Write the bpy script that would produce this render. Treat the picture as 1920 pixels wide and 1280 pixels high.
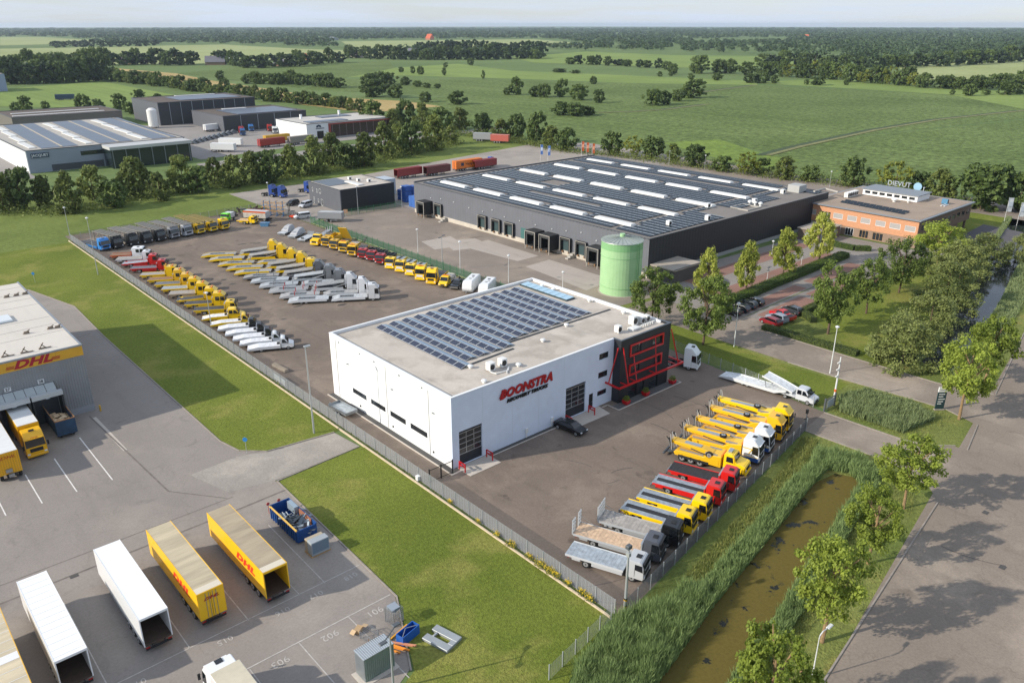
import bpy, bmesh, math, random
import numpy as np
from mathutils import Vector, Matrix
for o in list(bpy.data.objects): bpy.data.objects.remove(o)
SC = bpy.context.scene
COL = SC.collection
R = math.radians
# ---------------------------------------------------------------- camera
# world frame = the industrial estate's own grid (x, y in metres); camera is the drone
FPX, PITCH, CAMH, YAW = 1483.4, .381, 53.0, .725
cd = bpy.data.cameras.new('camera'); cam = bpy.data.objects.new('camera', cd); COL.objects.link(cam)
cam.location = (0, 0, CAMH); cam.rotation_euler = (math.pi/2-PITCH, 0, -YAW)
cd.sensor_width = 36; cd.lens = FPX/1920*36; cd.clip_start = .5; cd.clip_end = 40000
SC.camera = cam
# ---------------------------------------------------------------- sky, sun, exposure
SUN_EL, SUN_DIR = 27.0, (-.922, .385)
W = bpy.data.worlds.new('World'); SC.world = W; W.use_nodes = True
def build_world():
    nt = W.node_tree; N = nt.nodes; L = nt.links
    for n in list(N): N.remove(n)
    out = N.new('ShaderNodeOutputWorld'); bg = N.new('ShaderNodeBackground'); bg.inputs[1].default_value = .122
    sky = N.new('ShaderNodeTexSky'); sky.sky_type = 'NISHITA'; sky.sun_disc = False
    sky.sun_elevation = R(SUN_EL); sky.sun_rotation = math.atan2(SUN_DIR[0], SUN_DIR[1])
    sky.air_density = 1.0; sky.dust_density = .35; sky.ozone_density = 2.5
    tc = N.new('ShaderNodeTexCoord'); mp = N.new('ShaderNodeMapping'); mp.inputs['Scale'].default_value = (1, 1, 14)
    nz = N.new('ShaderNodeTexNoise'); nz.inputs['Scale'].default_value = 2.6; nz.inputs['Detail'].default_value = 7; nz.inputs['Roughness'].default_value = .6
    rp = N.new('ShaderNodeValToRGB'); rp.color_ramp.elements[0].position = .38; rp.color_ramp.elements[1].position = .60
    rp.color_ramp.elements[0].color = (.55, .55, .55, 1); rp.color_ramp.elements[1].color = (.98, .98, .98, 1)
    mx = N.new('ShaderNodeMix'); mx.data_type = 'RGBA'
    L.new(tc.outputs['Generated'], mp.inputs[0]); L.new(mp.outputs[0], nz.inputs['Vector']); L.new(nz.outputs[0], rp.inputs[0])
    L.new(rp.outputs[0], mx.inputs[0]); L.new(sky.outputs[0], mx.inputs[6]); mx.inputs[7].default_value = (5.5, 6.2, 7.4, 1)
    L.new(mx.outputs[2], bg.inputs[0]); L.new(bg.outputs[0], out.inputs[0])
build_world()
sl = bpy.data.lights.new('sun', 'SUN'); sl.energy = 5.0; sl.angle = R(.6); sl.color = (1, .91, .78)
sun = bpy.data.objects.new('sun', sl); COL.objects.link(sun); sun.location = (-60, 40, 120)
ce = math.cos(R(SUN_EL))
sun.rotation_euler = Vector((SUN_DIR[0]*ce, SUN_DIR[1]*ce, math.sin(R(SUN_EL)))).to_track_quat('Z', 'Y').to_euler()
vs = SC.view_settings; vs.view_transform = 'Standard'; vs.look = 'None'; vs.exposure = 0.06; vs.gamma = 1
vs.use_curve_mapping = False
# ---------------------------------------------------------------- helpers
CT, ST = math.cos(YAW), math.sin(YAW)
def P(px, py, z=0.0):
    """pixel of the 1920x1280 photograph -> point of the estate grid at height z"""
    a = (px-960)/FPX; b = (py-640)/FPX; c, s = math.cos(PITCH), math.sin(PITCH)
    t = (z-CAMH)/(-s-b*c); x = a*t; y = (c-b*s)*t
    return (x*CT+y*ST, -x*ST+y*CT)
def lin(c):
    if isinstance(c, str): c = tuple(int(c[i:i+2], 16)/255 for i in (0, 2, 4))
    return tuple((v/12.92 if v <= .04045 else ((v+.055)/1.055)**2.4) for v in c)
_M = {}
def mat(name, col, rough=.6, metal=0.0, var=0.0, vscale=1.0, bump=0.0, bscale=20.0, spec=.5, coat=0.0, var2=None, tint=None, obvar=0.0, stretch=None):
    """principled material: base colour with noise wear and fine relief"""
    if name in _M: return _M[name]
    m = bpy.data.materials.new(name); _M[name] = m; m.use_nodes = True
    nt = m.node_tree; N = nt.nodes; L = nt.links; b = N['Principled BSDF']
    c = lin(col); b.inputs['Base Color'].default_value = (*c, 1); b.inputs['Roughness'].default_value = rough
    b.inputs['Metallic'].default_value = metal; b.inputs['Specular IOR Level'].default_value = spec
    if coat: b.inputs['Coat Weight'].default_value = coat; b.inputs['Coat Roughness'].default_value = .08
    m.diffuse_color = (*c, 1)
    last = None
    if var or bump:
        g = N.new('ShaderNodeNewGeometry'); src = g.outputs['Position']
        if stretch:
            mp = N.new('ShaderNodeMapping'); mp.inputs['Scale'].default_value = stretch; L.new(src, mp.inputs[0]); src = mp.outputs[0]
    if var:
        n = N.new('ShaderNodeTexNoise'); n.inputs['Scale'].default_value = vscale; n.inputs['Detail'].default_value = 6; n.inputs['Roughness'].default_value = .62
        L.new(src, n.inputs['Vector'])
        mr = N.new('ShaderNodeMapRange'); mr.inputs[1].default_value = .3; mr.inputs[2].default_value = .7
        L.new(n.outputs[0], mr.inputs[0])
        mx = N.new('ShaderNodeMix'); mx.data_type = 'RGBA'
        t = lin(tint) if tint else tuple(v*(1+var) for v in c)
        mx.inputs[6].default_value = (*[v*(1-var) for v in c], 1) if not tint else (*c, 1); mx.inputs[7].default_value = (*t, 1)
        L.new(mr.outputs[0], mx.inputs[0]); last = mx.outputs[2]
        if var2:
            n2 = N.new('ShaderNodeTexNoise'); n2.inputs['Scale'].default_value = var2[0]; n2.inputs['Detail'].default_value = 4
            L.new(src, n2.inputs['Vector'])
            mr2 = N.new('ShaderNodeMapRange'); mr2.inputs[1].default_value = .3; mr2.inputs[2].default_value = .7
            mr2.inputs[3].default_value = 1-var2[1]; mr2.inputs[4].default_value = 1+var2[1]; L.new(n2.outputs[0], mr2.inputs[0])
            vm = N.new('ShaderNodeVectorMath'); vm.operation = 'SCALE'; L.new(last, vm.inputs[0]); L.new(mr2.outputs[0], vm.inputs['Scale']); last = vm.outputs[0]
    if obvar:
        oi = N.new('ShaderNodeObjectInfo'); mr3 = N.new('ShaderNodeMapRange'); mr3.inputs[3].default_value = 1-obvar; mr3.inputs[4].default_value = 1+obvar
        L.new(oi.outputs['Random'], mr3.inputs[0]); vm = N.new('ShaderNodeVectorMath'); vm.operation = 'SCALE'
        if last is None: vm.inputs[0].default_value = c
        else: L.new(last, vm.inputs[0])
        L.new(mr3.outputs[0], vm.inputs['Scale']); last = vm.outputs[0]
    if last is not None: L.new(last, b.inputs['Base Color'])
    if bump:
        n3 = N.new('ShaderNodeTexNoise'); n3.inputs['Scale'].default_value = bscale; n3.inputs['Detail'].default_value = 5
        L.new(src, n3.inputs['Vector']); bp = N.new('ShaderNodeBump'); bp.inputs['Strength'].default_value = bump; bp.inputs['Distance'].default_value = .05
        L.new(n3.outputs[0], bp.inputs['Height']); L.new(bp.outputs[0], b.inputs['Normal'])
    return m
def leafmat(name, col, var=.35, trans=.3, tip=None):
    if name in _M: return _M[name]
    m = bpy.data.materials.new(name); _M[name] = m; m.use_nodes = True
    nt = m.node_tree; N = nt.nodes; L = nt.links; b = N['Principled BSDF']; out = N['Material Output']
    c = lin(col); b.inputs['Roughness'].default_value = .55; b.inputs['Specular IOR Level'].default_value = .25
    g = N.new('ShaderNodeNewGeometry'); n = N.new('ShaderNodeTexNoise'); n.inputs['Scale'].default_value = .8; n.inputs['Detail'].default_value = 4
    L.new(g.outputs['Position'], n.inputs['Vector'])
    wn = N.new('ShaderNodeAttribute'); wn.attribute_name = 'rnd'
    ad = N.new('ShaderNodeMath'); ad.operation = 'ADD'; L.new(n.outputs[0], ad.inputs[0]); L.new(wn.outputs['Fac'], ad.inputs[1])
    oi = N.new('ShaderNodeObjectInfo'); a2 = N.new('ShaderNodeMath'); a2.operation = 'MULTIPLY_ADD'; a2.inputs[1].default_value = .7; L.new(oi.outputs['Random'], a2.inputs[0]); L.new(ad.outputs[0], a2.inputs[2])
    mr = N.new('ShaderNodeMapRange'); mr.inputs[1].default_value = .45; mr.inputs[2].default_value = 1.7; L.new(a2.outputs[0], mr.inputs[0])
    mx = N.new('ShaderNodeMix'); mx.data_type = 'RGBA'; t = lin(tip) if tip else (c[0]*(1+var)*1.1, c[1]*(1+var), c[2]*(1+var*.5))
    mx.inputs[6].default_value = (*[v*(1-var) for v in c], 1); mx.inputs[7].default_value = (*t, 1)
    L.new(mr.outputs[0], mx.inputs[0]); L.new(mx.outputs[2], b.inputs['Base Color'])
    tr = N.new('ShaderNodeBsdfTranslucent'); L.new(mx.outputs[2], tr.inputs[0]); ms = N.new('ShaderNodeMixShader'); ms.inputs[0].default_value = trans
    L.new(b.outputs[0], ms.inputs[1]); L.new(tr.outputs[0], ms.inputs[2]); L.new(ms.outputs[0], out.inputs[0])
    m.diffuse_color = (*c, 1)
    return m
class MB:
    """collects boxes, bars, prisms and tubes; build() makes one mesh"""
    def __init__(s): s.v = []; s.f = []; s.mi = []; s.m = 0
    def add(s, vs_, fs):
        k = len(s.v); s.v.extend(vs_)
        for f in fs: s.f.append(tuple(i+k for i in f)); s.mi.append(s.m)
        return s
    def box(s, x0, x1, y0, y1, z0, z1):
        if x0 > x1: x0, x1 = x1, x0
        if y0 > y1: y0, y1 = y1, y0
        return s.add([(x0,y0,z0),(x1,y0,z0),(x1,y1,z0),(x0,y1,z0),(x0,y0,z1),(x1,y0,z1),(x1,y1,z1),(x0,y1,z1)],
                     [(3,2,1,0),(4,5,6,7),(0,1,5,4),(1,2,6,5),(2,3,7,6),(3,0,4,7)])
    def bar(s, a, b, w, h=None):
        h = h or w; a = Vector(a); b = Vector(b); d = (b-a).normalized()
        u = d.cross(Vector((0,0,1)));  u = Vector((1,0,0)) if u.length < 1e-4 else u.normalized()
        t = u.cross(d); q = []
        for p in (a, b):
            for su, st_ in ((-1,-1),(1,-1),(1,1),(-1,1)): q.append(tuple(p+u*su*w/2+t*st_*h/2))
        return s.add(q, [(0,1,2,3),(7,6,5,4),(0,4,5,1),(1,5,6,2),(2,6,7,3),(3,7,4,0)])
    def tube(s, pts, r, n=8, cap=True):
        rs = r if isinstance(r, (list, tuple)) else [r]*len(pts)
        pts = [Vector(p) for p in pts]; q = []; fs = []
        for i, p in enumerate(pts):
            d = (pts[min(i+1, len(pts)-1)]-pts[max(i-1, 0)]).normalized()
            u = d.cross(Vector((0,1,0))); u = d.cross(Vector((1,0,0))) if u.length < 1e-3 else u
            u.normalize(); w = d.cross(u)
            for k in range(n):
                a = 2*math.pi*k/n; q.append(tuple(p+u*math.cos(a)*rs[i]+w*math.sin(a)*rs[i]))
        for i in range(len(pts)-1):
            for k in range(n): fs.append((i*n+k, i*n+(k+1) % n, (i+1)*n+(k+1) % n, (i+1)*n+k))
        if cap: fs.append(tuple(range(n))[::-1]); fs.append(tuple(range((len(pts)-1)*n, len(pts)*n)))
        return s.add(q, fs)
    def cyl(s, x, y, z0, z1, r, n=16, r1=None): return s.tube([(x,y,z0),(x,y,z1)], [r, r1 if r1 is not None else r], n)
    def prism(s, poly, y0, y1):
        """polygon in x-z, extruded along y"""
        n = len(poly); q = [(x, y0, z) for x, z in poly]+[(x, y1, z) for x, z in poly]
        return s.add(q, [tuple(range(n)), tuple(range(2*n-1, n-1, -1))]+[(i, i+n, (i+1) % n+n, (i+1) % n) for i in range(n)])
    def slab(s, poly, z0, z1):
        """polygon in x-y, extruded along z"""
        n = len(poly)
        if sum(poly[i][0]*poly[(i+1) % n][1]-poly[(i+1) % n][0]*poly[i][1] for i in range(n)) < 0: poly = poly[::-1]
        q = [(x, y, z0) for x, y in poly]+[(x, y, z1) for x, y in poly]
        return s.add(q, [tuple(range(n-1, -1, -1)), tuple(range(n, 2*n))]+[(i, (i+1) % n, (i+1) % n+n, i+n) for i in range(n)])
    def sheet(s, poly, z):
        n = len(poly)
        if sum(poly[i][0]*poly[(i+1) % n][1]-poly[(i+1) % n][0]*poly[i][1] for i in range(n)) < 0: poly = poly[::-1]
        return s.add([(x, y, z) for x, y in poly], [tuple(range(n))])
    def mesh(s, mats, bevel=0.0, seg=1, smooth=False):
        me = bpy.data.meshes.new('m'); me.from_pydata(s.v, [], s.f)
        for m in (mats if isinstance(mats, (list, tuple)) else [mats]): me.materials.append(m)
        if any(s.mi): me.polygons.foreach_set('material_index', s.mi)
        bm = bmesh.new(); bm.from_mesh(me)
        bmesh.ops.recalc_face_normals(bm, faces=bm.faces) if bevel else None
        if bevel: bmesh.ops.bevel(bm, geom=[e for e in bm.edges if len(e.link_faces) == 2 and e.calc_face_angle(0) > .35], offset=bevel, segments=seg, affect='EDGES', clamp_overlap=True)
        bm.to_mesh(me); bm.free()
        if smooth: me.polygons.foreach_set('use_smooth', [True]*len(me.polygons))
        me.update(); return me
_C = {}
def cached(key, fn):
    if key not in _C: _C[key] = fn()
    return _C[key]
def ob(name, me, parent=None, loc=(0,0,0), rot=(0,0,0), sc=None):
    o = bpy.data.objects.new(name, me); COL.objects.link(o); o.location = loc; o.rotation_euler = rot
    if sc is not None: o.scale = sc if isinstance(sc, (tuple, list)) else (sc, sc, sc)
    if parent: o.parent = parent
    if me is not None and me.name == 'm': me.name = name
    return o
def tag(o, label=None, cat=None, group=None, kind=None):
    if label: o['label'] = label
    if cat: o['category'] = cat
    if group: o['group'] = group
    if kind: o['kind'] = kind
    return o
def thing(name, label, cat, loc=(0,0,0), rz=0.0, group=None):
    o = ob(name, None, None, (*loc[:2], loc[2] if len(loc) > 2 else 0), (0,0,rz)); o.empty_display_size = .3
    return tag(o, label, cat, group)
def struct(name, me, label=None):
    o = ob(name, me); o['kind'] = 'structure'
    if label: o['label'] = label
    return o
def text(name, s, size, m, parent, loc, rot, shear=0.0, bold=0.0, ext=.01, sx=1.0, align='CENTER', space=1.0):
    cu = bpy.data.curves.new('t', 'FONT'); cu.body = s; cu.size = size; cu.shear = shear; cu.offset = bold; cu.extrude = ext
    cu.align_x = align; cu.align_y = 'CENTER'; cu.resolution_u = 2; cu.space_character = space
    t = bpy.data.objects.new('t', cu); COL.objects.link(t); bpy.context.view_layer.update()
    me = bpy.data.meshes.new_from_object(t.evaluated_get(bpy.context.evaluated_depsgraph_get()))
    bpy.data.objects.remove(t); bpy.data.curves.remove(cu)
    me.materials.clear(); me.materials.append(m)
    o = ob(name, me, parent, loc, rot, (sx, 1, 1)); me.name = name
    return o
_O1 = 'zeroth first second third fourth fifth sixth seventh eighth ninth tenth eleventh twelfth thirteenth fourteenth fifteenth sixteenth seventeenth eighteenth nineteenth'.split()
def ordn(n):
    if n < 20: return _O1[n]
    t = ('twenty', 'thirty', 'forty')[n//10-2]
    return t[:-1]+'ieth' if n % 10 == 0 else t+'-'+_O1[n % 10]
def interp(pts, x):
    if x <= pts[0][0]: return pts[0][1]
    for (a, b), (c, d) in zip(pts, pts[1:]):
        if x <= c: return b+(d-b)*(x-a)/(c-a)
    return pts[-1][1]
# common materials
ASPH = mat('asphalt_yard', '6f6964', .93, var=.16, vscale=.09, var2=(3.0, .16), bump=.25, bscale=18)
# ================================================================ ground, roads, water
def grassmat(name, a, b, big=.03, fine=2.5, fcon=.25, bump=.5, bs=6.0, streak=None, third=None):
    if name in _M: return _M[name]
    m = bpy.data.materials.new(name); _M[name] = m; m.use_nodes = True
    nt = m.node_tree; N = nt.nodes; L = nt.links; bs_ = N['Principled BSDF']; bs_.inputs['Roughness'].default_value = .9; bs_.inputs['Specular IOR Level'].default_value = .1
    g = N.new('ShaderNodeNewGeometry'); pos = g.outputs['Position']
    def noise(sc, det=5, src=pos, rough=.6):
        n = N.new('ShaderNodeTexNoise'); n.inputs['Scale'].default_value = sc; n.inputs['Detail'].default_value = det; n.inputs['Roughness'].default_value = rough
        L.new(src, n.inputs['Vector']); return n.outputs[0]
    def mr(src, lo, hi, a_, b_):
        r = N.new('ShaderNodeMapRange'); r.inputs[1].default_value = lo; r.inputs[2].default_value = hi; r.inputs[3].default_value = a_; r.inputs[4].default_value = b_; L.new(src, r.inputs[0]); return r.outputs[0]
    mx = N.new('ShaderNodeMix'); mx.data_type = 'RGBA'; mx.inputs[6].default_value = (*lin(a), 1); mx.inputs[7].default_value = (*lin(b), 1)
    L.new(mr(noise(big), .35, .65, 0, 1), mx.inputs[0]); last = mx.outputs[2]
    if third:
        m2 = N.new('ShaderNodeMix'); m2.data_type = 'RGBA'; m2.inputs[7].default_value = (*lin(third[0]), 1)
        L.new(mr(noise(third[1]), third[2], third[2]+.12, 0, third[3]), m2.inputs[0]); L.new(last, m2.inputs[6]); last = m2.outputs[2]
    f = mr(noise(fine, 6, rough=.7), .3, .7, 1-fcon, 1+fcon)
    vm = N.new('ShaderNodeVectorMath'); vm.operation = 'SCALE'; L.new(last, vm.inputs[0]); L.new(f, vm.inputs['Scale']); last = vm.outputs[0]
    if streak:
        mp = N.new('ShaderNodeMapping'); mp.inputs['Rotation'].default_value = (0, 0, streak[0]); mp.inputs['Scale'].default_value = (streak[1], streak[1]*.02, 1); L.new(pos, mp.inputs[0])
        s = mr(noise(1, 2, mp.outputs[0]), .35, .65, 1-streak[2], 1+streak[2]); v2 = N.new('ShaderNodeVectorMath'); v2.operation = 'SCALE'; L.new(last, v2.inputs[0]); L.new(s, v2.inputs['Scale']); last = v2.outputs[0]
    L.new(last, bs_.inputs['Base Color'])
    bp = N.new('ShaderNodeBump'); bp.inputs['Strength'].default_value = bump; bp.inputs['Distance'].default_value = .3
    L.new(noise(bs, 4), bp.inputs['Height']); L.new(bp.outputs[0], bs_.inputs['Normal'])
    return m
def asphalt(name, col, big=.07, bigc=.14, fine=.2, stain=.35, stain_sc=.35, light=None, crack=.0, rough=.9):
    if name in _M: return _M[name]
    m = bpy.data.materials.new(name); _M[name] = m; m.use_nodes = True
    nt = m.node_tree; N = nt.nodes; L = nt.links; b = N['Principled BSDF']; b.inputs['Roughness'].default_value = rough; b.inputs['Specular IOR Level'].default_value = .3
    g = N.new('ShaderNodeNewGeometry'); pos = g.outputs['Position']
    def noise(sc, det=5, rough=.6, src=pos, dist=0):
        n = N.new('ShaderNodeTexNoise'); n.inputs['Scale'].default_value = sc; n.inputs['Detail'].default_value = det; n.inputs['Roughness'].default_value = rough; n.inputs['Distortion'].default_value = dist
        L.new(src, n.inputs['Vector']); return n.outputs[0]
    def mr(src, lo, hi, a_, b_):
        r = N.new('ShaderNodeMapRange'); r.inputs[1].default_value = lo; r.inputs[2].default_value = hi; r.inputs[3].default_value = a_; r.inputs[4].default_value = b_; L.new(src, r.inputs[0]); return r.outputs[0]
    def mul(a_, b_):
        k = N.new('ShaderNodeMath'); k.operation = 'MULTIPLY'; L.new(a_, k.inputs[0]); L.new(b_, k.inputs[1]); return k.outputs[0]
    f = mul(mr(noise(big, 6), .3, .7, 1-bigc, 1+bigc), mr(noise(4.0, 8, .75), .3, .7, 1-fine, 1+fine))
    if stain:
        f = mul(f, mr(noise(stain_sc, 3, .5, dist=.6), .64, .74, 1, 1-stain)); f = mul(f, mr(noise(stain_sc*4.3, 2), .70, .76, 1, 1-stain*.8))
        mp = N.new('ShaderNodeMapping'); mp.inputs['Rotation'].default_value = (0, 0, 1.1); mp.inputs['Scale'].default_value = (1, .12, 1); L.new(pos, mp.inputs[0])
        f = mul(f, mr(noise(.5, 4, src=mp.outputs[0], dist=.4), .55, .72, 1, 1-stain*.45))
    if crack:
        v = N.new('ShaderNodeTexVoronoi'); v.feature = 'DISTANCE_TO_EDGE'; v.inputs['Scale'].default_value = .11
        nn = N.new('ShaderNodeTexNoise'); nn.inputs['Scale'].default_value = .5; L.new(pos, nn.inputs['Vector'])
        va = N.new('ShaderNodeVectorMath'); va.operation = 'MULTIPLY_ADD'; va.inputs[1].default_value = (3, 3, 3); L.new(nn.outputs['Color'], va.inputs[0]); L.new(pos, va.inputs[2]); L.new(va.outputs[0], v.inputs['Vector'])
        f = mul(f, mr(v.outputs['Distance'], .004, .012, 1-crack, 1))
    vm = N.new('ShaderNodeVectorMath'); vm.operation = 'SCALE'; L.new(f, vm.inputs['Scale'])
    if light:
        mx = N.new('ShaderNodeMix'); mx.data_type = 'RGBA'; mx.inputs[6].default_value = (*lin(col), 1); mx.inputs[7].default_value = (*lin(light[0]), 1)
        L.new(mr(noise(light[1], 6, .65, dist=.3), light[2], light[2]+.14, 0, 1), mx.inputs[0]); L.new(mx.outputs[2], vm.inputs[0])
    else: vm.inputs[0].default_value = lin(col)
    L.new(vm.outputs[0], b.inputs['Base Color'])
    bp = N.new('ShaderNodeBump'); bp.inputs['Strength'].default_value = .2; bp.inputs['Distance'].default_value = .02; L.new(noise(25, 4), bp.inputs['Height']); L.new(bp.outputs[0], b.inputs['Normal'])
    return m
A_BOON = asphalt('asphalt_brown', '766a60', light=('85786c', .12, .5), crack=.06)
A_DHL = asphalt('asphalt_grey', '8b847e', bigc=.1, fine=.13, stain=.16, light=('978f87', .05, .5), crack=.07)
A_ROAD = asphalt('asphalt_road', '877c71', bigc=.14, fine=.18, stain=.25, stain_sc=.2, light=('9a8e81', .07, .52), crack=.1)
A_WH = asphalt('asphalt_warehouse', '857b72', light=('968a7d', .06, .5), stain=.3, stain_sc=.15)
A_DARK = asphalt('asphalt_dark', '59575a', stain=.2)
CONC = asphalt('concrete_slab', 'a89f96', bigc=.08, fine=.12, stain=.25, rough=.85)
CONC_L = asphalt('concrete_light', 'bdb5ab', bigc=.06, fine=.1, stain=.15, rough=.85)
KERB = mat('kerb_concrete', '928a82', .9, var=.2, vscale=1.5)
PLINTH = mat('plinth_concrete', 'c4b49c', .9, var=.18, vscale=2)
LAWN = grassmat('lawn', '63702d', '747e36', .06, 3.0, .36, .6, 7, third=('8f8b4c', .10, .52, .6))
ROUGH = grassmat('rough_grass', '66733a', '7f8449', .1, 2.0, .35, .8, 4, third=('8c7f4a', .2, .58, .6))
MEADOW = grassmat('meadow', '66743a', '748044', .02, .8, .26, .6, 2, third=('5f6d36', .05, .5, .7))
FARM = grassmat('farmland', '5c6f42', '6c7d4e', .004, .25, .2, .5, .5)
CROP = grassmat('crop', '596a3a', '687846', .012, .33, .62, 1.6, .5, streak=(.3, .35, .14))
CROP2 = grassmat('crop_light', '667a3c', '778a40', .02, .33, .4, .8, .9)
BRIGHT = grassmat('bright_meadow', '728548', '7f9050', .01, .4, .15, .5, .8, streak=(1.2, .2, .08))
PALE = grassmat('pale_meadow', '8f9764', '9aa270', .004, .1, .15, .4, .3)
STRAW = grassmat('stubble', 'a08c5c', 'ad9a6b', .02, .4, .18, .5, .8, streak=(.8, .3, .1))
def sheet(name, poly, z, m, label=None): return struct(name, MB().sheet(poly, z).mesh(m), label)
def px(*pp): return [P(*p) for p in pp]
# one big sheet to the horizon, densified towards the camera is not needed: it is flat
sheet('ground', [(-9000,-6000),(16000,-6000),(16000,16000),(-9000,16000)], 0, FARM)
sheet('meadow', [(-80,228),(104,228),(119,240),(262,268),(275,330),(60,300),(-80,300)], .02, MEADOW)
# fields beyond the estate
flds = [
 ('field', px((735,190),(850,180),(1100,196),(1180,210),(1440,292),(1560,262),(1920,225),(1920,335),(1700,352),(1460,325),(1240,285),(1150,268),(980,240),(800,210)), .04, CROP),
 ('field', px((560,168),(640,149),(960,150),(1180,157),(1424,162),(1240,179),(1000,187),(850,181)), .04, CROP),
 ('field', px((850,182),(1000,188),(1240,180),(1420,160),(1780,178),(1920,205),(1920,222),(1560,260),(1445,288),(1240,236),(1180,208),(1100,195)), .06, CROP),
 ('field', px((1240,268),(1350,262),(1440,292),(1500,300),(1440,315),(1400,312)), .10, CROP2),
 ('field', px((730,128),(860,120),(960,133),(1180,142),(1420,152),(1420,160),(1180,156),(960,148),(760,142),(640,146)), .07, BRIGHT),
 ('field', px((1400,155),(1600,146),(1780,168),(1920,172),(1920,205),(1780,178)), .07, BRIGHT),
 ('field', px((500,122),(730,115),(740,128),(640,148),(560,165),(430,150),(330,138)), .05, CROP),
 ('stubble_field', px((210,128),(330,138),(400,152),(600,182),(760,190),(828,200),(690,212),(560,196),(430,166),(240,140)), .08, STRAW),
 ('field', px((0,168),(190,153),(335,180),(250,205),(0,200)), .07, BRIGHT),
 ('field', px((0,92),(420,84),(560,92),(760,98),(700,108),(520,112),(330,122),(0,118)), .06, PALE),
 ('field', px((640,78),(1000,74),(1120,84),(960,92),(660,92)), .06, PALE),
 ('field', px((1100,97),(1260,104),(1480,106),(1600,120),(1300,128),(1000,118),(960,108)), .08, BRIGHT),
 ('field', px((1680,118),(1920,112),(1920,150),(1700,150)), .06, PALE),
 ('field', px((0,70),(80,70),(220,78),(80,84),(0,86)), .05, PALE),
]
for i_, (n_, p_, z_, m_) in enumerate(flds): sheet(n_, p_, .04+.012*i_, m_)
for k, pl in enumerate([[(1120,212),(1190,210),(1250,206),(1330,196)],[(1440,292),(1500,276),(1640,245),(1760,225),(1920,208)],[(1240,180),(1330,172),(1420,160)]]):
    q = px(*pl); l = []; r_ = []
    for i, p in enumerate(q):
        a = Vector(q[max(i-1,0)]); b = Vector(q[min(i+1,len(q)-1)]); d = (b-a).normalized(); w = 1.3
        l.append((p[0]-d.y*w, p[1]+d.x*w)); r_.append((p[0]+d.y*w, p[1]-d.x*w))
    sheet('field_ditch', [(x_-3.2, y_+3.2) for x_, y_ in l]+[(x_-1.2, y_+1.6) for x_, y_ in r_[::-1]], .222+.004*k, mat('ditch_shade', '3a4a2a', .95, var=.25, vscale=.3))
    sheet('farm_track', l+r_[::-1], .24+.008*k, mat('track_soil', '77774a', .95, var=.25, vscale=.2))
# yards
FR0, FR1 = (49.2, 38.6), (96.3, 46.6)            # fence along the ditch
sheet('yard', [(48,38.4),(96.5,46.6),(103.5,47.4),(106,76),(104.6,116),(104.6,232),(48,236)], .03, A_BOON)
sheet('logistics_yard', [(-90,20),(10,20),(25,44.6),(29.2,46.6),(33.6,55.5),(34.6,83.2),(34.4,83.6),(47.0,84.2),(46.4,89.8),(37,91),(34.2,93.6),(33.3,98),(33.4,150),(34,172),(29.6,190),(22,197),(-90,197)], .028, A_DHL)
sheet('driveway', [(34.6,83.7),(46.9,84.3),(46.3,89.7),(37.2,90.9),(33.6,92.5),(27,92),(29,85)], .034, asphalt('asphalt_pale', '938d86', bigc=.12, stain=.15, light=('a39c93', .12, .5)))
sheet('lawn', [(33.5,98),(34.3,93.8),(37,91.2),(46.4,90),(47.3,90),(47.3,228),(-80,228),(-80,200),(22,197),(29.6,190.4),(34.1,172),(33.5,150)], .05, LAWN)
sheet('lawn', [(34.7,83.1),(47.0,83.9),(47.3,83.5),(47.3,39.4),(38,36),(20,30),(10,20),(25.5,44.4),(29.4,46.2),(33.8,55.3)], .05, LAWN)
sheet('warehouse_yard', [(105.5,100),(105.5,205),(120,212),(138,212),(136.5,107),(128,98)], .03, A_WH)
sheet('paved_yard', [(104.8,205.5),(104.8,262),(150,262),(262,282),(285,268),(285,205),(214,199),(137,199),(137,212.5),(119,212.5)], .026, asphalt('paving_pale', '9b938b', bigc=.1, stain=.15, light=('8d867f', .05, .5)))
sheet('service_road', [(214,199),(285,205),(285,60),(262,62),(262,95),(240,100),(240,112),(216,107)], .022, A_WH)
sheet('estate_yard', [(126,340),(188,352),(250,352),(252,415),(222,420),(222,470),(150,480),(145,500),(126,480)], .05, asphalt('paving_far', '8f8a86', bigc=.08, stain=.1))
sheet('estate_road', [(20,330),(64,338),(64,470),(20,470)], .05, asphalt('paving_far', '8f8a86', bigc=.08, stain=.1))
sheet('estate_road', [(120,318),(300,338),(300,346),(120,330)], .05, asphalt('paving_far', '8f8a86', bigc=.08, stain=.1))
sheet('concrete_apron', px((790,453),(845,443),(872,460),(815,468)), .036, CONC)
for pp in [((830,453),(890,447),(925,462),(850,470)),((865,462),(915,450),(1010,480),(970,490)),((985,500),(1030,487),(1150,525),(1100,545))]:
    sheet('concrete_apron', px(*pp), .040+.004*pp[0][0]/300, CONC)
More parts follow.
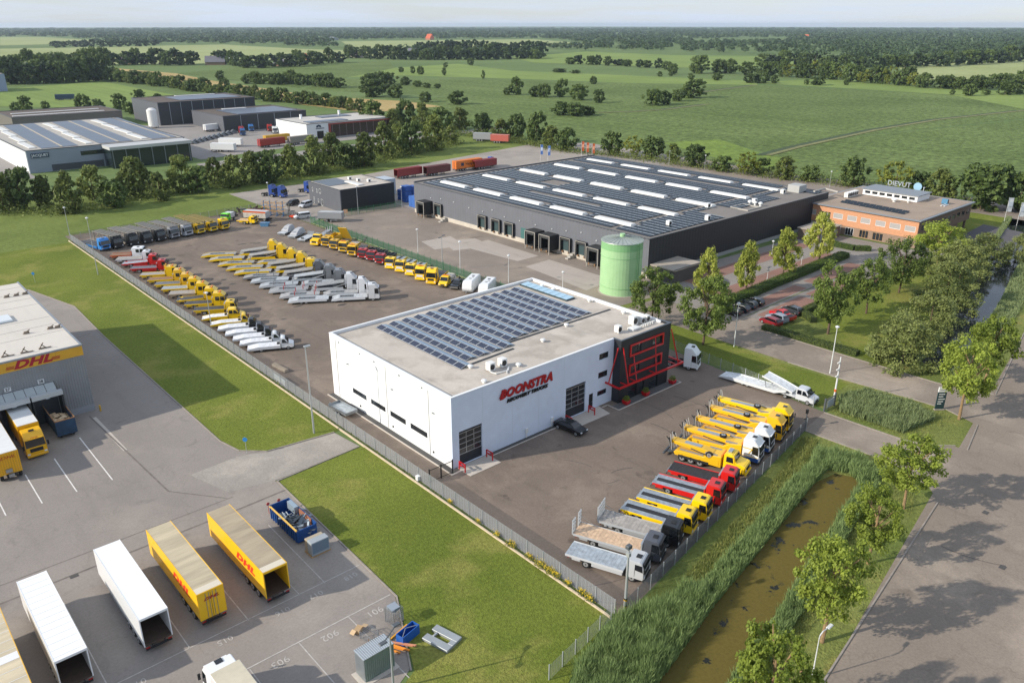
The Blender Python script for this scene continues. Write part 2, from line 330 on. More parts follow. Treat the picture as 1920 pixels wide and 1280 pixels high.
# roads on the right
def rl(s): return 21.5+(s-55.2)*.1667            # left edge of the public road
sheet('verge', [(44,30)]+[(48,38.2),(96.5,46.4),(104.5,47.3),(107,75),(118,105),(160,76),(245,78),(300,95),(300,60),(200,rl(200)),(30,rl(30)),(30,26)], .012, ROUGH)
sheet('road', [(0,rl(0)),(55,rl(55)),(160,rl(160)),(330,rl(330)),(335,rl(330)-22),(160,rl(160)-22),(55,rl(55)-26),(0,rl(0)-26)], .03, A_ROAD)
sheet('entrance_road', [(96.2,46.7),(103.3,47.5),(103.7,36),(104.6,33.2),(107.2,30.6),(107.5,29),(91.5,26.4),(94.5,29),(96.2,32),(96.6,36)], .036, A_ROAD)
sheet('side_road', [(116.2,76),(116.4,61),(116.8,51),(117.8,41),(118,36),(117,33.5),(116,31),(129,33),(127,36.5),(126.4,41),(126.2,53),(126.4,71.5),(131,73.2),(131,78.5),(126.6,79),(126.5,97),(116.5,97)], .034, A_ROAD)
BRICK = asphalt('brick_paving', '8a6a5f', bigc=.1, fine=.25, stain=.2, light=('84756d', .15, .55))
sheet('car_park', [(126.6,79),(131,78.6),(158,79.5),(170,79.8),(190,80),(205,76),(205,104),(137.5,106.8),(137,104),(126.6,97)], .038, asphalt('paving_grey', '8a847e', bigc=.1, stain=.2))
for a, b, c, d in ((132,156,79.4,82.4),(160,182,79.4,83),(138,186,87.6,91.8),(140,190,97,101.5),(133,150,73.6,77.5),(152,172,73.8,78)):
    sheet('parking_strip', [(a,c),(b,c+.4),(b,d+.4),(a,d)], .043, BRICK)
sheet('car_park', [(131,73.2),(158,74),(190,74.5),(208,71),(212,76.5),(190,79.6),(158,79.2),(131,78.4)], .040, asphalt('paving_grey2', '847e79', bigc=.1, stain=.2))
sheet('car_park', [(213,60),(246,66),(248,77),(216,75)], .03, A_DARK)
sheet('garden_lawn', [(127.6,54.5),(128.2,48),(133.5,48.5),(165,55),(190,62),(196,70.5),(158,72.2),(139,72.2),(138.5,67.5)], .03, LAWN)
sheet('lawn', [(104.5,49),(116,50),(115.2,61),(116,75),(117,96),(108,98),(106.4,76)], .03, LAWN)
sheet('lawn', [(206,104),(240,112),(262,95),(262,60),(248,77),(214,78),(206,82)], .02, LAWN)
# kerbs and painted lines
def ribbon(pts, w, z0, z1, mb=None):
    mb = mb or MB()
    for a, b in zip(pts, pts[1:]):
        d = (Vector(b)-Vector(a)).normalized(); n = Vector((-d.y, d.x))*w/2
        mb.slab([(a[0]-n.x,a[1]-n.y),(b[0]-n.x,b[1]-n.y),(b[0]+n.x,b[1]+n.y),(a[0]+n.x,a[1]+n.y)], z0, z1)
    return mb
kerbs = [[(22,197),(29.6,190.2),(34,172),(33.45,150),(33.4,98),(34.25,93.7),(37,91.1),(46.4,89.9)],[(46.9,84.1),(34.6,83.3),(33.7,55.4),(29.2,46.4)],
 [(0,rl(0)+.1),(55,rl(55)+.1),(91.5,26.6)],[(107.5,29.2),(116,31)],[(129,33.1),(160,rl(160)+.1),(330,rl(330)+.1)],
 [(103.4,47.5),(103.8,36),(104.7,33.3),(107.4,30.7)],[(96.1,46.5),(96.5,36),(96.1,32),(94.4,29.1)],[(116.3,61),(116.7,51),(117.7,41),(117.9,36),(116.9,33.4)],[(126.3,71.4),(126.3,53),(126.5,41),(127.1,36.6),(128.8,33.2)]]
for k in kerbs: struct('kerb', ribbon(k, .16, 0, .13).mesh(KERB))
WHITE = mat('line_paint', 'd8d5d0', .8, var=.2, vscale=3); WORN = mat('line_paint_worn', 'b3aea8', .85, var=.22, vscale=2)
def line(a, b, w, m, z=.044): struct('road_marking', ribbon([a, b], w, z-.004, z).mesh(m))
for x, t0, t1 in ((19.3,111.9,97.3),(15.2,107.9,97.3),(11.4,105.9,97.3),(7.6,104,97.3)): line((x,t0),(x,t1), .14, WHITE)
for x in (2.2,8.6,15.6,21.2,26.6): line((x,76.5),(x,62), .10, WORN)
line((29.6,75.3),(29.4,62), .10, WORN); line((-10,62),(33.6,62.2), .10, WORN); line((5,56.3),(33.4,56.1), .12, WORN); line((5,56.3),(-20,56.3),.12,WORN)
for x in (18.6,23.4,28.6): line((x,56),(x,44), .10, WORN)
SEAM = mat('asphalt_seam', '716a64', .95, var=.25, vscale=1.2)
for a, b, w in (((22.2,118),(23.6,90),.22),((23.6,90),(28.3,83.8),.16),((-30,80.2),(28.5,80.6),.25),((-30,83.5),(29,83.6),.12),((28.5,80.6),(34.5,80.8),.3)): line(a, b, w, SEAM, .040)
struct('concrete_channel', ribbon([(22.6,117),(22.9,104)], .5, .03, .036).mesh(CONC_L))
for s_, x, y in (('012',10.6,60.9),('017',27.8,61.0),('018',31.9,61.2),('016',24.2,61.0),('015',18.4,60.9)): text('bay_number', s_, 1.0, WORN, None, (x,y-.0,.046), (0,0,math.pi), ext=0)['kind'] = 'structure'
for s_, x, y in (('901',30.9,55.0),('902',26.0,55.0),('903',21.0,55.0),('904',16.3,55.0)): text('bay_number', s_, 1.15, WORN, None, (x,y,.046), (0,0,math.pi), ext=0)['kind'] = 'structure'
rng = random.Random(5)
DARKP = mat('asphalt_patch', '5a5552', .95, var=.2, vscale=1.5)
# tyre scuffs on the yards: thin rubber arcs
RUB = mat('rubber_scuff', '57514d', .9, var=.2, vscale=2)
for k in range(34):
    cx_, cy_ = (rng.uniform(56,92), rng.uniform(49,66)) if k < 18 else (rng.uniform(60,98), rng.uniform(26,8+14))
    if k >= 26: cx_, cy_ = rng.uniform(56,100), rng.uniform(105,205)
    r0 = rng.uniform(4, 16); a0 = rng.uniform(0, 6.28); da = rng.uniform(.3, .8)
    arc = [(cx_+r0*math.cos(a0+da*i/8), cy_+r0*math.sin(a0+da*i/8)) for i in range(9)]
    if k >= 18 and k < 26 and any(y > rl(x)-.6 for x, y in arc): continue
    if any(68 < y < 103 and 50 < x < 97 for x, y in arc) or any(x > 46 and y < 38.6+(x-49)*.17+.5 for x, y in arc) and k < 18: continue
    struct('tyre_mark', ribbon(arc, rng.uniform(.06,.14), .030, .0405).mesh(RUB))
for k in range(16):
    x, y = (rng.uniform(60,95), rng.uniform(108,200)); w_, h_ = rng.uniform(.4,1.6), rng.uniform(.3,.9)
    sheet('oil_stain', [(x+w_*math.cos(i*.785)*rng.uniform(.6,1.2), y+h_*math.sin(i*.785)*rng.uniform(.6,1.2)) for i in range(8)], .035, mat('oil_stain', '45403c', .8, var=.2, vscale=2))
for x, y in ((84,17),(93.5,22),(120,25),(10.5,80.2),(-2,96),(20.6,81.5)):
    sheet('manhole_cover', [(x-.4,y-.3),(x+.4,y-.3),(x+.4,y+.3),(x-.4,y+.3)], .048, mat('cast_iron', '4d4a48', .7, var=.2, vscale=6))
# water
def water(name, col, rough, duck=None):
    m = bpy.data.materials.new(name); m.use_nodes = True; nt = m.node_tree; N = nt.nodes; L = nt.links; b = N['Principled BSDF']
    b.inputs['Roughness'].default_value = rough; b.inputs['IOR'].default_value = 1.33; b.inputs['Base Color'].default_value = (*lin(col), 1)
    g = N.new('ShaderNodeNewGeometry')
    n = N.new('ShaderNodeTexNoise'); n.inputs['Scale'].default_value = 2.2; n.inputs['Detail'].default_value = 4; L.new(g.outputs['Position'], n.inputs['Vector'])
    bp = N.new('ShaderNodeBump'); bp.inputs['Strength'].default_value = .12; bp.inputs['Distance'].default_value = .05; L.new(n.outputs[0], bp.inputs['Height']); L.new(bp.outputs[0], b.inputs['Normal'])
    if duck:
        n2 = N.new('ShaderNodeTexNoise'); n2.inputs['Scale'].default_value = .33; n2.inputs['Detail'].default_value = 7; n2.inputs['Roughness'].default_value = .65; L.new(g.outputs['Position'], n2.inputs['Vector'])
        r = N.new('ShaderNodeMapRange'); r.inputs[1].default_value = .385; r.inputs[2].default_value = .42; L.new(n2.outputs[0], r.inputs[0])
        n3 = N.new('ShaderNodeTexNoise'); n3.inputs['Scale'].default_value = 3.0; n3.inputs['Detail'].default_value = 8; n3.inputs['Roughness'].default_value = .75; L.new(g.outputs['Position'], n3.inputs['Vector'])
        c = N.new('ShaderNodeMix'); c.data_type = 'RGBA'; c.inputs[6].default_value = (*lin(duck[0]), 1); c.inputs[7].default_value = (*lin(duck[1]), 1); L.new(n3.outputs[0], c.inputs[0])
        mx = N.new('ShaderNodeMix'); mx.data_type = 'RGBA'; mx.inputs[6].default_value = (*lin(col), 1); L.new(r.outputs[0], mx.inputs[0]); L.new(c.outputs[2], mx.inputs[7]); L.new(mx.outputs[2], b.inputs['Base Color'])
        r2 = N.new('ShaderNodeMapRange'); r2.inputs[3].default_value = rough; r2.inputs[4].default_value = .9; L.new(r.outputs[0], r2.inputs[0]); L.new(r2.outputs[0], b.inputs['Roughness'])
        r3 = N.new('ShaderNodeMapRange'); r3.inputs[3].default_value = .5; r3.inputs[4].default_value = .05; L.new(r.outputs[0], r3.inputs[0]); L.new(r3.outputs[0], b.inputs['Specular IOR Level'])
    return m
def pond_l(s): return 31.0+(s-44.7)*.178
def pond_r(s): return 27.8+(s-48.7)*.19
sheet('ditch_water', [(20,27),(34,29),(44.7,31.2),(56.5,33.8),(71.2,36.3),(84,38.6),(88.6,38.0),(90.0,34.9),(77.7,32.0),(61.8,28.6),(48.7,26.2),(38,24.0),(20,21.0)], .018, water('ditch_water', '1c1e14', .12, ('4c4423', '776b3a')))
sheet('canal_water', [(131.5,43.2),(133.6,46.2),(146,47.6),(158,50.6),(176,54.6),(210,62.5),(262,74),(300,82),(300,76),(262,68),(212,56.4),(176,48.6),(158,45.2),(146.2,43.2)], .02, water('canal_water', '20242a', .06))
# ================================================================ buildings
def wall(mb, ax, c, u0, u1, z0, z1, ops=(), th=.3, out=-1):
    """wall in plane ax ('x' or 'y') = c, running u0..u1, with openings (ua,ub,za,zb); thickness goes inwards"""
    us = sorted({u0, u1, *[v for o in ops for v in o[:2]]}); zs = sorted({z0, z1, *[v for o in ops for v in o[2:]]})
    for a, b in zip(zs, zs[1:]):
        run = None
        for l, r_ in list(zip(us, us[1:]))+[(None, None)]:
            solid = l is not None and not any(o[0] <= (l+r_)/2 <= o[1] and o[2] <= (a+b)/2 <= o[3] for o in ops)
            if solid: run = [run[0], r_] if run else [l, r_]
            elif run:
                c0, c1 = (c, c-out*th) if True else (c, c)
                mb.box(*((run[0], run[1], c0, c1) if ax == 'y' else (c0, c1, run[0], run[1])), a, b); run = None
    return mb
def corr(ax, c, u0, u1, z0, z1, pitch=.33, d=.04, out=-1):
    mb = MB(); n = max(2, int(round((u1-u0)/pitch))); pts = []
    for i in range(n):
        u = u0+(u1-u0)*i/n; w = (u1-u0)/n
        pts += [(u, 0), (u+w*.45, 0), (u+w*.55, d), (u+w*.95, d)]
    pts.append((u1, 0)); v = []
    for u, o in pts:
        for z in (z0, z1): v.append((u, c+out*o, z) if ax == 'y' else (c+out*o, u, z))
    return mb.add(v, [(2*i, 2*i+2, 2*i+3, 2*i+1) for i in range(len(pts)-1)])
GLASS = mat('window_glass', '20262c', .07, spec=.8); GLASS_L = mat('skylight_glass', '9fc0d4', .12, spec=.8)
WHITEP = mat('white_cladding', 'e9ebec', .45, var=.03, vscale=.4); STEELG = mat('galvanised_steel', '9ea4a9', .42, .7, var=.12, vscale=3)
ROOFG = asphalt('roof_membrane', 'bbb3a9', big=.15, bigc=.1, fine=.1, stain=.22, stain_sc=.12, light=('aaa298', .25, .48), rough=.8)
DARKC = mat('anthracite_cladding', '23262b', .5, var=.1, vscale=.5); BLACKP = mat('black_paint', '15171a', .4)
REDP = mat('red_paint', 'c01018', .4, coat=.3); REDL = mat('red_lettering', 'a8101a', .45); BLKL = mat('black_lettering', '14161a', .5)
TRIMW = mat('white_trim', 'e3e6e8', .4); PLASTW = mat('white_unit', 'd9dad8', .5, var=.06, vscale=3)
CELL = None
def solar_mat():
    m = bpy.data.materials.new('solar_cells'); m.use_nodes = True; nt = m.node_tree; N = nt.nodes; L = nt.links; b = N['Principled BSDF']
    tc = N.new('ShaderNodeTexCoord'); br = N.new('ShaderNodeTexBrick'); br.offset = 0; br.inputs['Scale'].default_value = 1.0
    br.inputs['Color1'].default_value = (*lin('1c2338'), 1); br.inputs['Color2'].default_value = (*lin('212943'), 1); br.inputs['Mortar'].default_value = (*lin('5f6775'), 1)
    br.inputs['Mortar Size'].default_value = .012; br.inputs['Brick Width'].default_value = .42; br.inputs['Row Height'].default_value = .42
    L.new(tc.outputs['Object'], br.inputs['Vector']); L.new(br.outputs[0], b.inputs['Base Color']); b.inputs['Roughness'].default_value = .16; b.inputs['Specular IOR Level'].default_value = .6
    return m
CELL = solar_mat(); ALU = mat('aluminium', 'b9bfc4', .35, .8, var=.08, vscale=2)
def window(parent, ax, c, u0, u1, z0, z1, out=-1, nm='window', frame=BLACKP, glass=GLASS, rec=.12, fw=.08, mull=0, rails=0):
    f = MB(); d0 = c-out*rec
    def bx(a, b, za, zb, dd=.06): f.box(*((a, b, d0, d0+out*dd) if ax == 'y' else (d0, d0+out*dd, a, b)), za, zb)
    bx(u0, u1, z0, z0+fw); bx(u0, u1, z1-fw, z1); bx(u0, u0+fw, z0+fw, z1-fw); bx(u1-fw, u1, z0+fw, z1-fw)
    for i in range(mull): u = u0+(u1-u0)*(i+1)/(mull+1); bx(u-.04, u+.04, z0+fw, z1-fw, .055)
    for i in range(rails): z = z0+(z1-z0)*(i+1)/(rails+1); bx(u0+fw, u1-fw, z-.04, z+.04, .05)
    w = ob(nm, f.mesh(frame), parent)
    g = MB(); g.box(*((u0+fw, u1-fw, d0+out*.02, d0-out*.02) if ax == 'y' else (d0+out*.02, d0-out*.02, u0+fw, u1-fw)), z0+fw, z1-fw)
    ob('pane', g.mesh(glass), w)
    return w
def sectional_door(parent, ax, c, u0, u1, z0, z1, out=-1):
    """overhead door: solid bottom and top, glazed rows between, each pane its own piece"""
    d = c-out*.22; f = MB()
    def bx(mb, a, b, za, zb, o0, o1): mb.box(*((a, b, d+out*o0, d+out*o1) if ax == 'y' else (d+out*o0, d+out*o1, a, b)), za, zb)
    bx(f, u0, u1, z0, z0+1.45, 0, .06); door = ob('overhead_door', f.mesh(mat('door_panel', '1b222a', .45)), parent)
    f = MB(); bx(f, u0, u1, z1-.4, z1, 0, .06); ob('top_panel', f.mesh(mat('door_panel', '1b222a', .45)), door)
    zs = [z0+1.45+(z1-.4-z0-1.45)*i/4 for i in range(5)]; us = [u0+(u1-u0)*i/3 for i in range(4)]
    fr = MB()
    for z in zs: bx(fr, u0, u1, z-.045, z+.045, 0, .075)
    for u in us: bx(fr, max(u0, u-.045), min(u1, u+.045), zs[0], zs[-1], 0, .07)
    ob('door_frame', fr.mesh(ALU), door)
    for i in range(4):
        for j in range(3):
            g = MB(); bx(g, us[j]+.045, us[j+1]-.045, zs[i]+.045, zs[i+1]-.045, .0, .03); ob('pane', g.mesh(GLASS), door)
    return door
def boxunit(parent, name, x, y, z, sx, sy, sz, m=PLASTW, rz=0.0):
    mb = MB().box(-sx/2, sx/2, -sy/2, sy/2, .12, sz).box(-sx*.4, sx*.4, -sy*.4, -sy*.25, 0, .12).box(-sx*.4, sx*.4, sy*.25, sy*.4, 0, .12)
    o = ob(name, mb.mesh(m, .03), parent, (x, y, z), (0, 0, rz))
    f = MB(); f.tube([(-sx*.1, -sy/2-.01, sz*.55), (-sx*.1, -sy/2-.05, sz*.55)], sz*.32, 12); ob('fan_grille', f.mesh(BLACKP), o)
    f = MB().box(sx/2, sx/2+.015, -sy*.42, sy*.42, .2, sz*.9); ob('coil', f.mesh(mat('coil', '4d545c', .6)), o)
    return o
def dome(parent, x, y, z, r=.35, h=.4, name='roof_vent'):
    mb = MB().cyl(x, y, z, z+h*.6, r*.5, 10).tube([(x,y,z+h*.6),(x,y,z+h*.85),(x,y,z+h)], [r, r*.85, r*.3], 10); return ob(name, mb.mesh(PLASTW), parent)
# ---------------------------------------------------------------- workshop hall of the recovery truck dealer
def workshop():
    B = thing('workshop_hall', 'white flat-roofed workshop hall with rows of solar panels and a black front block', 'building', (52.8, 71, 0))
    B.location = (0, 0, 0); H_ = 10.1
    x0, x1, y0, y1 = 52.8, 83.0, 71.0, 101.0
    dz = .03
    ops = [(53.9,57.7,.15,5.0),(73.15,77.2,.15,5.05),(78.0,78.9,.15,2.6),(79.9,81.9,7.5,8.45),(79.85,81.85,4.55,5.5),(79.8,81.8,1.7,2.5)]
    f = wall(MB(), 'y', y0, x0, x1, dz, H_, ops, .3, -1); ob('front_wall', f.mesh(mat('white_wall_sky_shade', 'd0daea', .5, var=.05, vscale=.6)), B)  # bluish sky-lit shade painted into the white of the front wall
    wops = [(91.4,95.2,2.3,3.1),(86.4,90.2,2.3,3.1),(81.4,85.2,2.25,3.1),(76.4,80.3,2.25,3.1)]
    f = wall(MB(), 'x', x0, y0+.3, y1, dz, H_, wops, .3, -1); ob('side_wall', f.mesh(WHITEP), B)
    f = MB().box(x0+.3, 94.4, y1-.3, y1, dz, H_).box(94.1, 94.4, y0+.3, y1-.3, dz, H_); ob('rear_wall', f.mesh(WHITEP), B)
    for a, b, c, d in wops: window(B, 'x', x0, a, b, c, d, rec=.14)
    for a, b, c, d in ops[3:]: window(B, 'y', y0, a, b, c, d, rec=.14, mull=1)
    for a, b, c, d in ops[:2]: sectional_door(B, 'y', y0, a, b, c, d)
    a, b, c, d = ops[2]; dr = ob('door', MB().box(a, b, y0+.1, y0+.16, c, d).mesh(BLACKP), B); ob('door_handle', MB().box(b-.15, b-.1, y0+.06, y0+.1, 1.1, 1.3).mesh(ALU), dr)
    rf = ob('roof', MB().box(x0+.3, 94.1, y0+.3, y1-.3, 9.55, 9.72).mesh(ROOFG), B)
    pa = MB().box(x0-.04, x0+.36, y0-.04, y1+.04, H_, H_+.06).box(x0+.36, 94.45, y1-.36, y1+.04, H_, H_+.06).box(94.08, 94.48, y0+1, y1-.36, H_, H_+.06).box(x0+.36, x1, y0-.04, y0+.3, H_, H_+.06)
    ob('parapet_cap', pa.mesh(TRIMW), B)
    for u in (57.85, 62.95, 67.85, 72.7): ob('panel_joint', MB().box(u-.02, u+.02, y0-.012, y0, .3 if u > 58 and u < 72 else 5.1, H_).mesh(mat('joint', 'c9d2da', .5)), B)
    for t in (99.2, 85.8, 75.85): ob('downpipe', MB().tube([(x0-.08, t, .2), (x0-.08, t, 9.6)], .05, 6).mesh(PLASTW), B)
    for t in (98.2, 92.4, 88.6, 82.4, 77.2): ob('roof_drain', MB().box(x0-.1, x0, t-.12, t+.12, 9.3, 9.5).mesh(STEELG), B)
    for t in (96, 84.3, 74.8): ob('wall_lamp', MB().box(x0-.2, x0, t-.18, t+.18, 6.6, 6.75).mesh(STEELG), B)
    for t in (93.2, 84.6, 75.1): ob('wall_vent', MB().box(x0-.12, x0, t-.1, t+.1, .7, .95).mesh(BLACKP), B)
    # gravel and kerb strip round the walls
    ob('gravel_strip', MB().box(51.95, x0-.01, 70.1, 101.2, .03, .06).box(x0, 72.9, 70.35, y0-.01, .03, .06).mesh(mat('gravel_dark', '4e4d4c', .95, var=.35, vscale=12)), B)
    for q in ((51.75,51.95,69.85,101.4),(51.95,53.4,69.85,70.1),(58.6,72.6,70.2,70.35),(80.2,81.3,70.2,70.35)): ob('kerb_strip', MB().box(*q, .03, .10).mesh(CONC_L), B)
    ob('door_apron', MB().slab([(53.4,68.2),(58.5,68.2),(58.5,70.9),(53.4,70.9)], .03, .075).mesh(CONC_L), B)
    ob('door_apron', MB().slab([(72.6,68.3),(79.6,68.2),(80.1,70.9),(72.6,70.9)], .03, .075).mesh(CONC_L), B)
    for u in (53.45, 58.0, 72.75, 77.5):
        g = MB()
        for a, b in (((u,70.5,.05),(u,70.5,1.2)),((u,69.3,.05),(u,69.3,1.2)),((u,70.5,1.16),(u,69.3,1.16)),((u,70.5,.75),(u,69.3,.75))): g.bar(a, b, .13)
        ob('crash_guard', g.mesh(REDP), B)
    for u in (65.5, 70.4): ob('charge_post', MB().box(u-.06, u+.06, y0-.12, y0-.02, .06, .8).box(u-.22, u+.22, y0-.22, y0-.02, .8, 1.5).mesh(PLASTW), B)
    # lettering
    yl = y0-.12
    text('sign_lettering', 'BOONSTRA', 1.72, REDL, B, (65.45, yl, 7.92), (R(90), 0, 0), shear=.28, bold=.075, ext=.06, sx=1.0, space=1.06)
    text('sign_backing', 'BOONSTRA', 1.72, BLKL, B, (65.55, y0-.04, 7.86), (R(90), 0, 0), shear=.28, bold=.10, ext=.02, sx=1.0, space=1.06)
    text('sign_lettering', 'RECOVERY TRUCKS', .66, BLKL, B, (65.6, yl, 6.78), (R(90), 0, 0), shear=.28, bold=.036, ext=.05, sx=1.18, space=1.08)
    for i in range(3): ob('sign_stripe', MB().box(60.55+i*.12, 61.25+i*.1, yl-.04, yl+.02, 7.6+i*.22, 7.7+i*.22).mesh(REDL), B)
    # roof: solar panels
    pm = MB(); w_, d_, h_ = 1.72, 1.06, .27
    pm.m = 0; pm.add([(0,0,.10),(d_,0,.10+h_),(d_,w_,.10+h_),(0,w_,.10),(0,0,.06),(d_,0,.06+h_),(d_,w_,.06+h_),(0,w_,.06)], [(0,1,2,3),(0,4,5,1),(1,5,6,2),(2,6,7,3),(3,7,4,0),(7,6,5,4)])
    pm.m = 1; e_ = .045; k_ = h_/d_
    for a, b, c, d in ((0,e_,0,w_),(d_-e_,d_,0,w_),(e_,d_-e_,0,e_),(e_,d_-e_,w_-e_,w_)): pm.add([(a,c,.103+a*k_),(b,c,.103+b*k_),(b,d,.103+b*k_),(a,d,.103+a*k_)], [(0,1,2,3)])
    me = pm.mesh([CELL, mat('panel_frame', 'd0d5d8', .4, .2)])
    dm = MB(); dm.add([(1.07,0,.36),(2.05,0,.12),(2.05,w_,.12),(1.07,w_,.36),(1.07,0,.33),(2.05,0,.09),(2.05,w_,.09),(1.07,w_,.33)], [(0,1,2,3),(0,4,5,1),(2,6,7,3),(1,5,6,2),(3,7,4,0),(7,6,5,4)])
    me2 = dm.mesh(mat('wind_deflector', '8da2b4', .45, .1, var=.06, vscale=1))
    fm = MB().box(-.03, 1.08, -.025, .025, .02, .09).box(1.02, 1.08, -.025, .025, .02, .36); mef = fm.mesh(ALU)
    for k in range(13):
        sx_ = 59.6+2.31*k; t1 = 98.9+(.25 if k > 5 else 0); n = 12 if k == 0 else 11 if k < 5 else 10
        for j in range(n):
            p = ob('solar_panel', me, rf, (sx_, t1-(j+1)*1.76, 9.74)); ob('wind_deflector', me2, rf, (sx_, t1-(j+1)*1.76, 9.74)); ob('panel_rail', mef, rf, (sx_, t1-(j+1)*1.76-.02, 9.73))
        ob('panel_rail', mef, rf, (sx_, t1-.02, 9.73))
    for pts in ([(60.8,78.2),(69.9,78.6)],[(70.2,80.8),(92.9,80.7)]): ob('cable_tray', ribbon(pts, .3, 9.73, 9.83).mesh(mat('cable_tray', '3a3d40', .5)), rf)
    sk = ob('skylight', MB().box(90.5,92.5,88.3,100.1,9.72,9.95).mesh(mat('skylight_frame', '2f3d40', .5)), rf)
    for i in range(8): y = 88.45+i*1.45; ob('pane', MB().add([(90.65,y,10.0),(92.35,y,10.12),(92.35,y+1.33,10.12),(90.65,y+1.33,10.0),(90.65,y,9.955),(92.35,y,9.955),(92.35,y+1.33,9.955),(90.65,y+1.33,9.955)],[(0,1,2,3),(0,4,5,1),(1,5,6,2),(2,6,7,3),(3,7,4,0)]).mesh(GLASS_L), sk)
    for x, y in ((62.5,74.9),(64.6,74.9)): boxunit(rf, 'air_conditioner', x, y, 9.72, .95, 1.0, 1.25)
    ob('pipe_run', MB().tube([(61.9,74.2,9.9),(62.2,73.4,9.85),(64.2,73.2,9.85),(64.9,73.9,9.9)], .09, 6).tube([(63.4,72.6,9.85),(64.8,74.0,9.85)], .08, 6).mesh(PLASTW), rf)
    for x, y in ((60.96,77.3),(59.3,72.4),(74.9,77.7),(82.0,79.9),(93.0,77.9),(93.2,85.6),(93.0,94.0),(92.8,96.7),(66.2,73.4)): dome(rf, x, y, 9.72, .42, .55)
    boxunit(rf, 'air_conditioner', 86.0, 72.9, 9.72, .8, .9, 1.2); boxunit(rf, 'air_handler', 90.3, 73.6, 9.72, 1.1, 1.1, 1.5); boxunit(rf, 'air_conditioner', 91.8, 73.2, 9.72, .8, .9, 1.1); boxunit(rf, 'air_conditioner', 93.0, 73.2, 9.72, .8, .9, 1.1)
    ob('roof_hatch', MB().box(88.0,89.8,71.6,72.8,9.72,10.1).mesh(PLASTW, .03), rf)
    for i in range(6): ob('duct', MB().tube([(90.2+i*.55,71.9,9.75),(90.2+i*.55,71.9,10.15),(90.45+i*.55,71.75,10.2)], .1, 6).mesh(PLASTW), rf)
    # black front block with slanted corner
    bx0, bx1, by = 83.0, 94.6, 69.6
    ops2 = [(86.3,87.7,7.3,8.75),(90.4,92.5,7.4,8.75),(85.6,87.5,4.3,5.7),(90.2,92.3,4.2,5.6),(85.2,87.2,.15,2.35),(90.1,92.2,.15,2.2),(88.0,88.9,.15,2.3)]
    f = wall(MB(), 'y', by, bx0, bx1, dz, H_, ops2, .25, -1); f.box(bx0, bx0+.25, by+.25, y0-.001, dz, H_).box(bx1-.25, bx1, by+.25, 71.4, dz, H_); ob('black_front', f.mesh(DARKC), B)
    ob('block_roof', MB().box(bx0+.25, bx1-.25, by+.25, y0+.29, 9.6, 9.74).mesh(ROOFG), B); ob('block_cap', MB().box(bx0-.05, bx1+.05, by-.05, by+.28, H_, H_+.07).box(bx0-.05,bx0+.28,by+.28,y0+.3,H_,H_+.07).box(bx1-.28,bx1+.05,by+.28,y0+1,H_,H_+.07).mesh(mat('dark_cap', '5b636b', .4, .5)), B)
    for i, (a, b, c, d) in enumerate(ops2): window(B, 'y', by, a, b, c, d, rec=.16, mull=1 if i in (0,1,3) else 0, nm='window' if i < 4 else 'glass_door')
    for i in range(1, 24): u = bx0+i*.48; ob('cladding_joint', MB().box(u-.012, u+.012, by-.012, by, 5.85, 7.0).mesh(BLACKP), B) if i % 2 else None
    for a, b, c, d in ((85.0,92.9,7.05,9.0),(85.0,92.75,3.9,5.75)):
        fr = MB(); w = .28
        fr.box(a, b, by-.16, by-.02, c, c+w).box(a, b, by-.16, by-.02, d-w, d).box(a, a+w, by-.16, by-.02, c+w, d-w).box(b-w, b, by-.16, by-.02, c+w, d-w); ob('red_frame', fr.mesh(REDP), B)
    yo = 68.3
    for nm, a, b, w in (('canopy_beam',(81.5,yo,3.4),(96.8,yo,3.3),.26),('canopy_beam',(81.5,yo,3.4),(81.5,71.0,3.5),.24),('canopy_beam',(96.8,yo,3.3),(96.8,71.4,3.3),.22),('canopy_beam',(95.2,yo+.4,3.3),(95.2,71.2,3.3),.16),
        ('canopy_beam',(85.4,yo,3.38),(85.4,by,3.38),.16),('canopy_beam',(90.0,yo,3.35),(90.0,by,3.35),.16),('canopy_beam',(83.3,yo,3.4),(83.3,by,3.4),.16),
        ('hanger_strut',(82.6,by+.2,9.1),(81.5,70.4,3.5),.14),('hanger_strut',(83.4,by-.08,9.0),(83.6,yo+.05,3.5),.14),('hanger_strut',(94.7,by-.05,9.1),(95.9,yo+.3,3.4),.16),
        ('hanger_strut',(85.9,by-.1,7.0),(85.5,yo+.05,3.45),.12),('hanger_strut',(90.7,by-.18,8.9),(90.1,yo+.05,3.45),.12)): ob(nm, MB().bar(a, b, w).mesh(REDP), B)
    ob('block_kerb', MB().box(81.3,96.3,67.95,68.1,.03,.11).box(81.3,81.45,68.1,70.2,.03,.11).box(96.15,96.3,68.1,68.9,.03,.11).mesh(CONC_L), B)
    ob('block_paving', MB().box(81.45,96.15,68.1,69.58,.03,.06).mesh(mat('paving_dark', '5d5c5c', .9, var=.2, vscale=4)), B)
    return B
workshop()
LEAFB = leafmat('box_leaf', '42551f')
def planter(x, y, n):
    t = thing('planter', ['red square planter with yellow-green shrub at the corner of the black block', 'red square planter with shrub beside the middle glass doors of the black block', 'red square planter with shrub at the far end of the black block'][n], 'planter', (x, y, .06), 0, 'red planters by the entrance')
    ob('pot', MB().add([(-.38,-.38,0),(.38,-.38,0),(.38,.38,0),(-.38,.38,0),(-.52,-.52,.6),(.52,-.52,.6),(.52,.52,.6),(-.52,.52,.6)],[(3,2,1,0),(4,5,6,7),(0,1,5,4),(1,2,6,5),(2,3,7,6),(3,0,4,7)]).mesh(REDP, .03), t)
    return t
PLANTERS = [planter(x, y, i) for i, (x, y) in enumerate(((83.8,68.7),(88.3,68.7),(94.9,68.7)))]
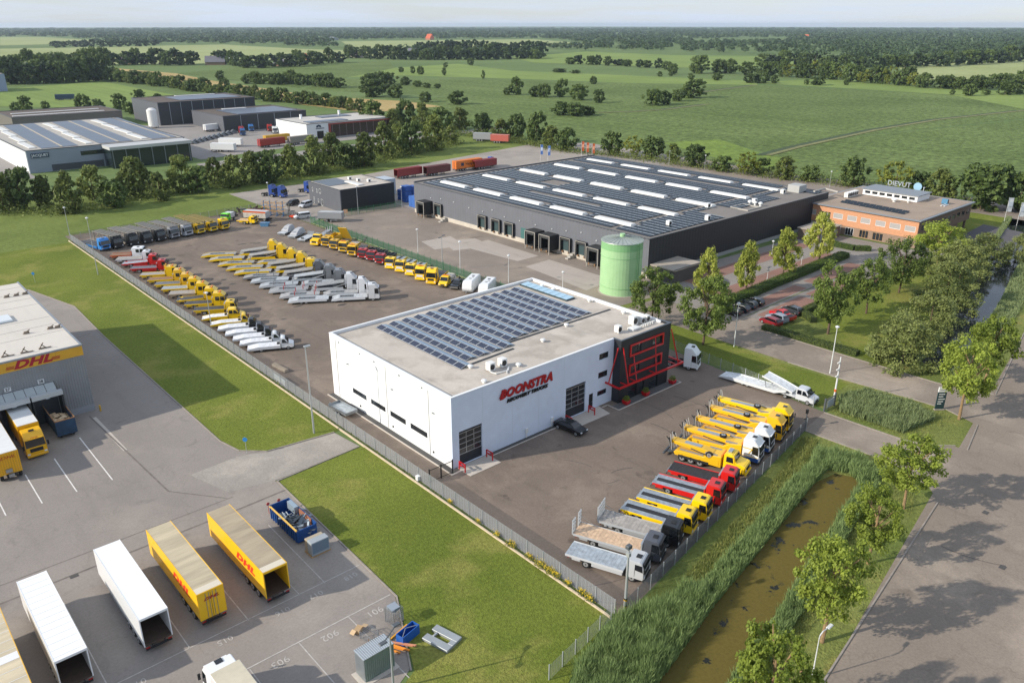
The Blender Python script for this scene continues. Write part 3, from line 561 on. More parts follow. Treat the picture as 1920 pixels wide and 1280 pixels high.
# ---------------------------------------------------------------- logistics hall with yellow sign band
def logistics_hall():
    B = thing('logistics_hall', 'grey corrugated logistics hall with yellow sign band and loading docks', 'building', (0,0,0))
    y, xr = 119.7, 23.5; GREYC = mat('grey_corrugated', '8f9296', .5, .3, var=.06, vscale=.5)
    YB = mat('yellow_band', 'd3a02c', .5, var=.06, vscale=.8)
    ob('corrugated_wall', corr('y', y, -45, xr, 6.0, 8.85, .33, .05).mesh(GREYC), B)
    ob('corrugated_wall', corr('y', y, 19.1, xr, 1.0, 6.0, .33, .05).mesh(GREYC), B)
    ob('base_wall', MB().box(19.1, xr, y-.06, y+.2, 0, 1.0).mesh(mat('concrete_base', '8f949b', .85, var=.08, vscale=.8)), B)
    ob('rear_walls', MB().box(xr-.2, xr, y+.2, 159.2, 0, 10.3).box(-45, xr-.2, 159, 159.2, 0, 10.3).mesh(GREYC), B)
    ob('inner_wall', MB().box(-45, 19.1, y+.02, y+.3, 0, 6.0).mesh(mat('dock_wall', '4b5055', .7)), B)
    ob('sign_band', MB().box(-45, xr, y-.12, y-.02, 8.85, 10.25).mesh(YB), B)
    for x in range(-43, 23, 3): ob('band_joint', MB().box(x-.012, x+.012, y-.13, y-.12, 8.86, 10.24).mesh(mat('band_joint', 'b0862a', .6)), B)
    LR = mat('dark_red_lettering', 'a3182c', .5)
    text('sign_lettering', 'DHL', 1.55, LR, B, (17.05, y-.14, 9.58), (R(90),0,0), shear=.35, bold=.07, ext=.015, sx=1.5, space=1.05)
    for i in range(3):
        z = 9.2+i*.16; e = .06*i
        ob('sign_stripe', MB().box(13.75+e, 14.75+e, y-.15, y-.12, z, z+.08).mesh(LR), B); ob('sign_stripe', MB().box(19.35+e, 20.45+e, y-.15, y-.12, z, z+.08).mesh(LR), B)
    rf = ob('roof', MB().box(-45, xr-.02, y, 159, 10.2, 10.34).mesh(asphalt('roof_pale', 'c9c3ba', big=.1, bigc=.05, fine=.05, stain=.12, stain_sc=.2, rough=.8)), B)
    ob('roof_edge', MB().box(-45, xr+.06, y-.16, y+.1, 10.25, 10.48).box(xr-.2, xr+.06, y+.1, 159.2, 10.34, 10.48).mesh(STEELG), B)
    for x, yy in ((14.4,121.9),(16.7,121.7),(19,121.8),(12,122)):
        f = MB().box(x-.5,x+.5,yy-.12,yy+.12,10.34,10.5).bar((x-.35,yy,10.5),(x+.2,yy,11.2),.12).bar((x+.35,yy,10.5),(x-.1,yy,11.0),.12).box(x+.3,x+1.1,yy-.1,yy+.1,10.34,10.44); ob('roof_anchor', f.mesh(mat('anchor', '7c6f62', .6)), rf)
    for x, yy in ((21.6,150.9),(22.9,150.9),(21.9,129.8),(22.8,129.5),(20.2,151),(18.7,129.9)): ob('roof_anchor', MB().box(x-.35,x+.35,yy-.15,yy+.15,10.34,10.7).bar((x-.5,yy,10.4),(x+.5,yy,10.9),.1).mesh(mat('anchor', '7c6f62', .6)), rf)
    ob('skylight', MB().box(9,18.4,137,140.4,10.34,10.7).mesh(mat('dome_skylight', 'cfd6da', .3), .1), rf)
    for yy in (128,132,136,144,148,152,156): ob('roof_seam', MB().box(-40,xr-.3,yy-.03,yy+.03,10.34,10.36).mesh(mat('seam', '8f8a83', .8)), rf)
    # canopy of translucent sheets and dock doors
    for i in range(22):
        u = 19.0-(i+1)*1.27
        ob('canopy_sheet', MB().add([(u+.03,y-.05,5.95),(u+1.24,y-.05,5.95),(u+1.24,y-1.7,5.05),(u+.03,y-1.7,5.05),(u+.03,y-.05,5.88),(u+1.24,y-.05,5.88),(u+1.24,y-1.7,4.98),(u+.03,y-1.7,4.98)],[(0,3,2,1),(4,5,6,7),(2,3,7,6),(0,1,5,4),(1,2,6,5),(3,0,4,7)]).mesh(mat('translucent_sheet', 'a9b0b2', .4, var=.05, vscale=1)), B)
    for i, n_ in enumerate(('28','27','26','25')):
        u1 = 19.45-i*4.1; u0 = u1-3.9
        ob('canopy_panel', MB().box(u0, u1, y-2.6, y-1.75, 4.75, 5.35).mesh(mat('canopy_panel', 'b4b9bb', .5)), B)
        s = MB().box(u0, u0+.25, y-2.4, y, 0, 4.75).box(u1-.25, u1, y-2.4, y, 0, 4.75); ob('dock_shelter', s.mesh(mat('dock_rubber', '2c2f31', .8)), B)
        ob('dock_lamp', MB().box((u0+u1)/2-.25,(u0+u1)/2+.25,y-2.5,y-2.3,4.6,4.75).mesh(mat('dock_lamp', 'b0bac4', .4)), B)
        pl = ob('dock_plate', MB().box((u0+u1)/2-.4,(u0+u1)/2+.4,y-.16,y-.06,6.15,6.75).mesh(mat('plate_white', 'cfd2d4', .5)), B); text('dock_number', n_, .55, BLKL, pl, ((u0+u1)/2, y-.17, 6.45), (R(90),0,0), ext=.004, bold=.012)
    return B
logistics_hall()
b_ = thing('bollard', 'short yellow bollard at the corner of the grey logistics hall', 'bollard', (23.95,118.7,0)); ob('post', MB().cyl(0,0,.02,.95,.13,10).mesh(mat('bollard_yellow', 'c49a2a', .5)), b_)
# ---------------------------------------------------------------- distribution warehouse
def warehouse():
    B = thing('distribution_warehouse', 'huge dark grey warehouse with roof-wide solar panels and white skylight strips', 'building', (0,0,0))
    x0, x1, y0, y1, H_ = 135.7, 214.5, 107.4, 197.6, 9.0
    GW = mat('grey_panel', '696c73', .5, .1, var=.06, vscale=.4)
    dock_t = {'shelter': (185.2,165.0,159.2,153.8,132.9,127.6), 'house': (190.3,142.8,137.6,121.4)}
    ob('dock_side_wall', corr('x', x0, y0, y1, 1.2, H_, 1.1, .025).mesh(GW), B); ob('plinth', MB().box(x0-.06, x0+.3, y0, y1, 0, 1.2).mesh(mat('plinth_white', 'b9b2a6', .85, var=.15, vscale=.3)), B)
    ob('shaded_wall', corr('y', y0, x0, x1, .9, H_, 1.1, .025).mesh(mat('grey_panel_shaded', '2d3036', .5, .2, var=.05, vscale=.4)), B); ob('shaded_plinth', MB().box(x0, x1, y0-.05, y0+.3, 0, .9).mesh(mat('plinth_shaded', '9a9b9c', .85)), B)  # shade painted in: panel and plinth darker than on the sunny dock side
    ob('rear_walls', MB().box(x0, x1, y1-.2, y1, 0, H_).box(x1-.2, x1, y0, y1-.2, 0, H_).mesh(GW), B)
    rf = ob('roof', MB().box(x0, x1, y0, y1, 8.86, 9.0).mesh(asphalt('roof_bitumen', '7d7873', big=.1, bigc=.08, fine=.08, stain=.15, stain_sc=.1, rough=.85)), B)
    ob('roof_edge', MB().box(x0-.1,x0+.15,y0-.1,y1+.1,9.0,9.12).box(x0+.15,x1+.1,y0-.1,y0+.15,9.0,9.12).box(x0+.15,x1+.1,y1-.3,y1+.1,9.0,9.35).box(x1-.15,x1+.1,y0+.15,y1-.3,9.0,9.12).mesh(mat('edge_dark', '4a4e54', .5)), B)
    SK = mat('skylight_white', 'd6d6d2', .4, var=.05, vscale=.5)
    skys = [(s, 192.4-15.7*k) for s in (142.6,158.9,174.6,190.2,206) for k in range(5)]
    for s, t in skys: ob('skylight', MB().add([(s-1.1,t-11.8,9.0),(s+1.1,t-11.8,9.0),(s+1.1,t,9.0),(s-1.1,t,9.0),(s-.75,t-11.6,9.5),(s+.75,t-11.6,9.5),(s+.75,t-.2,9.5),(s-.75,t-.2,9.5)],[(4,5,6,7),(0,1,5,4),(1,2,6,5),(2,3,7,6),(3,0,4,7)]).mesh(SK), rf)
    # solar panels, east-west rows, cleared round skylights and walkways
    pn = MB(); df = MB(); rg = random.Random(2)
    s = x0+1.6
    while s < x1-3:
        t = y0+1.2
        while t < y1-2.5:
            near = any(abs(s+.6-a) < 2.0 and b-12.6 < t+.8 < b+.8 for a, b in skys)
            hole = (t < 116.5 and s > 165 and s < 208 and not (s > 176 and s < 196 and t > 111)) or (117.4 < t < 119.8) or (150 < s < 153 and 137 < t < 163) or (abs(s-198.2) < 1 and t > 125) or (t > 164 and t < 172 and abs(s-166.5) < 3)
            if not near and not hole:
                z = 9.02
                pn.add([(s,t,z+.08),(s+1.0,t,z+.3),(s+1.0,t+1.66,z+.3),(s,t+1.66,z+.08),(s,t,z+.04),(s+1.0,t,z+.26),(s+1.0,t+1.66,z+.26),(s,t+1.66,z+.04)],[(0,1,2,3),(0,4,5,1),(2,6,7,3),(3,7,4,0)])
                df.add([(s+1.01,t,z+.29),(s+1.75,t,z+.17),(s+1.75,t+1.55,z+.17),(s+1.01,t+1.55,z+.29)],[(0,1,2,3)])
            t += 1.70
        s += 2.06
    o = ob('solar_array', pn.mesh(mat('solar_dark', '16222c', .25, spec=.4, var=.15, vscale=.3)), rf); o['kind'] = 'stuff'; o = ob('deflector_array', df.mesh(mat('deflector_pale', 'b4bfc5', .5)), rf); o['kind'] = 'stuff'
    # docks
    DK = mat('dock_black', '26282a', .75); FRW = mat('dock_frame', 'a7a39c', .6)
    for t in dock_t['shelter']:
        s_ = ob('dock_shelter', MB().box(x0-.75,x0-.03,t-1.75,t-1.3,1.0,4.6).box(x0-.75,x0-.03,t+1.3,t+1.75,1.0,4.6).box(x0-.75,x0-.03,t-1.3,t+1.3,3.9,4.6).mesh(DK), B)
        ob('shelter_frame', MB().box(x0-.8,x0-.75,t-1.75,t-1.65,1.0,4.6).box(x0-.8,x0-.75,t+1.65,t+1.75,1.0,4.6).box(x0-.8,x0-.75,t-1.65,t+1.65,4.5,4.6).mesh(FRW), s_)
        ob('dock_door', MB().box(x0-.08,x0-.035,t-1.3,t+1.3,1.2,3.9).mesh(mat('dock_door', '33474a', .5)), s_); ob('buffer', MB().box(x0-.5,x0-.06,t-1.2,t-.9,.7,1.15).box(x0-.5,x0-.06,t+.9,t+1.2,.7,1.15).mesh(mat('buffer_tan', '8a6a4a', .8)), s_)
    for t in dock_t['house']:
        h = ob('dock_house', MB().box(x0-3.2,x0-.03,t-1.9,t-1.75,1.0,4.7).box(x0-3.2,x0-.03,t+1.75,t+1.9,1.0,4.7).box(x0-3.2,x0-.03,t-1.9,t+1.9,4.7,4.82).box(x0-3.1,x0-.03,t-1.75,t+1.75,1.0,1.15).mesh(DK), B)
        ob('shelter_frame', MB().box(x0-3.28,x0-3.2,t-1.9,t-1.78,.9,4.75).box(x0-3.28,x0-3.2,t+1.78,t+1.9,.9,4.75).box(x0-3.28,x0-3.2,t-1.78,t+1.78,4.62,4.75).mesh(FRW), h)
        ob('curtain', MB().box(x0-3.05,x0-2.95,t-1.75,t-1.2,1.15,4.6).box(x0-3.05,x0-2.95,t+1.2,t+1.75,1.15,4.6).box(x0-3.05,x0-2.95,t-1.2,t+1.2,3.9,4.6).mesh(mat('curtain', '3a3c3e', .8)), h); ob('buffer', MB().box(x0-3.3,x0-3.1,t-1.1,t-.8,.6,1.1).box(x0-3.3,x0-3.1,t+.8,t+1.1,.6,1.1).mesh(mat('buffer_tan', '8a6a4a', .8)), h)
        for sg in (-1.7, 1.7): ob('leg', MB().box(x0-3.2,x0-3.05,t+sg-.08,t+sg+.08,0,1.0).mesh(FRW), h)
    ob('service_door', MB().box(x0-.1,x0-.03,147.6,149.6,1.2,4.0).mesh(mat('service_door', '3f6a68', .5)), B)
    for t in (181.8, 130.3): ob('steps', MB().box(x0-2.6,x0-1.8,t-.5,t+.5,.0,.35).box(x0-1.8,x0-1,t-.5,t+.5,.0,.75).box(x0-1,x0-.06,t-.5,t+.5,0,1.15).mesh(FRW), B)
    for t in (189,184,178,171,165,161,156,150,144,138,133,128,123,117): ob('wall_light', MB().box(x0-.25,x0-.03,t-.12,t+.12,5.6+.5*(int(t) % 3),5.8+.5*(int(t) % 3)).mesh(mat('lamp_white', 'd5d7d8', .4)), B)
    for x, y in ((186,113.2),(160.5,109.8),(203,115),(172,118),(149,112.5)): boxunit(rf, 'roof_unit', x, y, 9.0, 1.2, 1.0, 1.3)
    tr = MB().box(176.5,182.5,109,109.3,9.0,9.3).box(176.5,182.5,114,114.3,9,9.3).box(176.5,176.8,109.3,114,9,9.3).box(182.2,182.5,109.3,114,9,9.3); ob('pipe_frame', tr.mesh(FRW), rf)
    for i in range(3): dome(rf, 183.8, 110+i*1.6, 9.0, .6, 1.2)
    ob('plant_room', MB().box(207,211,112.4,116,9.0,11.0).mesh(mat('pale_box', 'a7a8a6', .6), .05), rf)
    ob('plant_duct', MB().tube([(211,110,9.4),(217,110,9.4),(217,106,9.0)], .3, 8).mesh(FRW), rf)
    return B
warehouse()
def annex():
    B = thing('annex_building', 'low flat-roofed pump annex between green silo and dark warehouse wall', 'building', (0,0,0))
    ob('walls', MB().box(136.5,146,100.6,107.2,.0,3.0).mesh(mat('annex_dark', '55524f', .8)), B); ob('roof', MB().box(136.2,146.3,100.3,107.3,3.0,3.25).mesh(mat('annex_roof', 'a59c90', .9, var=.15, vscale=.6)), B); ob('roof_rim', MB().box(136.2,146.3,100.3,100.5,3.25,3.4).mesh(mat('rim', '6d6a66', .7)), B)
    B2 = thing('service_cabin', 'low brown brick service cabin by the corner of warehouse and car park', 'building', (0,0,0))
    ob('walls', MB().box(193,204,97.5,103.5,0,3.0).mesh(mat('brown_brick', '6f6257', .85, var=.15, vscale=3)), B2); ob('roof', MB().box(192.7,204.3,97.2,103.8,3.0,3.2).mesh(mat('annex_roof', 'a59c90', .9, var=.15, vscale=.6)), B2)
    for x in (194.5,198,201.5): ob('door', MB().box(x-.9,x+.9,97.44,97.5,.1,2.3).mesh(mat('grey_door', '8f9496', .5)), B2)
    ob('door', MB().box(192.94,193,99,101.5,.1,2.3).mesh(mat('grey_door', '8f9496', .5)), B2)
annex()
def silo():
    B = thing('storage_silo', 'tall pale green cylindrical sprinkler tank with ribbed metal roof', 'silo', (124.3,105.5,0))
    G = mat('silo_green', '96be8c', .5, var=.04, vscale=.4, tint='a2c897'); G2 = mat('silo_green_dark', '80b07c', .45)
    r = 4.35; hh = 11.2
    n = 40
    for k in range(7):
        z0 = .1+k*1.6; z1 = z0+1.57
        rr = r+(.02 if k % 2 else 0)
        ob('shell_ring', MB().cyl(0,0,z0,z1+.03,rr,n).mesh(G if k < 6 else G2), B)
    for z in (1.68, 8.1, 9.7): ob('hoop', MB().tube([(0,0,z),(0,0,z+.08)], r+.07, n).mesh(G2), B)
    rf = ob('roof', MB().tube([(0,0,hh),(0,0,hh+.08),(0,0,hh+.75)], [r+.12,r+.08,.5], n).mesh(mat('silo_roof', 'a9b0ab', .45, .4, var=.1, vscale=1)), B)
    for k in range(26):
        a = k*2*math.pi/26; ob('roof_rib', MB().bar((.7*math.cos(a),.7*math.sin(a),hh+.75),((r+.05)*math.cos(a),(r+.05)*math.sin(a),hh+.12),.06).mesh(mat('rib', '7d8782', .5)), rf)
    ob('roof_cowl', MB().cyl(0,0,hh+.7,hh+1.35,.55,12).mesh(G), rf); ob('foundation', MB().cyl(0,0,0,.12,r+.35,n).mesh(CONC), B)
    ob('ladder', MB().box(-.3,-.25,-r-.25,-r-.12,.5,hh).box(.25,.3,-r-.25,-r-.12,.5,hh).mesh(G2), B)
silo()
def office():
    B = thing('office_building', 'two-storey orange brick office with flat roof and pale blinds in the windows', 'building', (0,0,0))
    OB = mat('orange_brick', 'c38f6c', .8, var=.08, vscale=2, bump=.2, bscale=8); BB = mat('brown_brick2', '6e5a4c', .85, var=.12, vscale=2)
    x0, x1, y0, y1 = 206.5, 240.5, 78.6, 109.6
    wins = [(106.2,109.0,4.05,5.5),(98.5,101.2,4.05,5.5),(94.6,97.2,4.05,5.5),(90.9,93.5,4.05,5.5),(86.9,89.5,4.05,5.5),(83.0,85.8,4.05,5.5),(79.2,81.9,4.05,5.5)]
    lows = [(106.0,109.0,.4,2.2),(98.6,101.6,.3,2.2),(95,97.3,.15,2.2),(90.9,93.4,.2,2.2),(87.0,89.8,.2,2.2),(79.6,81.6,.3,2.0)]; bal = [(102.0,104.8,2.9,5.4)]
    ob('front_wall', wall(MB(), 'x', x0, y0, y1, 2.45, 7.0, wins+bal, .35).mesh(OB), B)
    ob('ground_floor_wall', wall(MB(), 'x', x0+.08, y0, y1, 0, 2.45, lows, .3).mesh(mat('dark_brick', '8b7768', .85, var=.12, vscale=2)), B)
    BL = mat('window_blind', 'a3a09e', .5)
    for a, b, c, d in wins: window(B, 'x', x0, a, b, c, d, frame=TRIMW, glass=BL, rec=.1)
    for a, b, c, d in lows: window(B, 'x', x0+.08, a, b, c, d, frame=TRIMW if a not in (90.9,87.0) else mat('tan_frame', 'a8875f', .6), glass=BL if a in (106.0,98.6) else GLASS, rec=.1, mull=2)
    for a, b, c, d in bal: window(B, 'x', x0, a, b, c, d, frame=TRIMW, rec=.2, mull=2)
    ob('balcony', MB().box(x0-1.0,x0-.02,101.9,104.9,2.75,2.9).box(x0-1.0,x0-.95,101.9,104.9,2.9,3.9).mesh(TRIMW), B)
    sw = [(x0+2.0+i*3.2, x0+4.2+i*3.2, 4.2, 5.6) for i in range(10)]
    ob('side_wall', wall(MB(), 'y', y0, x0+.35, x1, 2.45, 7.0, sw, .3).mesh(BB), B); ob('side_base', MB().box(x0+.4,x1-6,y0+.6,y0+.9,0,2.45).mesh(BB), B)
    for a, b, c, d in sw: window(B, 'y', y0, a, b, c, d, frame=mat('brown_frame', '6d625a', .6), rec=.1, mull=1)
    ob('rear_walls', MB().box(x0+.35,x1,y1-.3,y1,0,7).box(x1-.3,x1,y0+.3,y1-.3,2.45,7).mesh(OB), B)
    for yy in (y0+.5,): ob('column', MB().box(x1-1,x1-.5,yy,yy+.5,0,2.45).mesh(BB), B)
    rf = ob('roof', MB().box(x0-.6,x1+.6,y0-.6,y1+.6,7.0,7.25).mesh(mat('roof_edge_grey', '7c838a', .5)), B)
    ob('roof_gravel', MB().box(x0+.1,x1-.1,y0+.1,y1-.1,7.25,7.29).mesh(asphalt('gravel_roof', '9a8a7b', big=.15, bigc=.12, fine=.2, stain=.2, stain_sc=.2)), rf)
    ph = ob('penthouse', MB().box(228,236,88.5,104,7.29,8.9).mesh(WHITEP), rf); ob('penthouse_roof', MB().box(227.6,236.4,88.1,104.4,8.9,9.1).mesh(mat('roof_edge_grey', '7c838a', .5)), ph)
    for i in range(7): ob('window', MB().box(227.93,227.99,89.2+i*2.1,90.7+i*2.1,7.8,8.5).mesh(GLASS), ph)
    pm = MB().add([(0,0,.08),(1.0,0,.45),(1.0,1.66,.45),(0,1.66,.08),(0,0,.03),(1.0,0,.4),(1.0,1.66,.4),(0,1.66,.03)],[(0,1,2,3),(0,4,5,1),(1,5,6,2),(2,6,7,3),(3,7,4,0)]); me = pm.mesh(mat('solar_dark', '1f2c38', .2))
    for i in range(10):
        for j in range(2): ob('solar_panel', me, rf, (210.2+j*2.3+.2*i, 84.2+i*1.85, 7.3))
    for i in range(5): boxunit(rf, 'roof_unit', 219.5+1.3*i, 104.5, 7.29, 1.0, 1.2, 1.5)
    dome(rf, 224, 93, 7.29, .8, 1.0); dome(rf, 226, 90, 7.29, .6, .8)
    boxunit(rf, 'roof_unit', 231.5, 82.5, 7.29, .8, 1.6, 1.4, mat('unit_blue', '4b7fa0', .5)); ob('pipe_rack', MB().box(228,231,81.2,81.4,7.3,7.5).box(228,231,82.0,82.2,7.3,7.5).mesh(TRIMW), rf)
    text('roof_lettering', 'DIEVUT', 2.0, mat('letter_grey', '9aa2a8', .4), rf, (238.6,98.5,9.6), (R(90),0,R(-90)), ext=.06, bold=.02)
    ob('sign_disc', MB().tube([(238.6,93.2,9.6),(238.8,93.2,9.6)], 1.15, 20).mesh(mat('disc_blue', '8fb4cc', .4)), rf)
    ob('mast', MB().cyl(237.5,91,7.3,9.8,.06,6).box(237.4,238.2,90.9,91.1,9.7,9.85).mesh(TRIMW), rf)
office()
def small_hall():
    B = thing('office_hall', 'small anthracite two-storey hall with grey flat roof beside green fence', 'building', (0,0,0))
    x0, x1, y0, y1, H_ = 118.8, 138.2, 212.2, 231.8, 6.6; G = mat('slate_cladding', '5c5f66', .5, .1, var=.05, vscale=.5)
    ops = [(229.0,229.6,3.9,5.2),(226.3,226.8,3.9,5.1),(224.2,225.2,3.9,5.3),(228.6,229.1,.2,2.2),(225.8,226.4,.9,2.0),(223.4,224.4,.2,2.2)]
    ob('front_wall', wall(MB(), 'x', x0, y0, y1, 0, H_, ops, .3).mesh(G), B)
    for a, b, c, d in ops: window(B, 'x', x0, a, b, c, d, frame=TRIMW, rec=.08, fw=.1)
    ob('shaded_wall', MB().box(x0+.3,x1,y0,y0+.3,0,H_).mesh(DARKC), B); ob('rear_walls', MB().box(x0+.3,x1,y1-.3,y1,0,H_).box(x1-.3,x1,y0+.3,y1-.3,0,H_).mesh(G), B)  # shaded wall coloured darker than the lit front, shade painted in
    rf = ob('roof', MB().box(x0+.1,x1-.1,y0+.1,y1-.1,6.5,6.62).mesh(ROOFG), B); ob('roof_edge', MB().box(x0-.05,x1+.05,y0-.05,y0+.2,6.62,6.8).box(x0-.05,x0+.2,y0+.2,y1+.05,6.62,6.8).box(x1-.2,x1+.05,y0+.2,y1+.05,6.62,6.8).mesh(mat('edge_dark', '4a4e54', .5)), B)
    ob('solar_field', MB().box(x0+1,x0+9.5,y0+8,y1-1,6.64,6.75).mesh(mat('solar_grey', '5b636d', .35, .2, var=.15, vscale=.6)), rf); ob('skylight', MB().box(x0+8,x0+10,y0+2.5,y0+11,6.62,7.0).mesh(mat('skylight_white', 'd6d6d2', .4), .1), rf)
    for x, y in ((x0+12,y0+9),(x0+14,y0+6),(x0+11.5,y0+13.5)): boxunit(rf, 'roof_unit', x, y, 6.62, 1.1, .9, 1.0)
    ob('side_extension', MB().box(x1,x1+9,225,231.5,0,5.2).mesh(mat('pale_blue_wall', 'a9b3bd', .6)), B)
small_hall()
# ---------------------------------------------------------------- far estate
def hall(label, x0, x1, y0, y1, H_, wallm, roofm, name='industrial_hall', cat='building', strips=(), shade=None, pan=None, joints=0):
    B = thing(name, label, cat, (0,0,0))
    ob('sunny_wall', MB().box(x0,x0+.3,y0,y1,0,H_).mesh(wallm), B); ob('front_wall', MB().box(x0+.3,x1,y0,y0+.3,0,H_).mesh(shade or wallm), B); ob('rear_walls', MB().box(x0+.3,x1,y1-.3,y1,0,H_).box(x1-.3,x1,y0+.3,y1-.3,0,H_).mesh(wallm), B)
    rf = ob('roof', MB().box(x0+.1,x1-.1,y0+.1,y1-.1,H_-.1,H_+.02).mesh(roofm), B); ob('roof_edge', MB().box(x0-.1,x1+.1,y0-.1,y0+.3,H_+.02,H_+.3).box(x0-.1,x0+.3,y0+.3,y1+.1,H_+.02,H_+.3).box(x1-.3,x1+.1,y0+.3,y1+.1,H_+.02,H_+.3).box(x0+.3,x1-.3,y1-.3,y1+.1,H_+.02,H_+.3).mesh(mat('edge_dark', '4a4e54', .5)), B)
    for a, b, c, d, m in strips: ob('roof_strip' if m is not SKW else 'skylight', MB().box(a,b,c,d,H_+.03,H_+.35).mesh(m, .1), rf)
    for i in range(joints): u = x0+(x1-x0)*(i+1)/(joints+1); ob('downpipe', MB().box(u-.12,u+.12,y0-.15,y0-.01,.2,H_).mesh(mat('pipe_pale', '9aa0a6', .5)), B)
    return B, rf
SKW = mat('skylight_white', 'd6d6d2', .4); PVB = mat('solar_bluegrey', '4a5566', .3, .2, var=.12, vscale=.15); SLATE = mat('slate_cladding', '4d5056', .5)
SLATE_SHADED = mat('slate_shaded', '33363c', .55); BRF = mat('roof_brown', '5a4f47', .85, var=.12, vscale=.2); PALEW = mat('pale_bluegrey_wall', '8791a0', .5, var=.05, vscale=.2)  # dark panel is slate cladding with shade painted in, for sunless fronts
def far_estate():
    # long steel service centre with glass front
    st = []
    for k, a in enumerate((66.8, 86.6, 107.6)):
        for j in range(4): st.append((a+k*.6+j*1.3, a+k*.6+2.6+j*1.3, 357+j*22.5, 377+j*22.5, SKW))
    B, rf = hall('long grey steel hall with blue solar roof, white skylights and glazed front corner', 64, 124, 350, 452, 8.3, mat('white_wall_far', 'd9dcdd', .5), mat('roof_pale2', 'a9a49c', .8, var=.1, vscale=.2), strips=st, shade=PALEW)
    for a, b in ((70.5,83.5),(91.5,104.5),(112.2,122.2)): ob('solar_field', MB().slab([(a,354),(b,354),(b+5,449),(a+5,449)], 8.34, 8.5).mesh(PVB), rf)
    for a in (77.4, 98.5, 119.2): ob('walkway', MB().slab([(a,354),(a+.7,354),(a+5.7,449),(a+5,449)], 8.52, 8.6).mesh(mat('walk', 'b0a696', .8)), rf)
    GF = MB().box(91,123,339.6,350,7.2,8.4); ob('glass_front_roof', GF.mesh(mat('roof_pale3', 'b4b6b6', .6)), B)
    gb = ob('glass_front', MB().box(91.4,122.6,340.2,349.9,.0,7.2).mesh(mat('dark_glass_front', '1f2a2e', .12, spec=.7)), B)
    for i in range(7): ob('post', MB().box(92+i*5-.15,92+i*5+.15,340,340.19,0,7.2).mesh(mat('post_grey', '72787c', .5)), gb)
    ob('strip_window', MB().box(83,92,349.9,349.99,5.0,6.6).mesh(GLASS), B); ob('base_band', MB().box(72,90.8,349.88,349.99,.2,2.6).mesh(mat('base_dark', '43484e', .6)), B)
    sb = ob('sign_board', MB().box(65.5,71.8,349.7,349.95,5.6,7.4).mesh(mat('sign_slate', '39475a', .5)), B); text('sign_lettering', 'JACQUET', 1.35, mat('letter_white', 'd8dce0', .5), sb, (68.65,349.65,6.5), (R(90),0,0), ext=.02, bold=.02)
    hall('tall anthracite hall with grey solar roof at the back of the far estate', 156, 213, 474, 518, 12.2, SLATE, BRF, strips=((172,208,482,508,PVB),(180,205,512.5,515,SKW)), shade=SLATE_SHADED, joints=8)
    hall('lower anthracite hall with partly pale roof in front of tall hall', 171, 219, 422, 465, 8.0, SLATE, BRF, strips=((181,216,426,455,PVB),(186,200,457,460,SKW),(200,201.5,440,442,SKW)), shade=SLATE_SHADED, joints=4)
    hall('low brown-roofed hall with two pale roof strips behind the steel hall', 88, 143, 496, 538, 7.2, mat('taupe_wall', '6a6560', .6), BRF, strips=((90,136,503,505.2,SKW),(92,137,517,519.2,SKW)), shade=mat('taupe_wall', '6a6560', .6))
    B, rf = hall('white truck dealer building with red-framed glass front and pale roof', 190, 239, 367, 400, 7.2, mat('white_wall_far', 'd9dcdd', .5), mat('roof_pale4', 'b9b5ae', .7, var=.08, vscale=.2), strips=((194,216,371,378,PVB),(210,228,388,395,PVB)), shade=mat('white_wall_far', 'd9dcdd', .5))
    ob('glass_front', MB().box(203,238.5,366.8,366.98,.3,6.2).mesh(mat('brown_glass', '3c2f2f', .2)), B); ob('red_frame', MB().box(202,203.2,366.7,366.99,0,6.9).box(203.2,239.2,366.7,366.99,6.2,6.9).mesh(mat('dull_red', '8c3a34', .5)), B)
    for i in range(9): ob('mullion', MB().box(204+i*4,204.25+i*4,366.7,366.79,.3,6.2).mesh(mat('mullion', '7a6a68', .5)), B)
    ob('entrance', MB().box(195.5,199,366.8,366.98,.1,3.6).mesh(BLACKP), B); ob('sign_emblem', MB().prism([(195.2,5.4),(196.2,5.4),(196.2,5.8),(197.0,5.8),(197.0,5.4),(198.0,5.4),(197.7,6.3),(196.6,6.7),(195.5,6.3)], 366.8, 366.98).box(195.0,199.5,366.8,366.98,4.7,5.0).mesh(mat('emblem_navy','22304a',.5)), B)
    for x, y in ((200,392),(226,398)): ob('chimney', MB().box(x,x+1,y,y+1,7.2,9.4).mesh(TRIMW), rf)
    T = thing('storage_tank', 'white upright gas tank beside the tall anthracite hall', 'tank', (149.6,466,0)); ob('shell', MB().tube([(0,0,1),(0,0,9.6),(0,0,10.6)], [2.6,2.6,1.2], 20).mesh(mat('tank_white', 'dcdcd8', .45)), T); ob('leg', MB().box(-2,-1.6,-2,-1.6,0,1.1).box(1.6,2,-2,-1.6,0,1.1).box(-2,-1.6,1.6,2,0,1.1).box(1.6,2,1.6,2,0,1.1).mesh(STEELG), T)
    B, rf = hall('pale blue-grey hall cut by the left edge of the photo', 105, 146, 812, 850, 14, mat('bluegrey_far', '8e9cb5', .6), mat('roof_pale4', 'b9b5ae', .7))
far_estate()
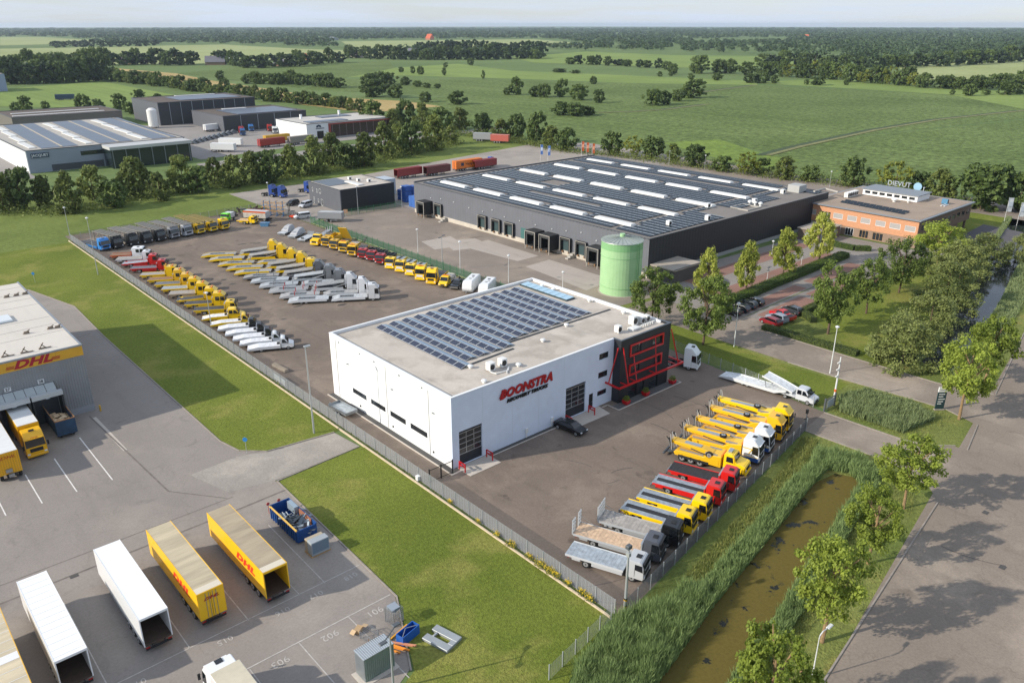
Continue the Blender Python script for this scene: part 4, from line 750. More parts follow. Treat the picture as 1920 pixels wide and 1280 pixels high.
# ================================================================ vehicles (local x = forward, origin on the ground at the middle)
def paint(col, rough=.35): return mat('paint_'+col, col, rough, coat=.4, obvar=.06)
TYRE = mat('tyre', '1b1b1c', .85); RIM = mat('rim', 'a9acae', .4, .6); CHAS = mat('chassis', '26272a', .7, var=.2, vscale=4); CARGL = mat('car_glass', '14181d', .06, spec=.9)
PLAS = mat('black_plastic', '1e2022', .6); LENS = mat('headlight_lens', 'd4dade', .15, spec=.8); AMB = mat('amber_lens', 'd97a1c', .3); REDLENS = mat('red_lens', 'a31616', .3)
def wheel_mesh(r, w, rim='a9acae'):
    def f():
        mb = MB(); mb.m = 0; mb.tube([(0,-w/2,0),(0,-w/2+.04,0),(0,w/2-.04,0),(0,w/2,0)], [r*.92, r, r, r*.92], 18); mb.m = 1
        mb.tube([(0,-w/2-.012,0),(0,-w/2+.02,0)], [r*.6, r*.62], 14); mb.tube([(0,w/2-.02,0),(0,w/2+.012,0)], [r*.62, r*.6], 14); mb.m = 0
        mb.tube([(0,-w/2-.03,0),(0,w/2+.03,0)], r*.17, 8); return mb.mesh([TYRE, mat('rim_'+rim, rim, .4, .5)])
    return cached(('wheel', r, w, rim), f)
def wheels(t, xs, hw, r=.5, w=.32, rim='a9acae', nm='wheel'):
    for i, x in enumerate(xs):
        ww = w if not isinstance(w, (list, tuple)) else w[i]
        for s in (-1, 1): ob(nm, wheel_mesh(r, ww, rim), t, (x, s*(hw-ww/2), r))
class Body:
    """side profile (x,z) lofted across the width; narrows above the belt line"""
    def __init__(s, pts, hw, zb, hwt): s.p = pts; s.hw = hw; s.zb = zb; s.hwt = hwt; s.zt = max(z for _, z in pts)
    def y(s, z): return s.hw if z <= s.zb else s.hw+(s.hwt-s.hw)*(z-s.zb)/(s.zt-s.zb)
    def mesh(s, m, bevel=.06, seg=2):
        n = len(s.p); v = [(x, -s.y(z), z) for x, z in s.p]+[(x, s.y(z), z) for x, z in s.p]
        mb = MB(); mb.add(v, [tuple(range(n)), tuple(range(2*n-1, n-1, -1))]+[(i, i+n, (i+1) % n+n, (i+1) % n) for i in range(n)]); return mb.mesh(m, bevel, seg)
    def side(s, poly, sg, m, off=.018, th=.03):
        n = len(poly); o = [(x, sg*(s.y(z)+off), z) for x, z in poly]; i_ = [(x, sg*(s.y(z)+off-th), z) for x, z in poly]
        mb = MB(); f = [tuple(range(n)), tuple(range(2*n-1, n-1, -1))]+[(i, i+n, (i+1) % n+n, (i+1) % n) for i in range(n)]
        if sg > 0: f = [tuple(reversed(q)) for q in f]
        return mb.add(o+i_, f).mesh(m)
    def front(s, a, b, fr, m, off=.018, th=.03, fr2=None):
        """panel on the face between profile points a (low) and b (high)"""
        d = Vector((b[0]-a[0], 0, b[1]-a[1])).normalized(); n = Vector((d.z, 0, -d.x)); n = n if n.x >= 0 else -n
        v = []
        for k in (off, off-th):
            for (x, z), g in ((a, fr), (b, fr2 or fr)):
                y = s.y(z)*g; v += [(x+n.x*k, -y, z+n.z*k), (x+n.x*k, y, z+n.z*k)]
        return MB().add(v, [(0,1,3,2),(6,7,5,4),(0,2,6,4),(1,5,7,3),(2,3,7,6),(0,4,5,1)]).mesh(m)
def lerp(a, b, t): return (a[0]+(b[0]-a[0])*t, a[1]+(b[1]-a[1])*t)
def cab(t, xf, col, H=2.75, cl=1.9, hw=1.2, crew=False, high=0.0, visor=True, hatch=True, grille='1e2022', bump=None, beacon=False, lower=None, rough=.35, deflector=False, mirror=True, sleeper=False):
    """cab-over truck cab with its front at x = xf"""
    x0 = xf-cl; zt = H+high; zb = .5; zm = 1.62; sl = .22
    pts = [(x0, zb), (xf-.05, zb), (xf, zb+.35), (xf-.02, zm), (xf-sl, H-.22), (xf-sl-.25-high*.7, zt-.04), (x0+.1, zt), (x0, zt-.1)]
    key = ('cab', cl, hw, H, high, col, rough, zb); C = Body([(x-xf, z) for x, z in pts], hw, zm, hw-.09)
    P_ = paint(col, rough); L = (xf, 0, 0)
    cb = ob('cab', cached(key, lambda: C.mesh(P_, .09, 2)), t, L)
    a, b = C.p[3], C.p[4]
    ob('windscreen', cached(key+('ws',), lambda: C.front(lerp(a, b, .06), lerp(a, b, .93), .93, CARGL)), cb)
    ww = [(-1.0, zm), (-.14, zm-.12), (-.27, H-.32), (-1.0, H-.32)]
    for s in (-1, 1): ob('side_window', cached(key+('sw', s), lambda: C.side(ww, s, CARGL)), cb)
    if crew:
        w2 = [(-1.95, zm+.02), (-1.2, zm+.02), (-1.2, H-.36), (-1.95, H-.36)]
        for s in (-1, 1): ob('side_window', cached(key+('sw2', s), lambda: C.side(w2, s, CARGL)), cb)
    gm = mat('grille_'+grille, grille, .5)
    ob('grille', cached(key+('gr', grille), lambda: C.front((C.p[2][0], 1.0), (C.p[3][0]-.003, 1.5), .62, gm)), cb)
    ob('bumper', cached(key+('bu', bump), lambda: MB().box(-.14, .07, -hw+.02, hw-.02, .32, .62).mesh(paint(bump) if bump else PLAS, .05)), cb)
    for s in (-1, 1): ob('headlight', cached(key+('hl', s), lambda: MB().box(-.03, .04, s*(hw-.42), s*(hw-.08), .68, .9).mesh(LENS, .02)), cb)
    if lower:
        for s in (-1, 1): ob('lower_livery', cached(key+('ll', s, lower), lambda: C.side([(-cl+.05, zb+.05), (-.1, zb+.05), (-.06, zb+.62), (-cl+.05, zb+.5)], s, paint(lower), .012)), cb)
    if visor: ob('sun_visor', cached(key+('vi',), lambda: MB().bar((-sl+.08, -hw*.8, H-.2), (-sl+.08, hw*.8, H-.2), .2, .07).mesh(P_ if high else PLAS)), cb)
    if hatch: ob('roof_hatch', cached(key+('ha',), lambda: MB().box(-cl*.62, -cl*.62+.55, -.32, .32, zt-.02, zt+.04).mesh(CARGL if high else PLAS, .02)), cb)
    if mirror:
        for s in (-1, 1): ob('mirror', cached(key+('mi', s), lambda: MB().box(.02, .12, s*(hw+.08), s*(hw+.3), 1.55, 2.2).bar((-.1, s*hw, 2.1), (.06, s*(hw+.12), 2.1), .04).mesh(PLAS, .02)), cb)
    if deflector: ob('air_deflector', cached(key+('de', deflector), lambda: Body([(-cl+.05, zt), (-.75, zt), (-1.0, zt+deflector*.75), (-cl+.05, zt+deflector)], hw-.2, zt, hw-.3).mesh(P_, .06, 2)), cb)
    if beacon: ob('light_bar', cached(key+('be',), lambda: MB().box(-cl*.5, -cl*.5+.3, -.75, .75, zt+.03, zt+.17).mesh(AMB, .04)), cb)
    for s in (-1, 1): ob('door_line', cached(key+('dl', s), lambda: C.side([(-1.02, .75), (-1.0, .75), (-1.0, 1.6), (-1.02, 1.6)], s, PLAS, .004, .02)), cb)
    return cb
DECKS = {'stripe': ('9aa4ad', '2a2c2f', 1), 'stripes': ('98a2ab', '25272a', 2), 'black': ('26272a', None, 0), 'alu': ('aab2b8', None, 0), 'wood': ('c9ac8e', None, 0), 'greywood': ('a19b94', None, 0), 'brown': ('8c6b50', None, 0), 'grey': ('6c6f75', None, 0), 'white': ('d8dade', None, 0), 'dark': ('45464a', None, 0)}
def deckmat(c): return mat('deck_'+c, c, .5, .35 if c in ('9aa4ad','98a2ab','aab2b8') else 0.0, var=.28, vscale=2.2, bump=.15, bscale=15)
def recovery_truck(x, y, head, label, group, L=8.6, cabc='e8b800', deck='stripe', rail=None, skirt=None, H=2.7, crew=False, high=0.0, ramps=None, bulk=True, beacon=True, tilt=0.0, cl=None, rim='a9acae', bump=None, grille='1e2022', crane=False, underlift=True, deflector=False, lower=None, name='recovery_truck'):
    t = thing(name, label, 'truck', (x, y, .03), R(head), group)
    cl = cl or (2.9 if crew else 1.9); hl = L/2; xb1 = hl-cl-.35; xb0 = -hl+(.35 if underlift else 0); hw = 1.22
    cab(t, hl-.07, cabc, H, cl, 1.18, crew, high, beacon=beacon, bump=bump, grille=grille, deflector=deflector, lower=lower)
    ob('chassis', cached(('ch', L, cl), lambda: MB().box(-hl+.6, hl-1.0, -.45, .45, .55, .8).mesh(CHAS)), t)
    c1, c2, ns = DECKS[deck]; zd = 1.08
    d = ob('deck', cached(('deck', L, cl, deck, underlift), lambda: MB().box(xb0, xb1, -hw, hw, zd-.14, zd).mesh(deckmat(c1), .015)), t, (0,0,0), (0, -R(tilt), 0))
    if ns: ob('deck_stripe', cached(('dst', L, cl, deck, underlift), lambda: MB().box(xb0+.25, xb1-.05, -.36, .36, zd, zd+.012).mesh(mat('deck_'+c2, c2, .6))), d)
    else:
        n = int((xb1-xb0)/.42)
        ob('deck_rib', cached(('drb', L, cl, deck, underlift), lambda: [m for m in [MB()] if [m.box(xb0+.2+i*.42, xb0+.26+i*.42, -hw+.1, hw-.1, zd, zd+.015) for i in range(n)]][0].mesh(deckmat(c1))), d)['kind'] = 'stuff'
    rl_ = rail or cabc
    for s in (-1, 1):
        ob('side_rail', cached(('rail', L, cl, rl_, s, underlift), lambda: MB().box(xb0+.05, xb1, s*(hw+.004), s*(hw+.05), zd-.17, zd+.07).mesh(paint(rl_))), d)
        sk = skirt or cabc; xr = -hl+2.35
        ob('toolbox', cached(('tb', L, cl, sk, s), lambda: MB().box(xr+.62, xb1-.1, s*.75, s*1.18, .42, .92).mesh(paint(sk), .03)), t); ob('toolbox', cached(('tb2', L, cl, sk, s), lambda: MB().box(-hl+.75, xr-.62, s*.75, s*1.16, .55, .9).mesh(paint(sk), .03)), t)
        ob('mudguard', cached(('mg', L, s), lambda: MB().tube([(xr-.6,s*.95,.6),(xr-.42,s*.95,.92),(xr,s*.95,1.0-.1),(xr+.42,s*.95,.92),(xr+.6,s*.95,.6)], .05, 6).mesh(PLAS)), t)
    if bulk:
        bkc = cabc if bulk is True else bulk
        b_ = ob('bulkhead', cached(('bk', L, cl, bkc), lambda: MB().box(xb1+.04, xb1+.22, -1.15, -.8, .95, 2.05).box(xb1+.04, xb1+.22, .8, 1.15, .95, 2.05).box(xb1+.04, xb1+.22, -.8, .8, 1.0, 1.75).mesh(paint(bkc), .02)), t)
        ob('bulkhead_bar', cached(('bkb', L, cl), lambda: MB().box(xb1-.02, xb1+.2, -1.1, 1.1, 2.05, 2.2).mesh(ALU, .03)), b_)
    if underlift: ob('underlift', cached(('ul', L), lambda: MB().box(-hl, -hl+.9, -.18, .18, .35, .6).box(-hl, -hl+.22, -.95, .95, .38, .52).box(-hl+.05, -hl+.2, -.95, -.8, .38, .8).box(-hl+.05, -hl+.2, .8, .95, .38, .8).mesh(STEELG)), t)
    for s in (-1, 1): ob('tail_light', cached(('tl', L, s), lambda: MB().box(-hl+.3, -hl+.36, s*.75, s*1.1, .62, .76).mesh(REDLENS)), t)
    if ramps:
        for s in ramps:
            f = MB()
            for z in (1.1, 1.55, 2.0, 2.45): f.box(xb0-.07, xb0+.0, s-.34, s+.34, z, z+.13)
            for k in (-.34, 0, .34): f.box(xb0-.1, xb0+.02, s+k-.06, s+k+.06, 1.0, 2.8)
            ob('loading_ramp', f.mesh(mat('ramp_zinc', 'b4babf', .5, .3)), t); ob('ramp_cable', MB().bar((xb0+.02, s+(.35 if s > 0 else -.35), 1.9), (xb0+1.7, s+(.3 if s > 0 else -.3), 1.15), .025).mesh(STEELG), t)
    if crane: ob('crane_arm', MB().box(xb1-.1,xb1+.45,-.35,.35,1.0,2.7).bar((xb1+.1,-.1,2.6),(xb1+.1,.95,2.9),.26).bar((xb1+.1,.9,2.8),(xb1+.1,-.9,3.1),.2).mesh(paint('d9a400'), .03), t); 
    wheels(t, [hl-1.35], 1.14, .46, .3, rim); wheels(t, [-hl+2.35], 1.16, .46, .52, rim)
    return t
def van_body(t, xf, col, crew=False):
    """bonneted van cab, front at xf"""
    cl = 2.95 if crew else 2.15
    pts = [(-cl, .45), (-.12, .42), (0, .62), (-.04, 1.02), (-.85, 1.32), (-1.45, 2.12), (-1.75, 2.24), (-cl+.05, 2.22), (-cl, 2.1)]
    C = Body(pts, .98, 1.3, .84); key = ('van', col, crew); P_ = paint(col)
    cb = ob('cab', cached(key, lambda: C.mesh(P_, .08, 2)), t, (xf,0,0))
    ob('windscreen', cached(key+('ws',), lambda: C.front(lerp(C.p[4], C.p[5], .05), lerp(C.p[4], C.p[5], .95), .9, CARGL)), cb)
    for s in (-1, 1):
        ob('side_window', cached(key+('sw', s), lambda: C.side([(-1.95, 1.36), (-1.05, 1.34), (-1.55, 1.98), (-1.95, 2.0)], s, CARGL)), cb)
        if crew: ob('side_window', cached(key+('sw2', s), lambda: C.side([(-2.75, 1.36), (-2.1, 1.36), (-2.1, 2.0), (-2.75, 2.0)], s, CARGL)), cb)
        ob('headlight', cached(key+('hl', s), lambda: MB().box(-.16, -.015, s*.62, s*.93, .74, .96).mesh(LENS, .03)), cb)
        ob('mirror', cached(key+('mi', s), lambda: MB().box(-1.05, -.93, s*1.0, s*1.2, 1.3, 1.62).mesh(PLAS, .03)), cb)
    ob('grille', cached(key+('gr',), lambda: MB().box(-.05, .012, -.45, .45, .6, .9).mesh(PLAS, .02)), cb); ob('bumper', cached(key+('bu',), lambda: MB().box(-.3, .03, -.93, .93, .32, .55).mesh(PLAS, .05)), cb)
    return cb
def van_flatbed(x, y, head, label, group, L=7.6, col='e8e9ea', deck='white', rail=None, crew=False, beacon=True):
    t = thing('flatbed_van', label, 'truck', (x, y, .03), R(head), group); hl = L/2; xf = hl; cl = 2.95 if crew else 2.15
    van_body(t, xf, col, crew); xb1 = hl-cl-.12; rail = rail or 'd9dbdd'
    c1 = DECKS[deck][0]
    pr = [(-hl, .52), (-hl+.05, .62), (-hl+1.9, .92), (xb1, .92), (xb1, .78), (-hl+1.9, .74)]
    d = ob('deck', cached(('vd', L, crew, deck), lambda: MB().prism(pr, -1.05, 1.05).mesh(deckmat(c1))), t)
    for s in (-1, 1): ob('side_rail', cached(('vr', L, crew, rail, s), lambda: MB().prism([(-hl, .46), (-hl+.02, .68), (-hl+1.9, 1.0), (xb1, 1.0), (xb1, .5), (-hl+2.5, .5), (-hl+1.2, .45)], s*1.055, s*1.12).mesh(paint(rail))), d)
    ob('front_frame', cached(('vf', L, crew), lambda: MB().box(xb1-.08, xb1, -1.0, -.85, .92, 1.9).box(xb1-.08, xb1, .85, 1.0, .92, 1.9).box(xb1-.08, xb1, -.85, .85, 1.78, 1.9).mesh(ALU)), t)
    ob('winch', cached(('vw', L, crew), lambda: MB().box(xb1-.6, xb1-.15, -.3, .3, .92, 1.2).mesh(PLAS, .03)), t)
    if beacon: ob('light_bar', cached(('vb', L, crew), lambda: MB().box(hl-cl+.35, hl-cl+.6, -.6, .6, 2.25, 2.36).mesh(AMB, .03)), t)
    ob('chassis', cached(('vc', L), lambda: MB().box(-hl+1, hl-1, -.4, .4, .4, .62).mesh(CHAS)), t)
    for s in (-1, 1): ob('tail_light', cached(('vt', L, s), lambda: MB().box(-hl-.02, -hl+.02, s*.7, s*1.0, .48, .56).mesh(REDLENS)), t)
    wheels(t, [hl-1.0], .98, .35, .24); wheels(t, [-hl+2.35], 1.0, .35, .38)
    return t
def low_deck(t, nm, x0, x1, col, rail, front_up=0.0, tail=1.6, z=.95, hw=1.22, holes=True):
    """sloped car-carrying deck with side beams, wheel troughs and posts"""
    pr = [(x0, .42), (x0+.05, .55), (x0+tail, z), (x1-(2.6 if front_up else 0), z), (x1, z+front_up), (x1, z+front_up-.14), (x1-(2.6 if front_up else 0), z-.16), (x0+tail, z-.2)]
    d = ob(nm, cached((nm, x0, x1, col, front_up, tail), lambda: MB().prism(pr, -hw, hw).mesh(deckmat(col))), t)
    for s in (-1, 1):
        ob('side_beam', cached((nm, 'sb', x0, x1, rail, s, tail), lambda: MB().prism([(x0, .38), (x0+.05, .62), (x0+tail, z+.05), (x1-.4, z+.05), (x1-.3, .5), (x0+tail+.5, .5), (x0+.9, .38)], s*(hw+.005), s*(hw+.07)).mesh(paint(rail))), d)
        ob('wheel_trough', cached((nm, 'wt', x0, x1, s, tail), lambda: MB().box(x0+tail+.2, x1-2.7, s*.45, s*1.05, z, z+.04).mesh(deckmat('8d9195'))), d)
    ob('deck_centre', cached((nm, 'dc', x0, x1, tail), lambda: MB().box(x0+tail+.2, x1-2.7, -.44, .44, z, z+.02).mesh(mat('deck_gap', '4d5053', .7, var=.25, vscale=3))), d)
    if holes: ob('crossbar', cached((nm, 'cb', x0, x1, tail), lambda: [m for m in [MB()] if [m.box(x0+tail+.5+i*.9, x0+tail+.62+i*.9, -.44, .44, z, z+.05) for i in range(int((x1-x0-tail-3)/.9))]][0].mesh(CHAS)), d)['kind'] = 'stuff'
    return d
def road_train(x, y, head, label, group, cabc, rail, deck, L=18.6, high=.75, upper=False, red=False, posts=0):
    """rigid car transporter with drawbar trailer, decks lowered"""
    t = thing('car_transporter', label, 'truck', (x, y, .03), R(head), group); hl = L/2
    cab(t, hl-.07, cabc, 3.0, 2.25, 1.22, high=high, beacon=False, visor=True)
    xb1 = hl-2.7; xm = xb1-7.2
    low_deck(t, 'truck_deck', xm, xb1, deck, rail, .75 if upper else 0.0, 1.5); ob('chassis', cached(('rtc', L), lambda: MB().box(xm+1, hl-1, -.45, .45, .5, .78).mesh(CHAS)), t)
    ob('cab_frame', cached(('rtf', L, cabc), lambda: MB().box(xb1+.05, xb1+.2, -1.15, -.95, .9, 3.2).box(xb1+.05, xb1+.2, .95, 1.15, .9, 3.2).box(xb1+.05, xb1+.2, -.95, .95, 3.0, 3.2).mesh(paint(cabc))), t)
    tr = low_deck(t, 'trailer_deck', -hl, xm-.55, deck, rail, 0.0, 1.9, .92)
    ob('drawbar', cached(('rtd', L), lambda: MB().box(xm-1.2, xm+.6, -.12, .12, .5, .66).mesh(CHAS)), tr)
    if upper: ob('upper_deck', cached(('rtu', L, deck), lambda: MB().prism([(xm+.6, 1.25), (xb1-.2, 1.95), (xb1-.2, 2.07), (xm+.6, 1.37)], -1.15, 1.15).mesh(deckmat(deck))), t)
    if posts:
        for px_ in (-hl+3.2, xm-1.5, xm+1.2, xb1-1.2)[:posts]:
            for s in (-1, 1): ob('deck_post', cached(('rtp', px_, L, red), lambda: MB().box(px_-.07, px_+.07, -.07, .07, .9, 1.9).mesh(paint('b01c1c') if red else STEELG)), t, (0, s*1.15, 0))
    wheels(t, [hl-1.45], 1.2, .48, .32); wheels(t, [xm+2.3], 1.2, .45, .5); wheels(t, [-hl+2.7, -hl+3.7], 1.2, .38, .3)
    return t
def deck_transporter(x, y, head, label, group, cabc, col='8a8b8c', L=10.8, upz=3.6, H=3.0, high=.0, raised=0.0, single=False, railc=None):
    """car transporter with two open lattice decks"""
    t = thing('car_transporter', label, 'truck', (x, y, .03), R(head), group); hl = L/2
    cab(t, hl-.07, cabc, H, 2.0, 1.22, high=high, visor=True, beacon=False)
    FM = mat('frame_'+col, col, .6, .3, var=.15, vscale=2)
    def lattice(x0, x1, z0, z1, key):
        def f():
            mb = MB(); n = int((x1-x0)/.62)
            for s in (-1.18, -.42, .42, 1.18): mb.bar((x0, s, z0), (x1, s, z1), .2 if abs(s) > 1 else .34, .12)
            for i in range(n+1): u = i/n; mb.bar((x0+(x1-x0)*u, -1.18, z0+(z1-z0)*u+.015), (x0+(x1-x0)*u, 1.18, z0+(z1-z0)*u+.015), .14, .1)
            return mb.mesh(FM)
        return cached(('lat', L, col, x0, x1, z0, z1), f)
    xb1 = hl-2.3
    ob('lower_deck', lattice(-hl, xb1, 1.0, 1.1, 'l'), t)
    if not single:
        ob('upper_deck', lattice(-hl+.1, xb1+(.2 if upz < 3 else 2.2), upz-.5+raised, upz, 'u'), t)
        for px_ in (-hl+.8, -hl+3.4, xb1-2.2, xb1-.1):
            for s in (-1, 1): ob('deck_post', cached(('dtp', L, col, upz), lambda: MB().box(-.09, .09, -.09, .09, .7, upz-.1).mesh(FM)), t, (px_, s*1.2, 0))
        for s in (-1, 1): ob('brace', cached(('dtb', L, col, upz, s), lambda: MB().bar((-hl+.8, s*1.22, 1.2), (-hl+3.4, s*1.22, upz-.4), .1).bar((-hl+3.4, s*1.22, upz-.4), (xb1-2.2, s*1.22, 1.2), .1).mesh(FM)), t)
    ob('chassis', cached(('dtc', L), lambda: MB().box(-hl+.8, hl-1, -.5, .5, .5, .85).mesh(CHAS)), t)
    for s in (-1, 1): ob('side_skirt', cached(('dts', L, railc or col, s), lambda: MB().box(-hl+3, xb1-.4, s*1.0, s*1.2, .4, .95).mesh(paint(railc) if railc else FM)), t)
    wheels(t, [hl-1.4], 1.2, .48, .32); wheels(t, [-hl+2.4, -hl+3.5], 1.2, .46, .5)
    return t
def wrecker(x, y, head, label, group, cabc, bodyc='e2a500', L=10.2, H=3.0, high=.6, bonnet=False, lower=None, tall=0.0, axles=2, seed=0):
    """heavy wrecker: sculpted body, boom, underlift and hooks"""
    rg = random.Random(seed); t = thing('heavy_wrecker', label, 'truck', (x, y, .03), R(head), group); hl = L/2; BM = paint(bodyc)
    if bonnet:
        pts = [(-2.9, .6), (-.1, .55), (0, .8), (-.05, 1.55), (-.25, 1.68), (-1.35, 1.85), (-1.6, 2.65), (-1.8, 2.78), (-2.85, 2.78), (-2.9, 2.6)]
        C = Body(pts, 1.18, 1.7, 1.05); cb = ob('cab', C.mesh(paint(cabc), .1, 2), t, (hl, 0, 0)); ob('windscreen', C.front(lerp(pts[5], pts[6], .08), lerp(pts[5], pts[6], .92), .9, CARGL), cb)
        for s in (-1, 1): ob('side_window', C.side([(-2.55, 1.8), (-1.6, 1.8), (-1.75, 2.5), (-2.55, 2.5)], s, CARGL), cb); ob('headlight', MB().box(-.06, .02, s*.65, s*1.0, .9, 1.15).mesh(LENS), cb)
        ob('grille', C.front((0, .95), (-.03, 1.45), .55, PLAS), cb); ob('bumper', MB().box(-.1, .15, -1.15, 1.15, .45, .7).mesh(paint(cabc), .04), cb); ob('roof_rack', MB().box(-2.6,-2.1,-.5,.5,2.8,3.0).mesh(ALU), cb); cl = 2.95
        xr = []
    else: cl = 2.25; cab(t, hl-.07, cabc, H, cl, 1.22, high=high, beacon=False, lower=lower)
    xb1 = hl-cl-.2
    b_ = ob('body', MB().prism([(-hl+.7, .75), (-hl+.5, 1.1), (-hl+.9, 1.45), (xb1-2.4, 1.5+tall*.3), (xb1-1.6, 2.0+tall*.6), (xb1-.2, 2.2+tall), (xb1, 2.2+tall), (xb1, .65)], -1.2, 1.2).mesh(BM, .05), t)
    for s in (-1, 1):
        ob('locker_door', MB().box(xb1-1.4, xb1-.3, s*1.2, s*1.225, .75, 1.7).mesh(BM, .01), b_); ob('wheel_arch', MB().box(-hl+1.2, -hl+1.2+1.35*axles, s*1.19, s*1.23, .6, .95).mesh(PLAS), b_)
    ob('tread_plate', MB().box(-hl+1.2, xb1-2.5, -.95, -.5, 1.5+tall*.3, 1.53+tall*.3).box(-hl+1.2, xb1-2.5, .5, .95, 1.5+tall*.3, 1.53+tall*.3).mesh(mat('deck_8d8f92', '9a948a', .6)), b_)
    z0 = 1.75+tall*.4
    bo = ob('boom', MB().prism([(-hl+.1, z0+.35), (-hl+.3, z0+.65), (xb1-2.6, z0+.55), (xb1-1.3, z0+.35), (xb1-1.3, z0-.1), (xb1-2.6, z0), (-hl+.4, z0+.2)], -.62, .62).mesh(BM, .04), t)
    ob('boom_plate', MB().box(-hl+1.6, xb1-3, -.35, .35, z0+.6, z0+.625).mesh(ALU), bo); ob('boom_cylinder', MB().tube([(xb1-1.4, .55, 1.5), (-hl+2.6, .55, z0+.2)], .11, 8).tube([(xb1-1.4, -.55, 1.5), (-hl+2.6, -.55, z0+.2)], .11, 8).mesh(mat('hydraulic', '3b3d40', .4, .4)), bo)
    ob('boom_head', MB().box(-hl-.25, -hl+.3, -.5, .5, z0+.2, z0+.7).tube([(-hl-.1, -.55, z0+.45), (-hl-.1, .55, z0+.45)], .22, 10).mesh(BM, .03), bo)
    u = ob('underlift', MB().prism([(-hl-.9, .45), (-hl-.5, .45), (-hl+.2, 1.0), (-hl+.9, 1.0), (-hl+.9, .75), (-hl+.3, .7), (-hl-.3, .3), (-hl-.9, .3)], -.3, .3).mesh(mat('lift_grey', '4b5258', .5, .3), .03), t)
    ob('crossbar', MB().box(-hl-1.0, -hl-.75, -1.1, 1.1, .32, .55).mesh(mat('lift_grey', '4b5258', .5, .3), .03), u)
    for s in (-1, 1):
        ob('lift_mast', MB().bar((-hl+.2, s*.8, 1.2), (-hl-.35, s*.85, 2.7+rg.uniform(0, .7)), .14).bar((-hl-.3, s*.85, 2.5), (-hl-.7, s*.85, 2.9), .1).mesh(mat('lift_dark', '2d2f31', .5, .3)), t)
        for k in range(2): ob('chain_hook', MB().bar((-hl+.05-.2*k, s*(.5+.3*k), 1.5), (-hl-.3-.2*k, s*(.5+.3*k), 2.3+rg.uniform(0, .5)), .07).mesh(STEELG), t)
    for k in range(4): ob('chrome_stake', MB().bar((-hl+.15+.1*k, -.9+.6*k, 1.2), (-hl-.15, -.95+.6*k, 2.7+rg.uniform(0, 1.0)), .09).mesh(mat('stake_zinc', 'b9bec2', .4, .4)), t)
    ob('top_plate', MB().box(xb1-2.2, xb1-.6, -1.05, -.7, 2.0+tall*.8, 2.16+tall*.8).box(xb1-2.2, xb1-.6, .7, 1.05, 2.0+tall*.8, 2.16+tall*.8).mesh(mat('plate_dull', '8e8a80', .6)), b_)
    sw = ob('spare_wheel', wheel_mesh(.48, .3), t, (rg.uniform(-.6, .4), -.3 if not bonnet else -1.05, z0+.62 if not bonnet else 1.95), (R(90) if not bonnet else 0, 0, 0))
    if bonnet: sw.location.z = 2.0
    if not bonnet: sw.location.z = z0+.82
    ob('work_light', MB().box(xb1-.15, xb1+.05, -.9, .9, 2.22+tall, 2.36+tall).mesh(AMB, .03), b_)
    ob('chassis', MB().box(-hl+.5, hl-1, -.48, .48, .5, .8).mesh(CHAS), t)
    wheels(t, [hl-1.45], 1.2, .52, .34); wheels(t, [-hl+1.7+1.2*k for k in range(axles)], 1.2, .52, .55)
    return t
